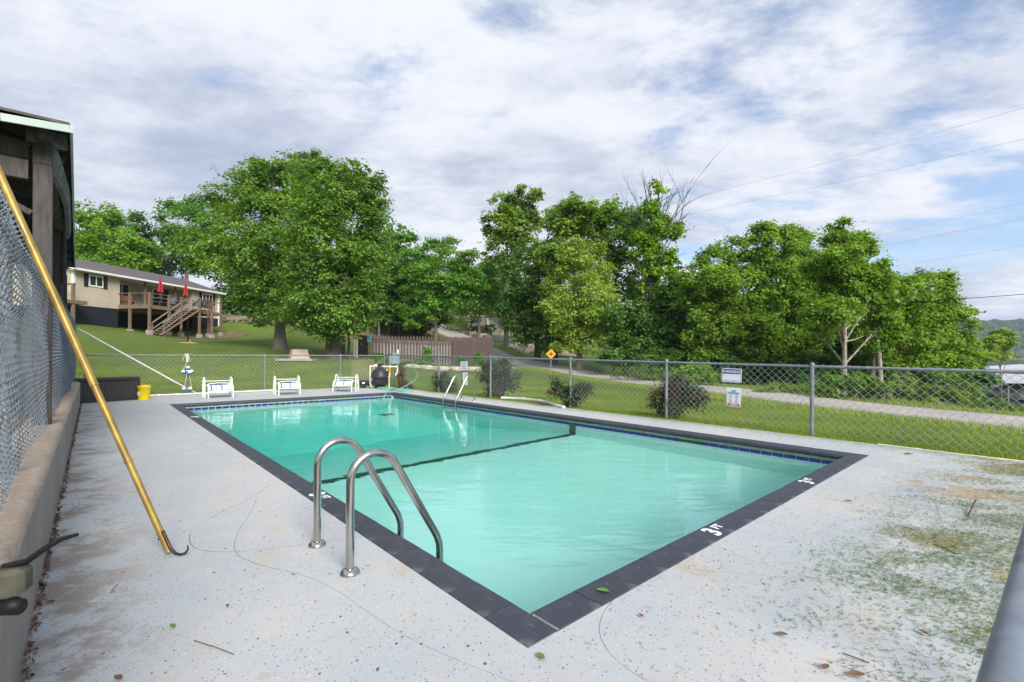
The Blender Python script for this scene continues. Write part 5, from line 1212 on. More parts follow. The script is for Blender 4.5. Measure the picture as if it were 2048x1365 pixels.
# ------------------------------------------------------------------ warning diamond at the road, buildings up the hill
p = deep(1102, 726, 34.5); z = ground(p.x, p.y); sc_ = deep(1102, 708.5, 34.5)
t = thing('crossroad_sign', 'yellow diamond road sign with a black cross beside the lane', 'road sign', (p.x, p.y, z))
mb = MB(); mb.box((p.x, p.y+.03, (z+sc_.z)/2), (.06, .03, sc_.z-z+.5)); mb.build('post', MAT['galv'], t)
r_ = .37; mb = MB(); mb.prism([sc_+Vector((r_, 0, 0)), sc_+Vector((0, 0, r_)), sc_+Vector((-r_, 0, 0)), sc_+Vector((0, 0, -r_))], (0, .006, 0)); mb.build('plate', MAT['sign_yellow'], t)
mb = MB(); c = sc_+Vector((0, -.003, 0)); mb.box(c, (.36, .003, .075)); mb.box(c+Vector((0, 0, .105)), (.075, .003, .135)); mb.box(c-Vector((0, 0, .105)), (.075, .003, .135)); mb.build('cross_symbol', MAT['sign_black'], t)
p = deep(985, 655, 74); zb_ = ground(p.x, p.y)
t = thing('hill_building', 'greige two storey building behind the trees up the hill', 'building', (p.x, p.y, zb_))
bc_ = Vector((p.x+3.6, p.y+3, 0)); an = R(-14)
mb = MB(); mb.box(bc_+UPZ*(zb_+2.2), (13.5, 8, 6.0), an); mb.build('wall', MAT['siding_grey'], t)
ex = Vector((math.cos(an), math.sin(an), 0)); ey = Vector((-ex.y, ex.x, 0))
mb = MB(); q = [bc_+ex*sx*7.1+ey*sy*4.4+UPZ*(zb_+5.25) for sx, sy in ((-1, -1), (1, -1), (1, 1), (-1, 1))]; r1_, r2_ = bc_-ex*7.1+UPZ*(zb_+7.2), bc_+ex*7.1+UPZ*(zb_+7.2)
mb.add(q+[r1_, r2_], [(0, 1, 5, 4), (2, 3, 4, 5), (1, 2, 5), (3, 0, 4), (3, 2, 1, 0)]); mb.build('roof', MAT['shingle'], t)
for i, x in enumerate((-4.2, -1.2, 2.2, 4.8)):
    mb = MB(); mb.box(bc_+ex*x-ey*4.02+UPZ*(zb_+3.6), (1.0, .08, 1.3), an); f = mb.build('window', MAT['white_paint'], t); mb = MB(); mb.box(bc_+ex*x-ey*4.05+UPZ*(zb_+3.6), (.8, .08, 1.1), an); mb.build('pane', MAT['glass'], f)
mb = MB(); mb.box(bc_+ex*(-3.4)-ey*4.2+UPZ*(zb_+.9), (.25, .3, 3.4), an); mb.build('trim_post', MAT['white_paint'], t)
t = thing('board_screen', 'rust brown board screen at the foot of the hill building', 'fence', (p.x, p.y, zb_))
for i in range(14):
    q = bc_-ex*(5.2-i*.2)-ey*5.1; mb = MB(); mb.box(q+UPZ*(ground(q.x, q.y)+.45), (.17, .03, 1.1), an); mb.build('board', MAT['picket'], t)
mb = MB(); q = bc_-ex*3.9-ey*5.15; mb.box(q+UPZ*(ground(q.x, q.y)+1.15), (2.9, .05, .35), an); mb.build('top_board', MAT['terracotta'], t)
p = deep(935, 650, 108); zb2 = deep(935, 653, 108).z
t = thing('white_cabin', 'small white cabin glimpsed at the top of the hill road', 'cabin', (p.x, p.y, zb2)); mb = MB(); mb.box((p.x, p.y+2, zb2+.3), (6.0, 4, 3.0)); mb.build('wall', MAT['white_paint'], t)
mb = MB(); mb.prism([Vector((p.x-3.3, p.y-.4, zb2+1.8)), Vector((p.x-3.3, p.y+4.4, zb2+1.8)), Vector((p.x-3.3, p.y+2, zb2+3.0))], (6.6, 0, 0)); mb.build('roof', MAT['navy_black'], t)
for x in (-1.4, 1.2): mb = MB(); mb.box((p.x+x, p.y-.02, zb2+.6), (.8, .06, 1.0)); mb.build('window', MAT['glass'], t)
# dark boulders banking the upper road
for i in range(14):
    px = 893+i*6.2; Y = 66-i*.55; p = deep(px, 660, Y); mb = MB(); m_ = MAT['rock_brown'] if i % 3 else MAT['rock']
    rock(mb, (p.x, p.y, ground(p.x, p.y)+.28), random.uniform(.35, .65), .45, random.uniform(.3, .5)); tag(mb.build('bank_boulder', m_), '%s boulder of the bank beside the uphill road, %s from the road end' % ('pale' if i % 3 == 0 else 'brown', ORD[i]), 'rock', 'boulders beside the uphill road')
# marker posts on the hill
for px, pyt, Y, lb in ((950, 664, 60, 'short pale marker post beside the parking lane'), (1022, 677, 60, 'thin blue marker post by the gravel bed')):
    p = deep(px, 680, Y); z = ground(p.x, p.y); mb = MB(); mb.bbox((p.x, p.y, z+.5), (.11, .11, 1.1), 0, .01); tag(mb.build('marker_post', MAT['sign_blue'] if 'blue' in lb else MAT['pier']), lb, 'post')

# ------------------------------------------------------------------ foliage
def unit(n):
    v = RNG.normal(size=(n, 3)); return v/np.linalg.norm(v, axis=1, keepdims=True)
def leaves(centres, L, W, up_bias=.8, tone=None, fold=.0, out=None, droop=0.0):
    """one diamond shaped leaf per centre; returns vertices, faces"""
    n = len(centres); nrm = unit(n); nrm[:, 2] = np.abs(nrm[:, 2])+up_bias*.45
    if out is not None: nrm = nrm+out*1.0
    nrm /= np.linalg.norm(nrm, axis=1, keepdims=True)
    a = np.cross(nrm, unit(n)); a /= np.linalg.norm(a, axis=1, keepdims=True)+1e-9
    a[:, 2] -= droop; a /= np.linalg.norm(a, axis=1, keepdims=True)
    b = np.cross(nrm, a); s = RNG.uniform(.45, 1.45, (n, 1))
    l = a*(L*.5)*s; w = b*(W*.5)*s
    V = np.stack([centres-l, centres+w+l*.15, centres+l, centres-w+l*.15], 1).reshape(-1, 3)
    F = np.arange(4*n).reshape(n, 4); return V, F
def crown(name, blobs, n, L, W, m, parent, off, per=16, spread=.34, flat=.62, hollow=.45, up=.8, droop=.0, tone_shift=0.0, gap=.0):
    """blobs: list of (centre, (rx, ry, rz)); leaves sit in sprays, most near the outside of each blob"""
    area = np.array([(r[0]*r[1]+r[0]*r[2]+r[1]*r[2]) for _, r in blobs]); cnt = np.maximum(1, (area/area.sum()*n/per)).astype(int)
    Cs, Os, Ts = [], [], []
    for (c, r), k_ in zip(blobs, cnt):
        c = np.array(c); r = np.array(r); rm_ = r.mean()
        # each blob is built of smaller billows with gaps between them
        ns = int(np.clip(k_/10, 4, 34)); ds = unit(ns); ds[:, 2] = ds[:, 2]*.9+.12; sc_ = c+ds*r*(.40+.58*RNG.random((ns, 1))**.7); sr = rm_*RNG.uniform(.20, .46, (ns, 1)); st = RNG.normal(0, .19, ns)
        w = (sr[:, 0]**2); pick = RNG.choice(ns, k_, p=w/w.sum()); d = unit(k_); d[:, 2] = np.where(RNG.random(k_) < .55, np.abs(d[:, 2]), d[:, 2]); d = d+ds[pick]*.35; d /= np.linalg.norm(d, axis=1, keepdims=True)
        rad = hollow+(1.0-hollow)*RNG.random((k_, 1))**.55
        pc = sc_[pick]+d*sr[pick]*rad*np.array([1.15, 1.15, .85]); far_ = RNG.random((k_, 1)) < .08; pc = np.where(far_, c+(pc-c)*RNG.uniform(1.12, 1.34, (k_, 1)), pc); bt = st[pick][:, None]+RNG.normal(0, .09, (k_, 1))
        sp_ = spread*RNG.uniform(.45, 1.15, (k_, 1, 1))*.70
        g = RNG.normal(size=(k_, per, 3))*sp_*np.array([1, 1, flat]); q = pc[:, None]+g
        q[..., 2] -= .25*np.hypot(g[..., 0], g[..., 1])
        Cs.append(q.reshape(-1, 3)); Os.append(np.repeat(d, per, 0)); Ts.append((np.repeat(bt, per, 0)+RNG.normal(0, .16, (k_*per, 1))).ravel())
    Cc = np.concatenate(Cs); O = np.concatenate(Os); T = np.clip(.45+tone_shift+np.concatenate(Ts), 0, 1)
    V, F = leaves(Cc, L, W, up, out=O, droop=droop); V = V-np.array(off)
    return array_mesh(name, V, F, m, {'tone': T}, parent)
def curve3(p0, p1, bend, n=6):
    p0 = Vector(p0); p1 = Vector(p1); m = (p0+p1)/2+Vector(bend); return [p0*(1-t)**2+m*(2*t*(1-t))+p1*t*t for t in [i/n for i in range(n+1)]]
BK = 1.13
def blob(px, py, rx, ry, Y, dY=0.0, rd=.62):
    c = deep(px, py, Y+dY); k_ = (Y+dY)/FPX*BK; return ((c.x, c.y, c.z), (rx*k_, (rx+ry)*.5*k_*rd, ry*k_))
NLEAF = 0
def tree(name, label, base, Y, bl, leaf, n, L, tr=.2, bark='bark', W=None, group=None, top=None, fork=.42, twigs=5, per=16, spread=.34, flat=.62, hollow=.45, up=.8, droop=0., tone=0., lean=None, zb=None, flare=1.5, cat='tree', limb=.5):
    global NLEAF; NLEAF += n
    p = deep(base[0], base[1], Y); z = ground(p.x, p.y) if zb is None else zb
    t = thing(name, label, cat, (p.x, p.y, z), 0, group); b = Vector((p.x, p.y, z))
    blobs = [blob(*(q[:4]), Y, q[4] if len(q) > 4 else RNG.uniform(-.05, .05)*Y*.6) for q in bl]
    cz = np.array([q[0] for q in blobs]); ar = np.array([q[1][0]*q[1][2] for q in blobs])
    if top is None:
        m_ = (cz*ar[:, None]).sum(0)/ar.sum(); tp = Vector((m_[0], m_[1], cz[:, 2].max()*.5+m_[2]*.5))
    else: tp = deep(top[0], top[1], Y)
    mb = MB(); mid = b.lerp(tp, .5)+(Vector(lean) if lean else Vector((RNG.uniform(-.3, .3)*tr*3, 0, 0)))
    tk = []; m = 12
    for i in range(m+1):
        f = i/m; tk.append(b*(1-f)**2+mid*(2*f*(1-f))+tp*f*f)
    tk[0] = tk[0]-UPZ*.4
    rr = [tr*(flare if i == 0 else (1.12 if i == 1 else 1))*max(.16, 1-.9*i/m) for i in range(m+1)]
    mb.tube(tk, rr, 10)
    for (c, r), a_ in zip(blobs, ar):
        c = Vector(c); f = fork+RNG.uniform(0, .35); k_ = min(m-1, int(f*m)); o_ = tk[k_]
        if o_.z > c.z-.1: k_ = max(2, int(m*.28)); o_ = tk[k_]
        rad = max(.02, rr[k_]*limb); pts = curve3(o_, c, (0, 0, -.12*(c-o_).length+RNG.uniform(0, .4)))
        mb.tube(pts, [rad*(1-.75*i/6) for i in range(7)], 6, caps=False)
        for j in range(twigs):
            d = unit(1)[0]; e = c+Vector((d[0]*r[0], d[1]*r[1], abs(d[2])*r[2]*1.0 if j % 2 else d[2]*r[2]))*.92
            s_ = pts[3+(j % 4)]; mb.tube(curve3(s_, e, (0, 0, RNG.uniform(-.1, .3)), 4), [rad*.30*(1-.7*i/4) for i in range(5)], 4, caps=False)
    mb.build('trunk', MAT[bark], t)
    crown('crown', blobs, n, L, W or L*.58, LF[leaf], t, b, per, spread, flat, hollow, up, droop, tone)
    return t

# the two big oaks on the lawn
tree('oak_tree', 'left of the two big oaks, its trunk behind the tan plinth', (560, 697), 27.0,
     [(560, 390, 62, 42, 0), (497, 362, 42, 34, .5), (545, 345, 45, 26, 0), (505, 440, 66, 48, -1), (440, 495, 62, 46, 0), (412, 522, 44, 26, 0), (496, 588, 30, 24, .5), (482, 546, 60, 36, -1.5), (535, 510, 62, 55, -2),
      (560, 600, 58, 50, -1), (388, 492, 32, 26, 1), (600, 440, 60, 60, 0), (520, 612, 42, 36, 1), (590, 350, 40, 34, 1), (470, 405, 42, 36, 0)],
     'oak', 60000, .165, .30, top=(556, 380), fork=.45, twigs=6, spread=.30, tone=-.02, flare=1.55)
tree('oak_tree', 'right of the two big oaks, beside the birdhouse post', (667, 715), 23.2,
     [(640, 345, 44, 28, 0), (690, 352, 46, 26, .4), (735, 390, 34, 34, 0), (680, 400, 62, 46, -.5), (640, 420, 52, 46, -1), (715, 455, 52, 52, 0), (655, 490, 68, 52, -1.8), (735, 520, 40, 52, .3), (690, 560, 66, 50, -1.4),
      (620, 560, 54, 50, -.8), (648, 615, 76, 42, -1.8), (700, 622, 52, 36, -1.0), (608, 628, 42, 30, -.6), (655, 655, 62, 22, -1.2), (730, 600, 30, 36, .2), (620, 322, 22, 16, .5), (752, 372, 18, 22, .5)],
     'oak', 60000, .145, .36, top=(645, 395), fork=.42, twigs=6, spread=.26, tone=-.12, flare=1.35, bark='bark')
# trees behind the house
tree('lime_green_tree', 'lime green tree rising behind the left roof of the house', (215, 560), 56,
     [(190, 435, 42, 24), (235, 450, 48, 26), (165, 470, 36, 34), (215, 490, 52, 32, -2), (260, 480, 34, 26), (180, 515, 42, 26, -3), (235, 525, 46, 22, -3), (285, 505, 26, 26), (150, 500, 22, 30), (275, 535, 34, 18)],
     'lime', 17550, 0.344, .35, per=12, spread=.60, hollow=.35, tone=.0)
tree('cedar_tree', 'dark cedar between the lime green tree and the left oak', (300, 570), 60,
     [(285, 455, 16, 22), (288, 490, 26, 26), (300, 520, 34, 26), (270, 500, 26, 22), (310, 545, 34, 24), (262, 440, 14, 18)], 'cedar', 9450, 0.292, .3, 'bark_dark', per=14, spread=.5, W=.14, tone=-.1)
tree('woodland_tree', 'tall green tree above the house roof left of the oaks', (370, 570), 62,
     [(350, 425, 30, 24), (400, 415, 42, 20), (375, 455, 48, 34), (430, 440, 30, 32), (340, 490, 38, 34), (400, 495, 46, 36), (360, 535, 46, 30, 3)], 'elm', 14850, 0.361, .35, per=12, spread=.65, tone=-.1)
tree('woodland_tree', 'dark tree filling the gap under the left oak behind the house end', (470, 600), 58,
     [(470, 560, 46, 40), (500, 600, 40, 36), (455, 610, 34, 30), (520, 640, 34, 20), (480, 520, 40, 40)], 'dark', 12150, 0.361, .3, 'bark_dark', per=12, spread=.6, tone=-.15)
# wood behind the oaks
G2 = 'trees of the dark wood behind the oaks'
for i, (px, Y, bls, lf, tn, lb) in enumerate((
    (790, 50, [(800, 470, 30, 22), (785, 500, 46, 34), (760, 545, 40, 40), (815, 545, 40, 36), (790, 590, 50, 34), (760, 620, 36, 26)], 'elm', -.08, 'tallest woodland tree showing right of the big oaks'),
    (745, 54, [(740, 470, 34, 30), (720, 520, 36, 40), (750, 570, 44, 36), (725, 620, 40, 30)], 'dark', -.05, 'dark woodland tree half hidden by the right oak'),
    (820, 47, [(835, 600, 34, 26), (800, 625, 40, 22), (850, 640, 30, 18), (830, 565, 30, 26)], 'dark', -.05, 'low dark tree under the wood beside the uphill road'),
    (610, 60, [(600, 470, 60, 46), (600, 560, 70, 46), (640, 610, 60, 36), (570, 620, 50, 34)], 'dark', -.1, 'dark woodland tree behind both oak crowns'),
    (540, 62, [(540, 560, 46, 40), (530, 620, 46, 26)], 'dark', -.1, 'woodland tree hidden low behind the left oak trunk'))):
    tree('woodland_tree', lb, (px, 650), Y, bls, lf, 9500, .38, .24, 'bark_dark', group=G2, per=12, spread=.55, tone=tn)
for i, (px, Y) in enumerate(((758, 46), (775, 48), (800, 49), (735, 47), (822, 48), (715, 50))):
    p = deep(px, 650, Y); z = ground(p.x, p.y); b = Vector((p.x, p.y, z)); mb = MB(); mb.tube([b-UPZ*.2, b+Vector((RNG.uniform(-.3, .5), 0, 2.5)), b+Vector((RNG.uniform(-.4, 1.0), 0, 6))], [.13, .11, .08], 7)
    t = thing('forest_trunk', ('slim bare trunk in the dark wood, %s' % ['below the right oak crown edge', 'second right of the birdhouse', 'leaning near the dark bushes', 'just right of the birdhouse post', 'next to the low dark tree', 'behind the birdhouse post'][i]), 'tree', b); mb.build('trunk', MAT['bark'], t)
    crown('crown', [((b.x+.5, b.y, z+6.2), (1.6, 1.5, 1.4))], 1500, .36, .2, LF['dark'], t, b, 12, .5)
G4 = 'bushy young trees closing the wood edge'
for i, (px, Y, bls, lb) in enumerate((
    (470, 57, [(450, 640, 40, 24), (490, 655, 44, 20), (520, 635, 40, 26), (470, 610, 40, 26)], 'bushy young tree at the wood edge right of the house'),
    (590, 56, [(560, 650, 44, 26), (610, 655, 44, 24), (590, 610, 50, 30), (640, 640, 40, 26)], 'bushy young tree at the wood edge between the oak trunks'),
    (740, 56, [(720, 650, 40, 24), (760, 650, 44, 22), (735, 600, 44, 34), (780, 620, 44, 34), (770, 565, 40, 30)], 'bushy young tree in the dark gap right of the birdhouse'),
    (845, 52, [(800, 655, 40, 18), (845, 650, 34, 20), (820, 610, 44, 30), (850, 590, 40, 30), (800, 570, 40, 36), (845, 545, 36, 30)], 'bushy tree pressed against the left side of the uphill road'),
    (1010, 72, [(960, 620, 34, 24), (1000, 600, 40, 26), (1040, 590, 40, 30), (985, 560, 40, 30), (1030, 550, 40, 30)], 'leafy tree between the tall sycamore and the hill building'),
    (1330, 45, [(1290, 640, 46, 34), (1345, 600, 36, 34), (1250, 650, 44, 34), (1260, 680, 60, 40), (1340, 660, 60, 44), (1200, 660, 50, 40)], 'bushy dark tree behind the vine hung dead tree'),
    (1430, 41, [(1400, 620, 50, 40), (1440, 680, 60, 40), (1390, 710, 60, 30), (1470, 720, 60, 26)], 'bushy dark tree under the leftmost bright sycamore'),
    (1560, 42, [(1530, 640, 56, 40), (1590, 640, 56, 40), (1560, 700, 66, 32), (1620, 700, 50, 32)], 'bushy dark tree under the broad high sycamore'),
    (1700, 40, [(1660, 650, 50, 36), (1720, 650, 50, 36), (1690, 705, 60, 28), (1760, 700, 50, 30)], 'bushy dark tree under the forked pale trunk'),
    (1830, 37, [(1800, 670, 50, 34), (1850, 690, 50, 30), (1900, 700, 40, 26), (1820, 730, 60, 18)], 'bushy dark tree under the low wide sycamore'))):
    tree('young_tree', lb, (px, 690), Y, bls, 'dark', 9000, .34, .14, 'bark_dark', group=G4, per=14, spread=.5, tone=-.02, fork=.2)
# feathery trees by the uphill road
tree('elm_tree', 'feathery green tree with a slim pale trunk beside the uphill road', (873, 676), 44,
     [(880, 496, 36, 18), (850, 520, 42, 22), (905, 520, 44, 20), (930, 545, 34, 24), (830, 560, 34, 26), (880, 555, 52, 24, -2), (925, 585, 36, 22), (850, 600, 40, 20, -2), (835, 635, 38, 22, -2), (945, 560, 22, 28), (905, 600, 40, 16), (815, 600, 22, 22)],
     'elm', 28350, 0.241, .20, 'bark', top=(882, 500), fork=.45, per=16, spread=.46, flat=.4, up=1.0, lean=(-.5, 0, 0))
tree('elm_tree', 'smaller green tree between the feathery tree and the tall sycamore', (958, 668), 60,
     [(945, 590, 30, 22), (975, 610, 34, 20), (955, 560, 34, 26), (930, 620, 24, 16), (990, 585, 24, 22), (970, 545, 22, 20)], 'elm', 12150, 0.310, .22, per=14, spread=.55, flat=.5, tone=.12)
tree('tall_sycamore', 'tallest thin tree with ragged open crown left of the maples', (1012, 690), 54,
     [(1045, 395, 28, 18), (1065, 388, 18, 14), (1010, 410, 28, 20), (1040, 425, 34, 22), (1000, 450, 32, 28), (1035, 460, 36, 24), (1060, 450, 24, 26), (985, 470, 18, 20), (1010, 490, 30, 20), (1050, 500, 26, 22), (1005, 530, 34, 16), (985, 510, 14, 18)],
     'maple', 20250, 0.310, .26, 'bark', top=(1012, 430), fork=.55, per=14, spread=.42, tone=-.05, hollow=.25, lean=(.4, 0, 0))
tree('thin_tree', 'thin tree with sparse grey green foliage in front of the hill building', (931, 680), 63,
     [(915, 640, 18, 12), (1000, 560, 30, 24), (1020, 585, 30, 22), (985, 600, 26, 18), (1015, 545, 20, 18)], 'maple', 6075, 0.292, .12, per=12, spread=.6, tone=.05, top=(985, 570), hollow=.2)
# maples and vine-clad trees ahead
tree('maple_tree', 'dark green maple overhanging the grass behind the yellow road sign', (1075, 714), 43,
     [(1098, 512, 32, 26), (1060, 530, 46, 34), (1100, 540, 44, 34), (1040, 580, 40, 30), (1085, 590, 50, 34, -2), (1050, 630, 46, 30, -1), (1100, 640, 44, 34, -2), (1025, 640, 26, 24), (1075, 672, 46, 20, -2), (1035, 668, 22, 14), (1105, 690, 30, 14, -2)],
     'dark', 32400, 0.258, .30, 'bark', fork=.35, per=16, spread=.45, tone=.12)
tree('forked_tree', 'forked dark trunk right beside the yellow road sign', (1109, 722), 39.5, [(1130, 440, 40, 34), (1150, 425, 34, 22), (1120, 510, 40, 30)], 'maple', 14850, 0.258, .22, 'bark_dark', top=(1128, 430), per=16, spread=.45, tone=-.05)
tree('maple_tree', 'soft light green maple nearest the lane, crown to the ground', (1158, 728), 36,
     [(1140, 500, 22, 26), (1170, 510, 26, 24), (1150, 540, 34, 28), (1190, 560, 34, 28), (1130, 580, 36, 30), (1170, 590, 46, 34, -1.2), (1115, 620, 34, 26), (1160, 635, 48, 30, -1.5), (1205, 620, 36, 30), (1125, 655, 30, 20), (1180, 680, 44, 24, -1), (1130, 690, 26, 16), (1215, 665, 30, 24)],
     'maple', 35100, 0.189, .26, 'bark', fork=.3, per=18, spread=.36, tone=.30)
tree('sycamore_tree', 'tall sycamore with pale leaning trunk behind the light maple', (1212, 728), 42,
     [(1180, 430, 40, 22), (1140, 450, 36, 26), (1225, 445, 46, 30), (1265, 440, 28, 26), (1190, 470, 44, 28), (1240, 490, 48, 30, -1), (1280, 470, 26, 26), (1215, 530, 46, 28), (1265, 540, 40, 28), (1240, 580, 44, 30), (1285, 590, 30, 30), (1250, 640, 40, 30), (1205, 415, 22, 12)],
     'syc', 29700, 0.275, .28, 'bark_pale', top=(1220, 470), per=15, spread=.44, tone=-.08, hollow=.3)
tree('undergrowth_tree', 'dark bushy tree at the lane verge under the vine tower', (1275, 735), 34,
     [(1260, 650, 44, 34), (1300, 670, 44, 36), (1250, 700, 44, 26), (1300, 715, 46, 24), (1225, 720, 28, 18), (1330, 700, 30, 30)], 'dark', 20250, 0.224, .2, 'bark_dark', fork=.2, per=16, spread=.4, tone=.05)
# dead tree wrapped in vine
p = deep(1308, 730, 37.5); z = ground(p.x, p.y); b = Vector((p.x, p.y, z))
t = thing('vine_clad_dead_tree', 'dead tree with bare twigs on top and vines down its trunk', 'tree', b)
mb = MB(); tp1 = deep(1318, 370, 37.5); tk = [b-UPZ*.3, deep(1304, 640, 37.5), deep(1300, 560, 37.5), deep(1306, 480, 37.5), deep(1316, 420, 37.5), tp1]; mb.tube(tk, [.36, .27, .22, .15, .08, .03], 9)
def twig(o, e, r, depth):
    o = Vector(o); e = Vector(e); pts = curve3(o, e, (RNG.uniform(-.1, .1), RNG.uniform(-.1, .1), .10*(e-o).length), 5); mb.tube(pts, [r*(1-.75*i/5) for i in range(6)], 4 if r > .02 else 3, caps=False)
    if depth:
        d = (e-o)
        for j in range(4):
            s_ = pts[1+j]; v_ = d*RNG.uniform(.25, .45)+Vector((RNG.normal(0, .32), RNG.normal(0, .32), RNG.normal(.12, .22)))*d.length*.45; twig(s_, s_+v_, r*.45, depth-1)
for (px, py, f) in ((1372, 388, .5), (1352, 378, .55), (1384, 420, .45), (1282, 372, .6), (1262, 392, .5), (1266, 432, .42), (1360, 440, .38), (1298, 366, .7), (1335, 372, .7), (1330, 400, .6), (1275, 420, .5), (1376, 404, .55)):
    k_ = f*5; i_ = int(k_); o_ = tk[i_].lerp(tk[i_+1], k_-i_); e_ = deep(px, py, 37.5); e_.y += RNG.uniform(-1.4, 1.4); twig(o_, e_, .055, 2)
for (px, py) in ((1252, 520), (1262, 560), (1350, 500), (1228, 660), (1400, 690), (1395, 650)): twig(deep(1303, py+30, 37.5), deep(px, py, 36.8), .045, 2)
mb.build('trunk', MAT['bark_dead'], t)
vb = [blob(*q, 37.5) for q in ((1318, 372, 9, 14), (1310, 420, 24, 18), (1322, 455, 34, 20), (1300, 470, 30, 26), (1290, 510, 22, 30), (1318, 510, 24, 26), (1345, 470, 16, 16), (1340, 520, 10, 30), (1300, 560, 22, 34), (1310, 600, 20, 34), (1325, 640, 18, 40), (1315, 680, 22, 34), (1330, 690, 14, 30), (1345, 545, 8, 24))]
crown('vine_foliage', vb, 16000, .26, .20, LF['vine'], t, b, 14, .30, .9, .35, .4, .5, .0)
for i, (px, py, ry) in enumerate(((1268, 560, 60), (1258, 620, 50), (1385, 690, 26))):
    pass
tree('undergrowth_tree', 'dark leafy thicket tree behind the vine hung dead tree', (1370, 735), 36,
     [(1365, 600, 40, 36), (1400, 640, 44, 40), (1350, 660, 36, 40), (1390, 700, 46, 34), (1345, 710, 30, 26), (1420, 600, 30, 30)], 'dark', 22950, 0.258, .22, 'bark_dark', fork=.25, per=16, spread=.44, tone=.0)
# spire of a spruce beyond
p = deep(1357, 600, 48); z = ground(p.x, p.y); b = Vector((p.x, p.y, z)); t = thing('spruce_tree', 'small dark spruce spire showing between the vines and sycamores', 'tree', b)
tp = deep(1357, 520, 48); mb = MB(); mb.tube([b-UPZ*.3, tp], [.2, .02], 7); mb.build('trunk', MAT['bark_dark'], t)
bls = []
for i in range(9):
    f = i/8; zc = tp.z-.2-f*4.8; r = .15+f*1.25
    for j in range(5): a = j*1.257+i; bls.append(((b.x+r*.65*math.cos(a), b.y+r*.65*math.sin(a), zc-.15*r), (r*.5, r*.5, .18)))
crown('crown', bls, 6000, .34, .12, LF['cedar'], t, b, 12, .18, .5, .2, .6, .3, -.05)
# sycamores along the right of the lane
tree('sycamore_tree', 'bright sycamore just right of the spruce spire', (1505, 745), 31,
     [(1400, 555, 30, 24), (1430, 530, 36, 28), (1470, 500, 34, 26), (1440, 575, 40, 28), (1490, 545, 42, 34), (1400, 600, 34, 26), (1465, 610, 44, 30), (1420, 635, 36, 24), (1490, 650, 38, 26), (1380, 580, 18, 18), (1415, 510, 20, 14), (1440, 670, 44, 24, -.5), (1500, 690, 44, 22, .5), (1400, 680, 30, 22, .5), (1420, 715, 40, 18, -.8), (1475, 705, 44, 24, -.8), (1505, 660, 40, 30, -.8)],
     'syc', 40000, 0.206, .20, 'bark', top=(1470, 510), lean=(.6, 0, 0), per=16, spread=.38, hollow=.3, tone=.02)
tree('sycamore_tree', 'broad sycamore with the highest rounded top in the right group', (1585, 745), 32,
     [(1540, 470, 34, 20), (1590, 475, 34, 22), (1525, 500, 34, 26), (1565, 510, 46, 32), (1610, 510, 34, 32), (1535, 550, 44, 30), (1590, 555, 50, 32), (1545, 600, 46, 28), (1600, 610, 46, 30), (1560, 460, 20, 12), (1620, 560, 30, 30), (1560, 640, 40, 26, .8), (1610, 660, 40, 24, 1.2), (1540, 690, 34, 20, .8), (1550, 680, 40, 26, -1.5), (1600, 695, 42, 24, -1.5), (1570, 715, 40, 18, -1), (1625, 640, 34, 24, -1)],
     'syc', 43000, 0.206, .20, 'bark', top=(1565, 490), per=16, spread=.38, hollow=.3, tone=.06)
tree('sycamore_tree', 'sycamore with a pale forked trunk standing clear at the lane', (1688, 765), 24,
     [(1680, 458, 20, 14), (1700, 470, 24, 14), (1665, 490, 26, 18), (1720, 500, 28, 18), (1745, 480, 18, 10), (1690, 520, 42, 26), (1735, 535, 36, 24), (1650, 540, 36, 28), (1700, 565, 50, 28), (1660, 590, 44, 26), (1755, 560, 30, 22), (1730, 605, 44, 26), (1680, 625, 46, 22, -1), (1775, 590, 26, 24), (1640, 630, 30, 20), (1770, 640, 34, 22, .5), (1740, 665, 30, 20, .8), (1640, 670, 26, 18, 1.2)],
     'syc', 43200, 0.163, .15, 'bark_pale', top=(1692, 520), per=16, spread=.28, hollow=.3, flare=1.2, fork=.4, tone=.02)
tree('sycamore_tree', 'low wide sycamore at the right end of the row', (1775, 780), 25.5,
     [(1770, 620, 36, 24), (1810, 570, 26, 18), (1850, 555, 24, 14), (1885, 565, 26, 16), (1840, 590, 36, 22), (1890, 600, 30, 22), (1800, 640, 44, 26), (1860, 635, 44, 26), (1915, 645, 30, 24), (1820, 680, 50, 26), (1880, 685, 46, 26), (1930, 690, 26, 22), (1770, 690, 40, 24), (1900, 720, 40, 16), (1840, 720, 50, 16), (1945, 720, 24, 16), (1905, 575, 14, 10), (1780, 735, 36, 14), (1870, 745, 40, 12), (1920, 745, 30, 12)],
     'syc', 45900, 0.163, .17, 'bark_pale', top=(1820, 620), per=16, spread=.30, hollow=.35, fork=.3, tone=-.02, lean=(-.3, 0, 0))
tree('sapling', 'small pale green tree standing alone at the lake shore', (2003, 745), 41,
     [(2000, 672, 24, 10), (1985, 690, 26, 16), (2015, 690, 20, 16), (1975, 710, 18, 12), (2025, 668, 10, 6), (2005, 712, 22, 10)], 'maple', 7020, 0.206, .09, 'bark', per=14, spread=.34, flat=.4, up=1, tone=.12, zb=-3.3, flare=1.2)
G3 = 'dark trees filling the wood behind the sycamores'
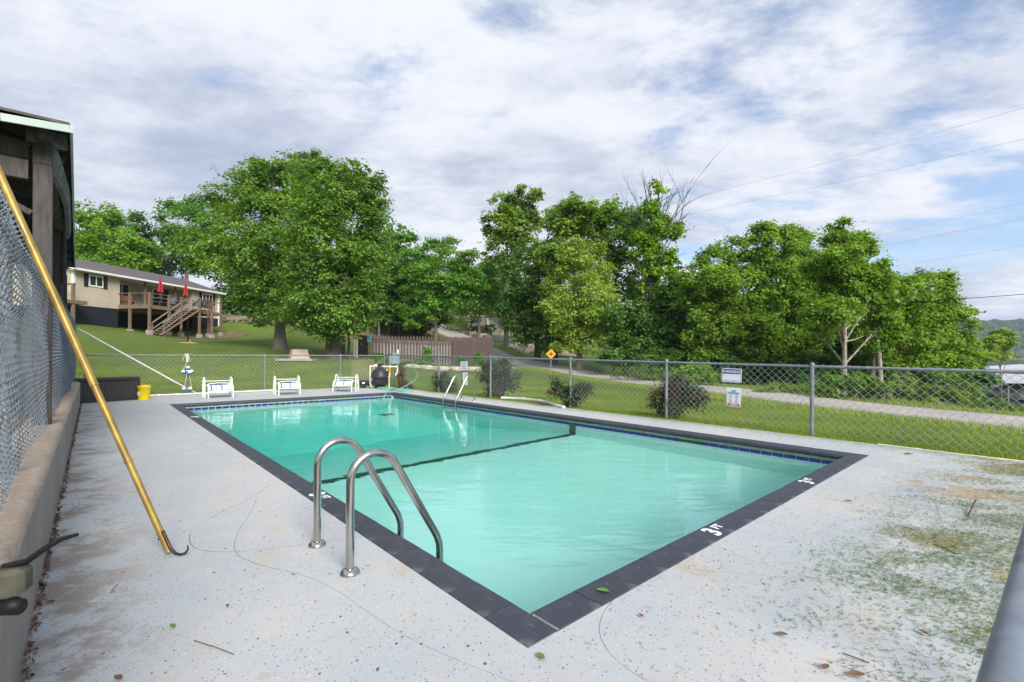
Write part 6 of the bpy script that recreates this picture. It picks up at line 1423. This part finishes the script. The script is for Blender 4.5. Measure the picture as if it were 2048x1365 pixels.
for i, (px, Y, bls, lb) in enumerate((
    (1460, 37, [(1450, 670, 50, 36), (1500, 690, 50, 34), (1440, 715, 44, 26), (1490, 725, 50, 20), (1480, 630, 40, 36)], 'dark shade tree behind the leftmost bright sycamore'),
    (1560, 38, [(1550, 650, 46, 40), (1590, 680, 50, 36), (1540, 705, 46, 28), (1600, 720, 46, 22), (1570, 610, 44, 36)], 'dark shade tree behind the broad high sycamore'),
    (1650, 36, [(1640, 660, 46, 34), (1670, 690, 46, 30), (1630, 715, 44, 22), (1720, 700, 40, 26), (1700, 660, 40, 32)], 'dark shade tree behind the pale forked trunk'),
    (1780, 34, [(1760, 690, 44, 30), (1800, 700, 44, 26), (1840, 700, 40, 26), (1740, 730, 40, 20), (1790, 660, 40, 30)], 'dark shade tree behind the low wide sycamore'))):
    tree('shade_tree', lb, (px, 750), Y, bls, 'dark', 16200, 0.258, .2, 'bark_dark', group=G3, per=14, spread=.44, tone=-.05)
for i, (px, Y, ex_) in enumerate(((1515, 31.5, 30), (1545, 33, -8), (1600, 33.5, 8), (1740, 25, 10), (1765, 24.8, -22))):
    p = deep(px, 760, Y); z = ground(p.x, p.y); b = Vector((p.x, p.y, z)); e_ = deep(px+ex_, 600, Y)
    t = thing('leaning_tree', ['leaning grey trunk right of the warning sign', 'straight dark trunk deep in the sycamore shade', 'thin pale trunk left of the big fence post', 'brown trunk behind the weeds by the last fence bay', 'pale bent trunk in the low wide sycamore'][i], 'tree', b)
    mb = MB(); mb.tube([b-UPZ*.3, b.lerp(e_, .5)+Vector((.12, 0, 0)), e_], [.14, .10, .06], 8); mb.build('trunk', MAT['bark_pale' if i in (0, 4) else 'bark'], t)
    crown('crown', [((e_.x, e_.y, e_.z), (1.3, 1.2, 1.0))], 1600, .26, .16, LF['syc'], t, b, 14, .34)

# ------------------------------------------------------------------ shrubs
def shrub(name, label, px, pyb, Y, bls, leaf, n, L, spread=.10, stems=12, group=None, tone=0., per=10, z=None, W=None, cat='shrub'):
    p = deep(px, pyb, Y); z = ground(p.x, p.y) if z is None else z; b = Vector((p.x, p.y, z)); t = thing(name, label, cat, b, 0, group)
    blobs = [blob(*q[:4], Y, (q[4] if len(q) > 4 else 0)) for q in bls]; mb = MB()
    for (c, r) in blobs:
        for j in range(max(2, stems//len(blobs)+1)):
            d = unit(1)[0]; e_ = Vector(c)+Vector((d[0]*r[0], d[1]*r[1], d[2]*r[2]))*.8; mb.tube(curve3(b+Vector((RNG.normal(0, .05), RNG.normal(0, .05), -.05)), e_, (0, 0, .1), 4), [.014, .012, .010, .007, .004], 4, caps=False)
    mb.build('stems', MAT['bark_dark'], t); crown('leaves', blobs, n, L, W or L*.5, LF[leaf], t, b, per, spread, .9, .35, .5, 0., tone); return t
GS = 'reddish shrubs along the outside of the fence'
shrub('red_tip_shrub', 'small dark shrub behind the far ladder', 888, 786, 15.7, [(888, 765, 15, 14), (900, 770, 12, 12), (880, 778, 10, 8)], 'shrub', 2300, .08, spread=.13, group=GS)
shrub('red_tip_shrub', 'largest reddish shrub, behind the second fence post from the filter', 1003, 797, 13.9, [(1000, 745, 24, 24), (985, 755, 20, 20), (1018, 758, 18, 22), (1000, 775, 20, 18), (1012, 735, 14, 14), (985, 778, 12, 10)], 'shrub', 5600, .08, spread=.14, group=GS, tone=.05)
shrub('red_tip_shrub', 'lopsided reddish shrub behind the middle fence post', 1146, 817, 11.35, [(1120, 785, 16, 12), (1160, 780, 16, 11), (1150, 797, 14, 12), (1118, 768, 10, 9), (1142, 808, 9, 8), (1172, 776, 12, 9)], 'shrub', 3500, .07, spread=.12, group=GS, tone=.02)
shrub('red_tip_shrub', 'wide reddish shrub left of the pool rules sign', 1350, 838, 9.6, [(1330, 790, 22, 20), (1365, 780, 24, 22), (1345, 805, 26, 20), (1385, 790, 18, 18), (1320, 800, 18, 16), (1345, 825, 18, 12), (1350, 762, 18, 12), (1392, 805, 10, 10)], 'shrub', 7000, .064, spread=.12, group=GS, tone=.10)
GC = 'green conifers before the picket fence'
shrub('conifer_shrub', 'bright pointed conifer in front of the picket fence', 855, 738, 24.6, [(855, 700, 5, 8), (855, 714, 9, 10), (855, 726, 12, 10)], 'conif', 4200, .10, .08, group=GC, W=.04)
shrub('conifer_shrub', 'low rounded conifer at the right picket fence section', 958, 738, 25.2, [(956, 716, 10, 8), (960, 728, 12, 8)], 'conif', 2600, .10, .09, group=GC, tone=-.15, W=.04)
shrub('conifer_shrub', 'low conifer just left of the picket fence end section', 925, 738, 25.2, [(922, 720, 9, 7), (926, 730, 12, 8)], 'conif', 2300, .10, .09, group=GC, tone=-.2, W=.04)
shrub('garden_shrub', 'loose green shrub behind the filter at the picket corner', 752, 735, 22.5, [(748, 718, 12, 10), (765, 722, 12, 12), (740, 728, 12, 8)], 'weed', 2600, .11, .12, tone=-.1)
shrub('garden_shrub', 'low dark plants left of the pointed conifer', 825, 738, 24.2, [(815, 730, 14, 6), (832, 728, 10, 8)], 'dark', 2430, 0.086, .1, tone=.2)
shrub('vine_on_post', 'brown leafed vine clump right of the filter pipes', 810, 776, 17.4, [(806, 756, 7, 12), (812, 770, 10, 10), (803, 740, 5, 10), (797, 765, 6, 12)], 'shrub', 1500, .06, .06, tone=.2)
GW = 'weedy bushes on the far verge of the lane'
for i, (px, pyb, Y, bls, lf, tn, lb) in enumerate((
    (1365, 765, 25.5, [(1365, 752, 26, 14), (1395, 745, 20, 16), (1420, 755, 24, 12)], 'vine', -.1, 'bright leafy bush on the verge behind the wide reddish shrub'),
    (1545, 790, 20.5, [(1545, 782, 26, 10), (1580, 780, 30, 11), (1610, 785, 24, 10)], 'weed', .05, 'low weedy bush on the verge left of the big fence post'),
    (1690, 795, 18.5, [(1665, 770, 26, 16), (1700, 765, 28, 18), (1735, 775, 30, 16), (1640, 785, 24, 10)], 'vine', -.25, 'round leafy bush below the pale forked trunk'),
    (1800, 805, 18.0, [(1780, 785, 34, 16), (1830, 785, 32, 18), (1800, 800, 40, 10)], 'weed', .1, 'feathery green weeds before the brown trunk'),
    (1900, 815, 17.5, [(1870, 790, 34, 22), (1910, 800, 34, 18), (1945, 805, 30, 16), (1925, 780, 20, 16)], 'weed', .0, 'feathery tall weeds in front of the boat dock'),
    (2010, 825, 17.0, [(1985, 815, 30, 12), (2020, 822, 30, 9)], 'weed', -.05, 'lowest weeds at the right edge beside the dock'),
    (1250, 752, 29, [(1230, 742, 24, 9), (1270, 745, 28, 10), (1310, 750, 28, 10)], 'weed', -.15, 'low weeds on the verge below the light maple'))):
    shrub('verge_bush', lb, px, pyb, Y, bls, lf, 4200, .11 if lf == 'weed' else .15, .14, 8, GW, tn, 12, W=.04 if lf == 'weed' else None)
GU = 'dark undergrowth under the trees beyond the lane'
for i, (px, pyb, Y, lb) in enumerate(((1330, 762, 30, 'dark undergrowth bush below the vine hung dead tree'), (1400, 765, 30, 'dark undergrowth bush behind the bright leafy verge bush'), (1470, 770, 29, 'dark undergrowth bush behind the warning sign'), (1530, 772, 29, 'dark undergrowth bush right of the warning sign'),
    (1590, 775, 28, 'dark undergrowth bush left of the big fence post'), (1650, 778, 27, 'dark undergrowth bush behind the big fence post'), (1720, 780, 26, 'dark undergrowth bush right of the pale forked trunk'), (1790, 785, 26, 'dark undergrowth bush under the right end sycamore'), (1860, 790, 26, 'dark undergrowth bush left of the boat dock weeds'), (1925, 795, 25, 'dark undergrowth bush nearest the boat dock'))):
    shrub('undergrowth_bush', lb, px, pyb, Y, [(px-14, pyb-24, 34, 22), (px+16, pyb-32, 34, 24, .8), (px, pyb-10, 40, 14, -.4), (px+8, pyb-50, 30, 20, 1.0)], 'dark', 5200, .22, .22, 8, GU, .05 if i % 2 else -.1, 12)
for i, (px, Y) in enumerate(((950, 68), (957, 69.5))):
    p = deep(px+2, 664, Y); z = ground(p.x, p.y); b = Vector((p.x, p.y, z)); t = thing('clipped_bush', ('left' if i == 0 else 'right')+' round clipped bush before the hill building', 'bush', b); crown('leaves', [((b.x+i*1.6, b.y, z+.7), (.9, .9, .75))], 1500, .2, .11, LF['dark'], t, b, 10, .12)
shrub('brown_bush', 'reddish brown bush at the crest of the uphill road', 892, 655, 84, [(895, 645, 18, 9), (880, 640, 14, 8)], 'shrub', 2500, .3, .3, tone=.35)
tree('hilltop_tree', 'yellow green tree at the top of the hill road', (930, 650), 100, [(905, 610, 26, 18), (935, 622, 24, 16), (880, 600, 22, 20), (960, 600, 22, 18)], 'lime', 6750, 0.516, .3, per=10, spread=.9, tone=-.2)
tree('hilltop_tree', 'dark leaning tree at the hill crest left of the building', (925, 655), 88, [(925, 575, 30, 22), (900, 570, 26, 22), (950, 575, 26, 22), (985, 560, 30, 26), (860, 580, 22, 24)], 'elm', 12150, 0.430, .35, per=12, spread=.8, tone=-.05)
tree('hilltop_tree', 'tree crown rising behind the hill building roof', (1060, 660), 88, [(1010, 580, 34, 26), (1050, 600, 40, 26), (1050, 630, 50, 22), (1110, 630, 46, 26), (1180, 650, 60, 30), (1240, 650, 60, 30)], 'elm', 18900, 0.473, .35, per=12, spread=.85, tone=-.05)

# ------------------------------------------------------------------ far shore, dock, power lines
def hill_forest():
    n = 6000; az = np.radians(RNG.uniform(15, 75, n)); r = RNG.uniform(1130, 1620, n); x = r*np.sin(az); y = r*np.cos(az); z = ground_np(x, y)
    keep = z > -3.6; x, y, z = x[keep], y[keep], z[keep]; n = len(x)
    d = unit(14); d[:, 2] = np.abs(d[:, 2]); 
    # small lumpy crowns: 10-sided domes
    ang = np.arange(7)*2*np.pi/7; base = []
    for h, q in ((0, .9), (.45, 1.0), (.85, .6)): base.append(np.stack([np.cos(ang)*q, np.sin(ang)*q, np.full(7, h)], 1))
    B = np.concatenate(base+[np.array([[0, 0, 1.08]])]); m = len(B)
    s = RNG.uniform(8, 15, (n, 1, 1)); V = B[None]*s*np.array([1, 1, 1.0])*RNG.uniform(.8, 1.2, (n, m, 1))+np.stack([x, y, z], 1)[:, None]
    F = []
    for k_ in range(2):
        for i in range(7): F.append((k_*7+i, k_*7+(i+1) % 7, (k_+1)*7+(i+1) % 7, (k_+1)*7+i))
    for i in range(7): F.append((14+i, 14+(i+1) % 7, 21, 21))
    F = np.array(F); T = np.repeat(np.clip(RNG.normal(.45, .25, n), 0, 1), len(F))
    FF = (F[None]+(np.arange(n)*m)[:, None, None]).reshape(-1, 4)
    tri = FF[:, 2] == FF[:, 3]
    FF[tri, 3] = FF[tri, 2]
    q = np.concatenate([np.stack([FF[:, 0], FF[:, 1], FF[:, 2]], 1), np.stack([FF[:, 0], FF[:, 2], FF[:, 3]], 1)[~tri]]); TT = np.concatenate([T, T[~tri]])
    return array_mesh('far_forest', V.reshape(-1, 3), q, LF['hill'], {'tone': TT})
stuff(hill_forest())
# covered boat dock
def dockpt(px, py, Y): return deep(px, py, Y)
LZ = -3.7
def dock(name, label, px, Y, w, dpt, eave, m='dock_metal', rz=R(-20)):
    p = deep(px, 780, Y); c = Vector((p.x, p.y, LZ)); t = thing(name, label, 'dock', c, 0, 'covered boat docks on the lake'); ax = Vector((math.cos(rz), math.sin(rz), 0)); ay = Vector((-ax.y, ax.x, 0))
    for sx in (-1, -.33, .33, 1):
        for sy in (-1, 1): mb = MB(); mb.box(c+ax*(w/2*sx)+ay*(dpt/2*sy)+UPZ*(eave/2-.3), (.12, .12, eave+.8), rz); mb.build('post', MAT['galv'], t)
    q = [c+ax*(w/2+.6)*sx+ay*(dpt/2+.6)*sy+UPZ*(eave+(.0 if sx < 0 else .0)) for sx, sy in ((-1, -1), (1, -1), (1, 1), (-1, 1))]; r1_, r2_ = c-ay*(dpt/2+.6)+UPZ*(eave+.8), c+ay*(dpt/2+.6)+UPZ*(eave+.8)
    mb = MB(); mb.add(q+[r1_, r2_]+[v_-UPZ*.14 for v_ in q], [(0, 4, 5, 3), (1, 2, 5, 4), (0, 1, 4), (2, 3, 5), (0, 6, 7, 1), (1, 7, 8, 2), (2, 8, 9, 3), (3, 9, 6, 0), (6, 9, 8, 7)]); mb.build('roof', MAT[m], t)
    for sx in (-1, 0, 1): mb = MB(); mb.frame(c+ax*(w/2*sx)+UPZ*.35, ax, ay, UPZ, .5, dpt/2, .14); mb.build('walkway', MAT['dock_dark'], t)
    mb = MB(); mb.frame(c+ay*(dpt/2)+UPZ*.35, ax, ay, UPZ, w/2, .6, .14); mb.build('walkway', MAT['dock_dark'], t)
    return c, ax, ay
c, ax, ay = dock('boat_dock', 'nearest covered boat dock with pale metal roof behind the weeds', 2056, 55, 8, 9, 2.2)
dock('boat_dock', 'longer white roofed boat dock farther out on the lake', 2075, 92, 16, 10, 2.6)
b = c-ax*1.9-ay*1.6+UPZ*.2
t = thing('covered_boat', 'motor boat under a tan cover in the nearest dock slip', 'boat', b)
pts = []; n = 9
vs = []; fs = []
for i in range(n):
    f = i/(n-1); y = -3.2+6.4*f; w = 1.15*(1-max(0, (.35-f)/.35)**2)**.5+.02
    vs += [b+ax*(-w)+ay*y+UPZ*.85, b+ax*(-w*.7)+ay*y, b+ax*(w*.7)+ay*y, b+ax*w+ay*y+UPZ*.85]
for i in range(n-1):
    for k_ in range(3): fs.append((i*4+k_, (i+1)*4+k_, (i+1)*4+k_+1, i*4+k_+1))
fs.append((n*4-4, n*4-3, n*4-2, n*4-1)); mb = MB(); mb.add(vs, fs); mb.build('hull', MAT['hull_white'], t)
vs = []; fs = []
for i in range(n):
    f = i/(n-1); y = -3.25+6.5*f; w = 1.18*(1-max(0, (.35-f)/.35)**2)**.5+.03; h = .9+.75*math.sin(math.pi*min(1, f*1.25))**.8*(1 if f < .8 else .8)
    vs += [b+ax*(-w)+ay*y+UPZ*.80, b+ax*(-w*.5)+ay*y+UPZ*(h*.95+.1), b+ay*y+UPZ*(h+.25), b+ax*w*.5+ay*y+UPZ*(h*.95+.1), b+ax*w+ay*y+UPZ*.80]
for i in range(n-1):
    for k_ in range(4): fs.append((i*5+k_, i*5+k_+1, (i+1)*5+k_+1, (i+1)*5+k_))
mb = MB(); mb.add(vs, fs); mb.build('cover', MAT['tarp'], t)
t = thing('pontoon_boat', 'dark pontoon boat at the right end of the nearest dock', 'boat', c+ax*2.0-ay*2.5)
q = c+ax*2.0-ay*2.5
mb = MB()
for sx in (-.9, .9): mb.tube([q+ax*sx-ay*2.8+UPZ*.1, q+ax*sx+ay*2.8+UPZ*.1], .32, 10)
mb.build('pontoon', MAT['galv'], t); mb = MB(); mb.frame(q+UPZ*.62, ax, ay, UPZ, 1.2, 2.9, .5); mb.build('body', MAT['dock_dark'], t); mb = MB(); mb.frame(q+UPZ*2.2, ax, ay, UPZ, 1.25, 1.6, .05); mb.build('canopy', MAT['shutter'], t)
for sx in (-1, 1):
    for sy in (-1, 1): mb = MB(); mb.tube([q+ax*(1.1*sx)+ay*(1.5*sy)+UPZ*1.0, q+ax*(1.1*sx)+ay*(1.5*sy)+UPZ*2.2], .03, 6); mb.build('canopy_pole', MAT['galv'], t)
# power lines: from poles hidden in the wood out over the lake shore
def line(a, b, sag, r, label, m='cable_thin'):
    mb = MB(); pts = []
    for i in range(25): f = i/24; p = a.lerp(b, f); pts.append(p-UPZ*(sag*4*f*(1-f)))
    mb.tube(pts, r, 5); o = mb.build('power_line', MAT[m]); tag(o, label, 'power line', 'power lines crossing the sky on the right')
line(deep(1200, 440, 70), deep(2350, 128, 36), .5, .0095, 'highest of the power lines, above the bare dead tree')
line(deep(1200, 462, 70), deep(2350, 205, 36), .5, .0095, 'second power line from the top, ending at the dead tree')
line(deep(1640, 495, 80), deep(2400, 318, 44), .35, .009, 'uppermost of the three thin wires over the right sycamores')
line(deep(1600, 522, 80), deep(2400, 366, 44), .35, .009, 'middle one of the thin wires over the right sycamores')
line(deep(1605, 518, 80.6), deep(2400, 362, 44.6), .35, .009, 'wire running close above the middle thin wire')
line(deep(1640, 553, 80), deep(2400, 428, 44), .35, .009, 'lowest of the thin wires over the right sycamores')
line(deep(1300, 634, 31), deep(2400, 562, 13.2), .12, .011, 'single black cable low across the sycamore leaves', 'cord')
# transformer-like splice on the second wire
# ------------------------------------------------------------------ grass
def grass_patch(name, poly_fn, n, box, h, w, mat='grass', zoff=-.01, tone=0.0, lay=False):
    s = RNG.uniform(box[0], box[1], n); t_ = RNG.uniform(box[2], box[3], n); keep = poly_fn(s, t_)
    s, t_ = s[keep], t_[keep]; n = len(s); x = P0.x+US.x*s+UT.x*t_; y = P0.y+US.y*s+UT.y*t_
    z = (ground_np(x, y)+zoff) if not lay else np.full(n, zoff)
    b = np.stack([x, y, z], 1); a = RNG.uniform(0, 2*np.pi, n); hh = h*RNG.uniform(.45, 1.25, n); ww = w*RNG.uniform(.7, 1.3, n)
    side = np.stack([np.cos(a), np.sin(a), np.zeros(n)], 1)*ww[:, None]; ln = np.stack([-np.sin(a), np.cos(a), np.zeros(n)], 1)
    if lay:
        tip = b+ln*hh[:, None]+np.array([0, 0, 1])*RNG.uniform(.002, .012, (n, 1)); V = np.stack([b-side, b+side, tip], 1)
    else:
        bend = RNG.uniform(.1, .9, (n, 1)); V = np.stack([b-side, b+side, b+ln*(hh[:, None]*bend)+np.array([0, 0, 1])*hh[:, None]], 1)
    T = np.clip(.45+tone+RNG.normal(0, .2, n)+.18*np.sin(x*.9+1.3*np.sin(y*.7))*np.sin(y*1.1), 0, 1)
    o = array_mesh(name, V.reshape(-1, 3), np.arange(3*n).reshape(n, 3), LF[mat], {'tone': T}); o['kind'] = 'stuff'; return o
def fade(s, t_):                                                    # thinner with distance from the photographer's side
    x = P0.x+US.x*s+UT.x*t_; y = P0.y+US.y*s+UT.y*t_; d = np.hypot(x, y); return RNG.random(len(s)) < np.clip(9.0/d, .12, 1)
def road_clear(s, t_):
    x = P0.x+US.x*s+UT.x*t_; y = P0.y+US.y*s+UT.y*t_; d = np.full(len(x), 1e9)
    for (a, b_) in zip(ROAD[:-1], ROAD[1:]):
        ax_, ay_ = a; bx, by = b_; tt = np.clip(((x-ax_)*(bx-ax_)+(y-ay_)*(by-ay_))/((bx-ax_)**2+(by-ay_)**2), 0, 1); d = np.minimum(d, np.hypot(x-ax_-tt*(bx-ax_), y-ay_-tt*(by-ay_)))
    return d
grass_patch('lawn_grass', lambda s, t_: fade(s, t_) & (road_clear(s, t_) > 1.6), 420000, (-4, 17, 7.02, 14.5), .045, .0042, tone=-.02)
grass_patch('lawn_grass', lambda s, t_: fade(s, t_), 230000, (15.7, 24, -2, 9), .05, .006, tone=.02)
grass_patch('verge_grass', lambda s, t_: (road_clear(s, t_) > 1.55) & (road_clear(s, t_) < 3.6) & (t_ > 11), 120000, (-2, 30, 9, 26), .17, .010, tone=.12)
# tufts creeping over the deck edge, clippings blown over the near right corner
grass_patch('edge_grass', lambda s, t_: RNG.random(len(s)) < np.clip((t_-6.72+.10*np.sin(s*1.7)+.07*np.sin(s*4.3))/.33, 0, 1)**1.4, 60000, (-4, 15.6, 6.6, 7.14), .038, .0042, zoff=.0, lay=False, tone=.02).location.z = .035
clump = lambda s, t_: .30+.70*((np.sin(s*5.1+t_*2.3)+np.sin(t_*5.7-s*3.1)+np.sin(t_*11.0+s*7.0)) > .1)
grass_patch('grass_clippings', lambda s, t_: RNG.random(len(s)) < np.clip(.012+2.1*np.clip((-.35-s)/.95, 0, 1)**1.6*np.clip((t_-.7)/1.3, 0, 1)*(1-.6*np.clip((t_-3.6)/1.4, 0, 1))*clump(s, t_), 0, 1)*((s < -.005) | (t_ > 6.0)), 150000, (-1.55, 1.2, .2, 6.9), .034, .0020, 'clip', .004, lay=True)
grass_patch('grass_clippings', lambda s, t_: RNG.random(len(s)) < np.clip((t_-6.1)/.8, 0, 1)**2, 12000, (-1.4, 12, 6.1, 7.0), .035, .0026, 'clip', .004, lay=True, tone=.1)
grass_patch('fence_weeds', lambda s, t_: RNG.random(len(s)) < .25+.75*(np.sin(s*3.1)+np.sin(s*7.7+1) > .5), 16000, (-3.9, 15.6, 7.06, 7.24), .11, .0045, tone=.0)
grass_patch('fence_weeds', lambda s, t_: RNG.random(len(s)) < .2+.8*(np.sin(t_*3.7)+np.sin(t_*8.3+1) > .6), 9000, (15.63, 15.82, -1.5, 7.1), .11, .005, tone=-.05)
grass_patch('lawn_weeds', lambda s, t_: (np.sin(s*1.9+np.sin(t_*2.3)*2)*np.sin(t_*2.1+np.sin(s*1.3)*2) > .72) & (road_clear(s, t_) > 1.7) & fade(s, t_), 160000, (-4, 16, 7.1, 14), .085, .0065, tone=.06)
def bits():
    n = 46; s = RNG.uniform(.4, PL-.4, n)**1.0; t_ = RNG.uniform(.35, PW-.4, n); x = P0.x+US.x*s+UT.x*t_; y = P0.y+US.y*s+UT.y*t_
    V, F = leaves(np.stack([x, y, np.full(n, WZ+.006)], 1), .022, .010, 6.0); return array_mesh('floating_debris', V, F, MAT['leaf_dry'])
stuff(bits())
# crumbled leaf litter along the foot of the wall
def litter():
    n = 1700; s = RNG.uniform(-2, 15, n); t_ = -1.615+np.abs(RNG.normal(0, .014, n)); x = P0.x+US.x*s+UT.x*t_; y = P0.y+US.y*s+UT.y*t_
    V, F = leaves(np.stack([x, y, RNG.uniform(.004, .02, n)], 1), .024, .014, 1.2); return array_mesh('leaf_litter', V, F, MAT['leaf_dry'])
stuff(litter())
# single fallen leaves and twigs on the deck and coping
def leaf_at(p, L, ang, m, label, curl=.25, name='fallen_leaf', group='fallen leaves on the deck'):
    vs = []; fs = []; n = 7
    for i in range(n):
        f = i/(n-1); w = L*.24*math.sin(math.pi*min(1, f*1.02+.02))**.8; y = L*(f-.5); z = .004+curl*L*(f-.5)**2
        for k_ in (-1, 0, 1): q = Vector((k_*w, y, z+abs(k_)*w*.5)); vs.append(p+Vector((q.x*math.cos(ang)-q.y*math.sin(ang), q.x*math.sin(ang)+q.y*math.cos(ang), q.z)))
    for i in range(n-1):
        for k_ in range(2): fs.append((i*3+k_, i*3+k_+1, (i+1)*3+k_+1, (i+1)*3+k_))
    mb = MB(); mb.add(vs, fs, True); o = mb.build(name, MAT[m]); tag(o, label, 'leaf', group); return o
for px, py, L, a, m, lb in ((1205, 1184, .075, 1.2, 'leaf_green', 'pointed green leaf lying on the dark coping near its corner'), (1081, 1315, .055, .6, 'leaf_green', 'green leaf on the deck below the near pool corner'),
    (345, 1254, .045, .9, 'leaf_green', 'green leaf on the deck by the crossing cracks'), (1282, 1233, .035, .4, 'leaf_dry', 'small reddish leaf on the deck below the green coping leaf'), (1563, 1271, .055, 1.3, 'leaf_dry', 'curled tan leaf at the middle of the near deck'),
    (1651, 1337, .05, 2.2, 'leaf_dry', 'red brown leaf near the twig at the lower right'), (1712, 1352, .07, 1.5, 'leaf_dry', 'crumpled dry leaf at the bottom right of the deck'), (1846, 1267, .05, .3, 'leaf_dry', 'brown leaf among clippings left of another brown leaf'),
    (1974, 1307, .055, 1.9, 'leaf_dry', 'rusty leaf beside the blurred near rail'), (1816, 909, .10, 1.4, 'leaf_dry', 'dry leaf close to the grass edge right of the pool corner'), (1696, 1003, .06, 1.0, 'leaf_dry', 'thin dry leaf on the deck right of the short coping'), (236, 1358, .05, 1.1, 'leaf_dry', 'reddish leaf at the bottom edge left of centre'),
    (101, 1206, .05, 1.4, 'leaf_dry', 'dry leaf beside the wall foot above the dirt stain'), (455, 1213, .03, .5, 'leaf_dry', 'dark seed husk on the deck right of the hook')):
    leaf_at(spot(px, py, .006), L, a, m, lb)
def stick(pts, r, label):
    mb = MB(); mb.tube([spot(px, py)+UPZ*h for px, py, h in pts], r, 5); tag(mb.build('twig', MAT['twig']), label, 'twig', 'twigs on the deck')
stick([(1685, 1310, .008), (1712, 1322, .012), (1738, 1330, .008)], .0026, 'short bent twig lying in the clippings at the lower right')
stick([(1936, 1034, .006), (1943, 1024, .03), (1952, 1012, .05)], .006, 'upright stub of a twig right of the short pool end')
stick([(388, 1284, .006), (430, 1300, .012), (468, 1312, .006)], .0016, 'long thin twig near the bottom centre left')
stick([(236, 1170, .005), (226, 1180, .006), (222, 1188, .005), (232, 1184, .006)], .0014, 'curved stem on the deck below the pole hook')
stick([(1870, 1090, .005), (1890, 1100, .01), (1912, 1110, .006)], .0028, 'thin dark twig between the peeled patches')

# ------------------------------------------------------------------ air
hm = bpy.data.materials.new('valley_haze'); hm.use_nodes = True; t_ = hm.node_tree; t_.nodes.clear()
o_ = t_.nodes.new('ShaderNodeOutputMaterial'); pv = t_.nodes.new('ShaderNodeVolumePrincipled'); pv.inputs['Color'].default_value = (.72, .82, 1.0, 1); pv.inputs['Density'].default_value = .00017; pv.inputs['Anisotropy'].default_value = .0
t_.links.new(pv.outputs[0], o_.inputs['Volume'])
mb = MB(); zlo = float(VG[:, 2].min())-1.5; zhi = float(VG[:, 2].max())+18; mb.box(((GX[0]+GX[-1])/2, (GY[0]+GY[-1])/2, (zlo+zhi)/2), (GX[-1]-GX[0]+8, GY[-1]-GY[0]+8, zhi-zlo)); stuff(mb.build('haze', hm))
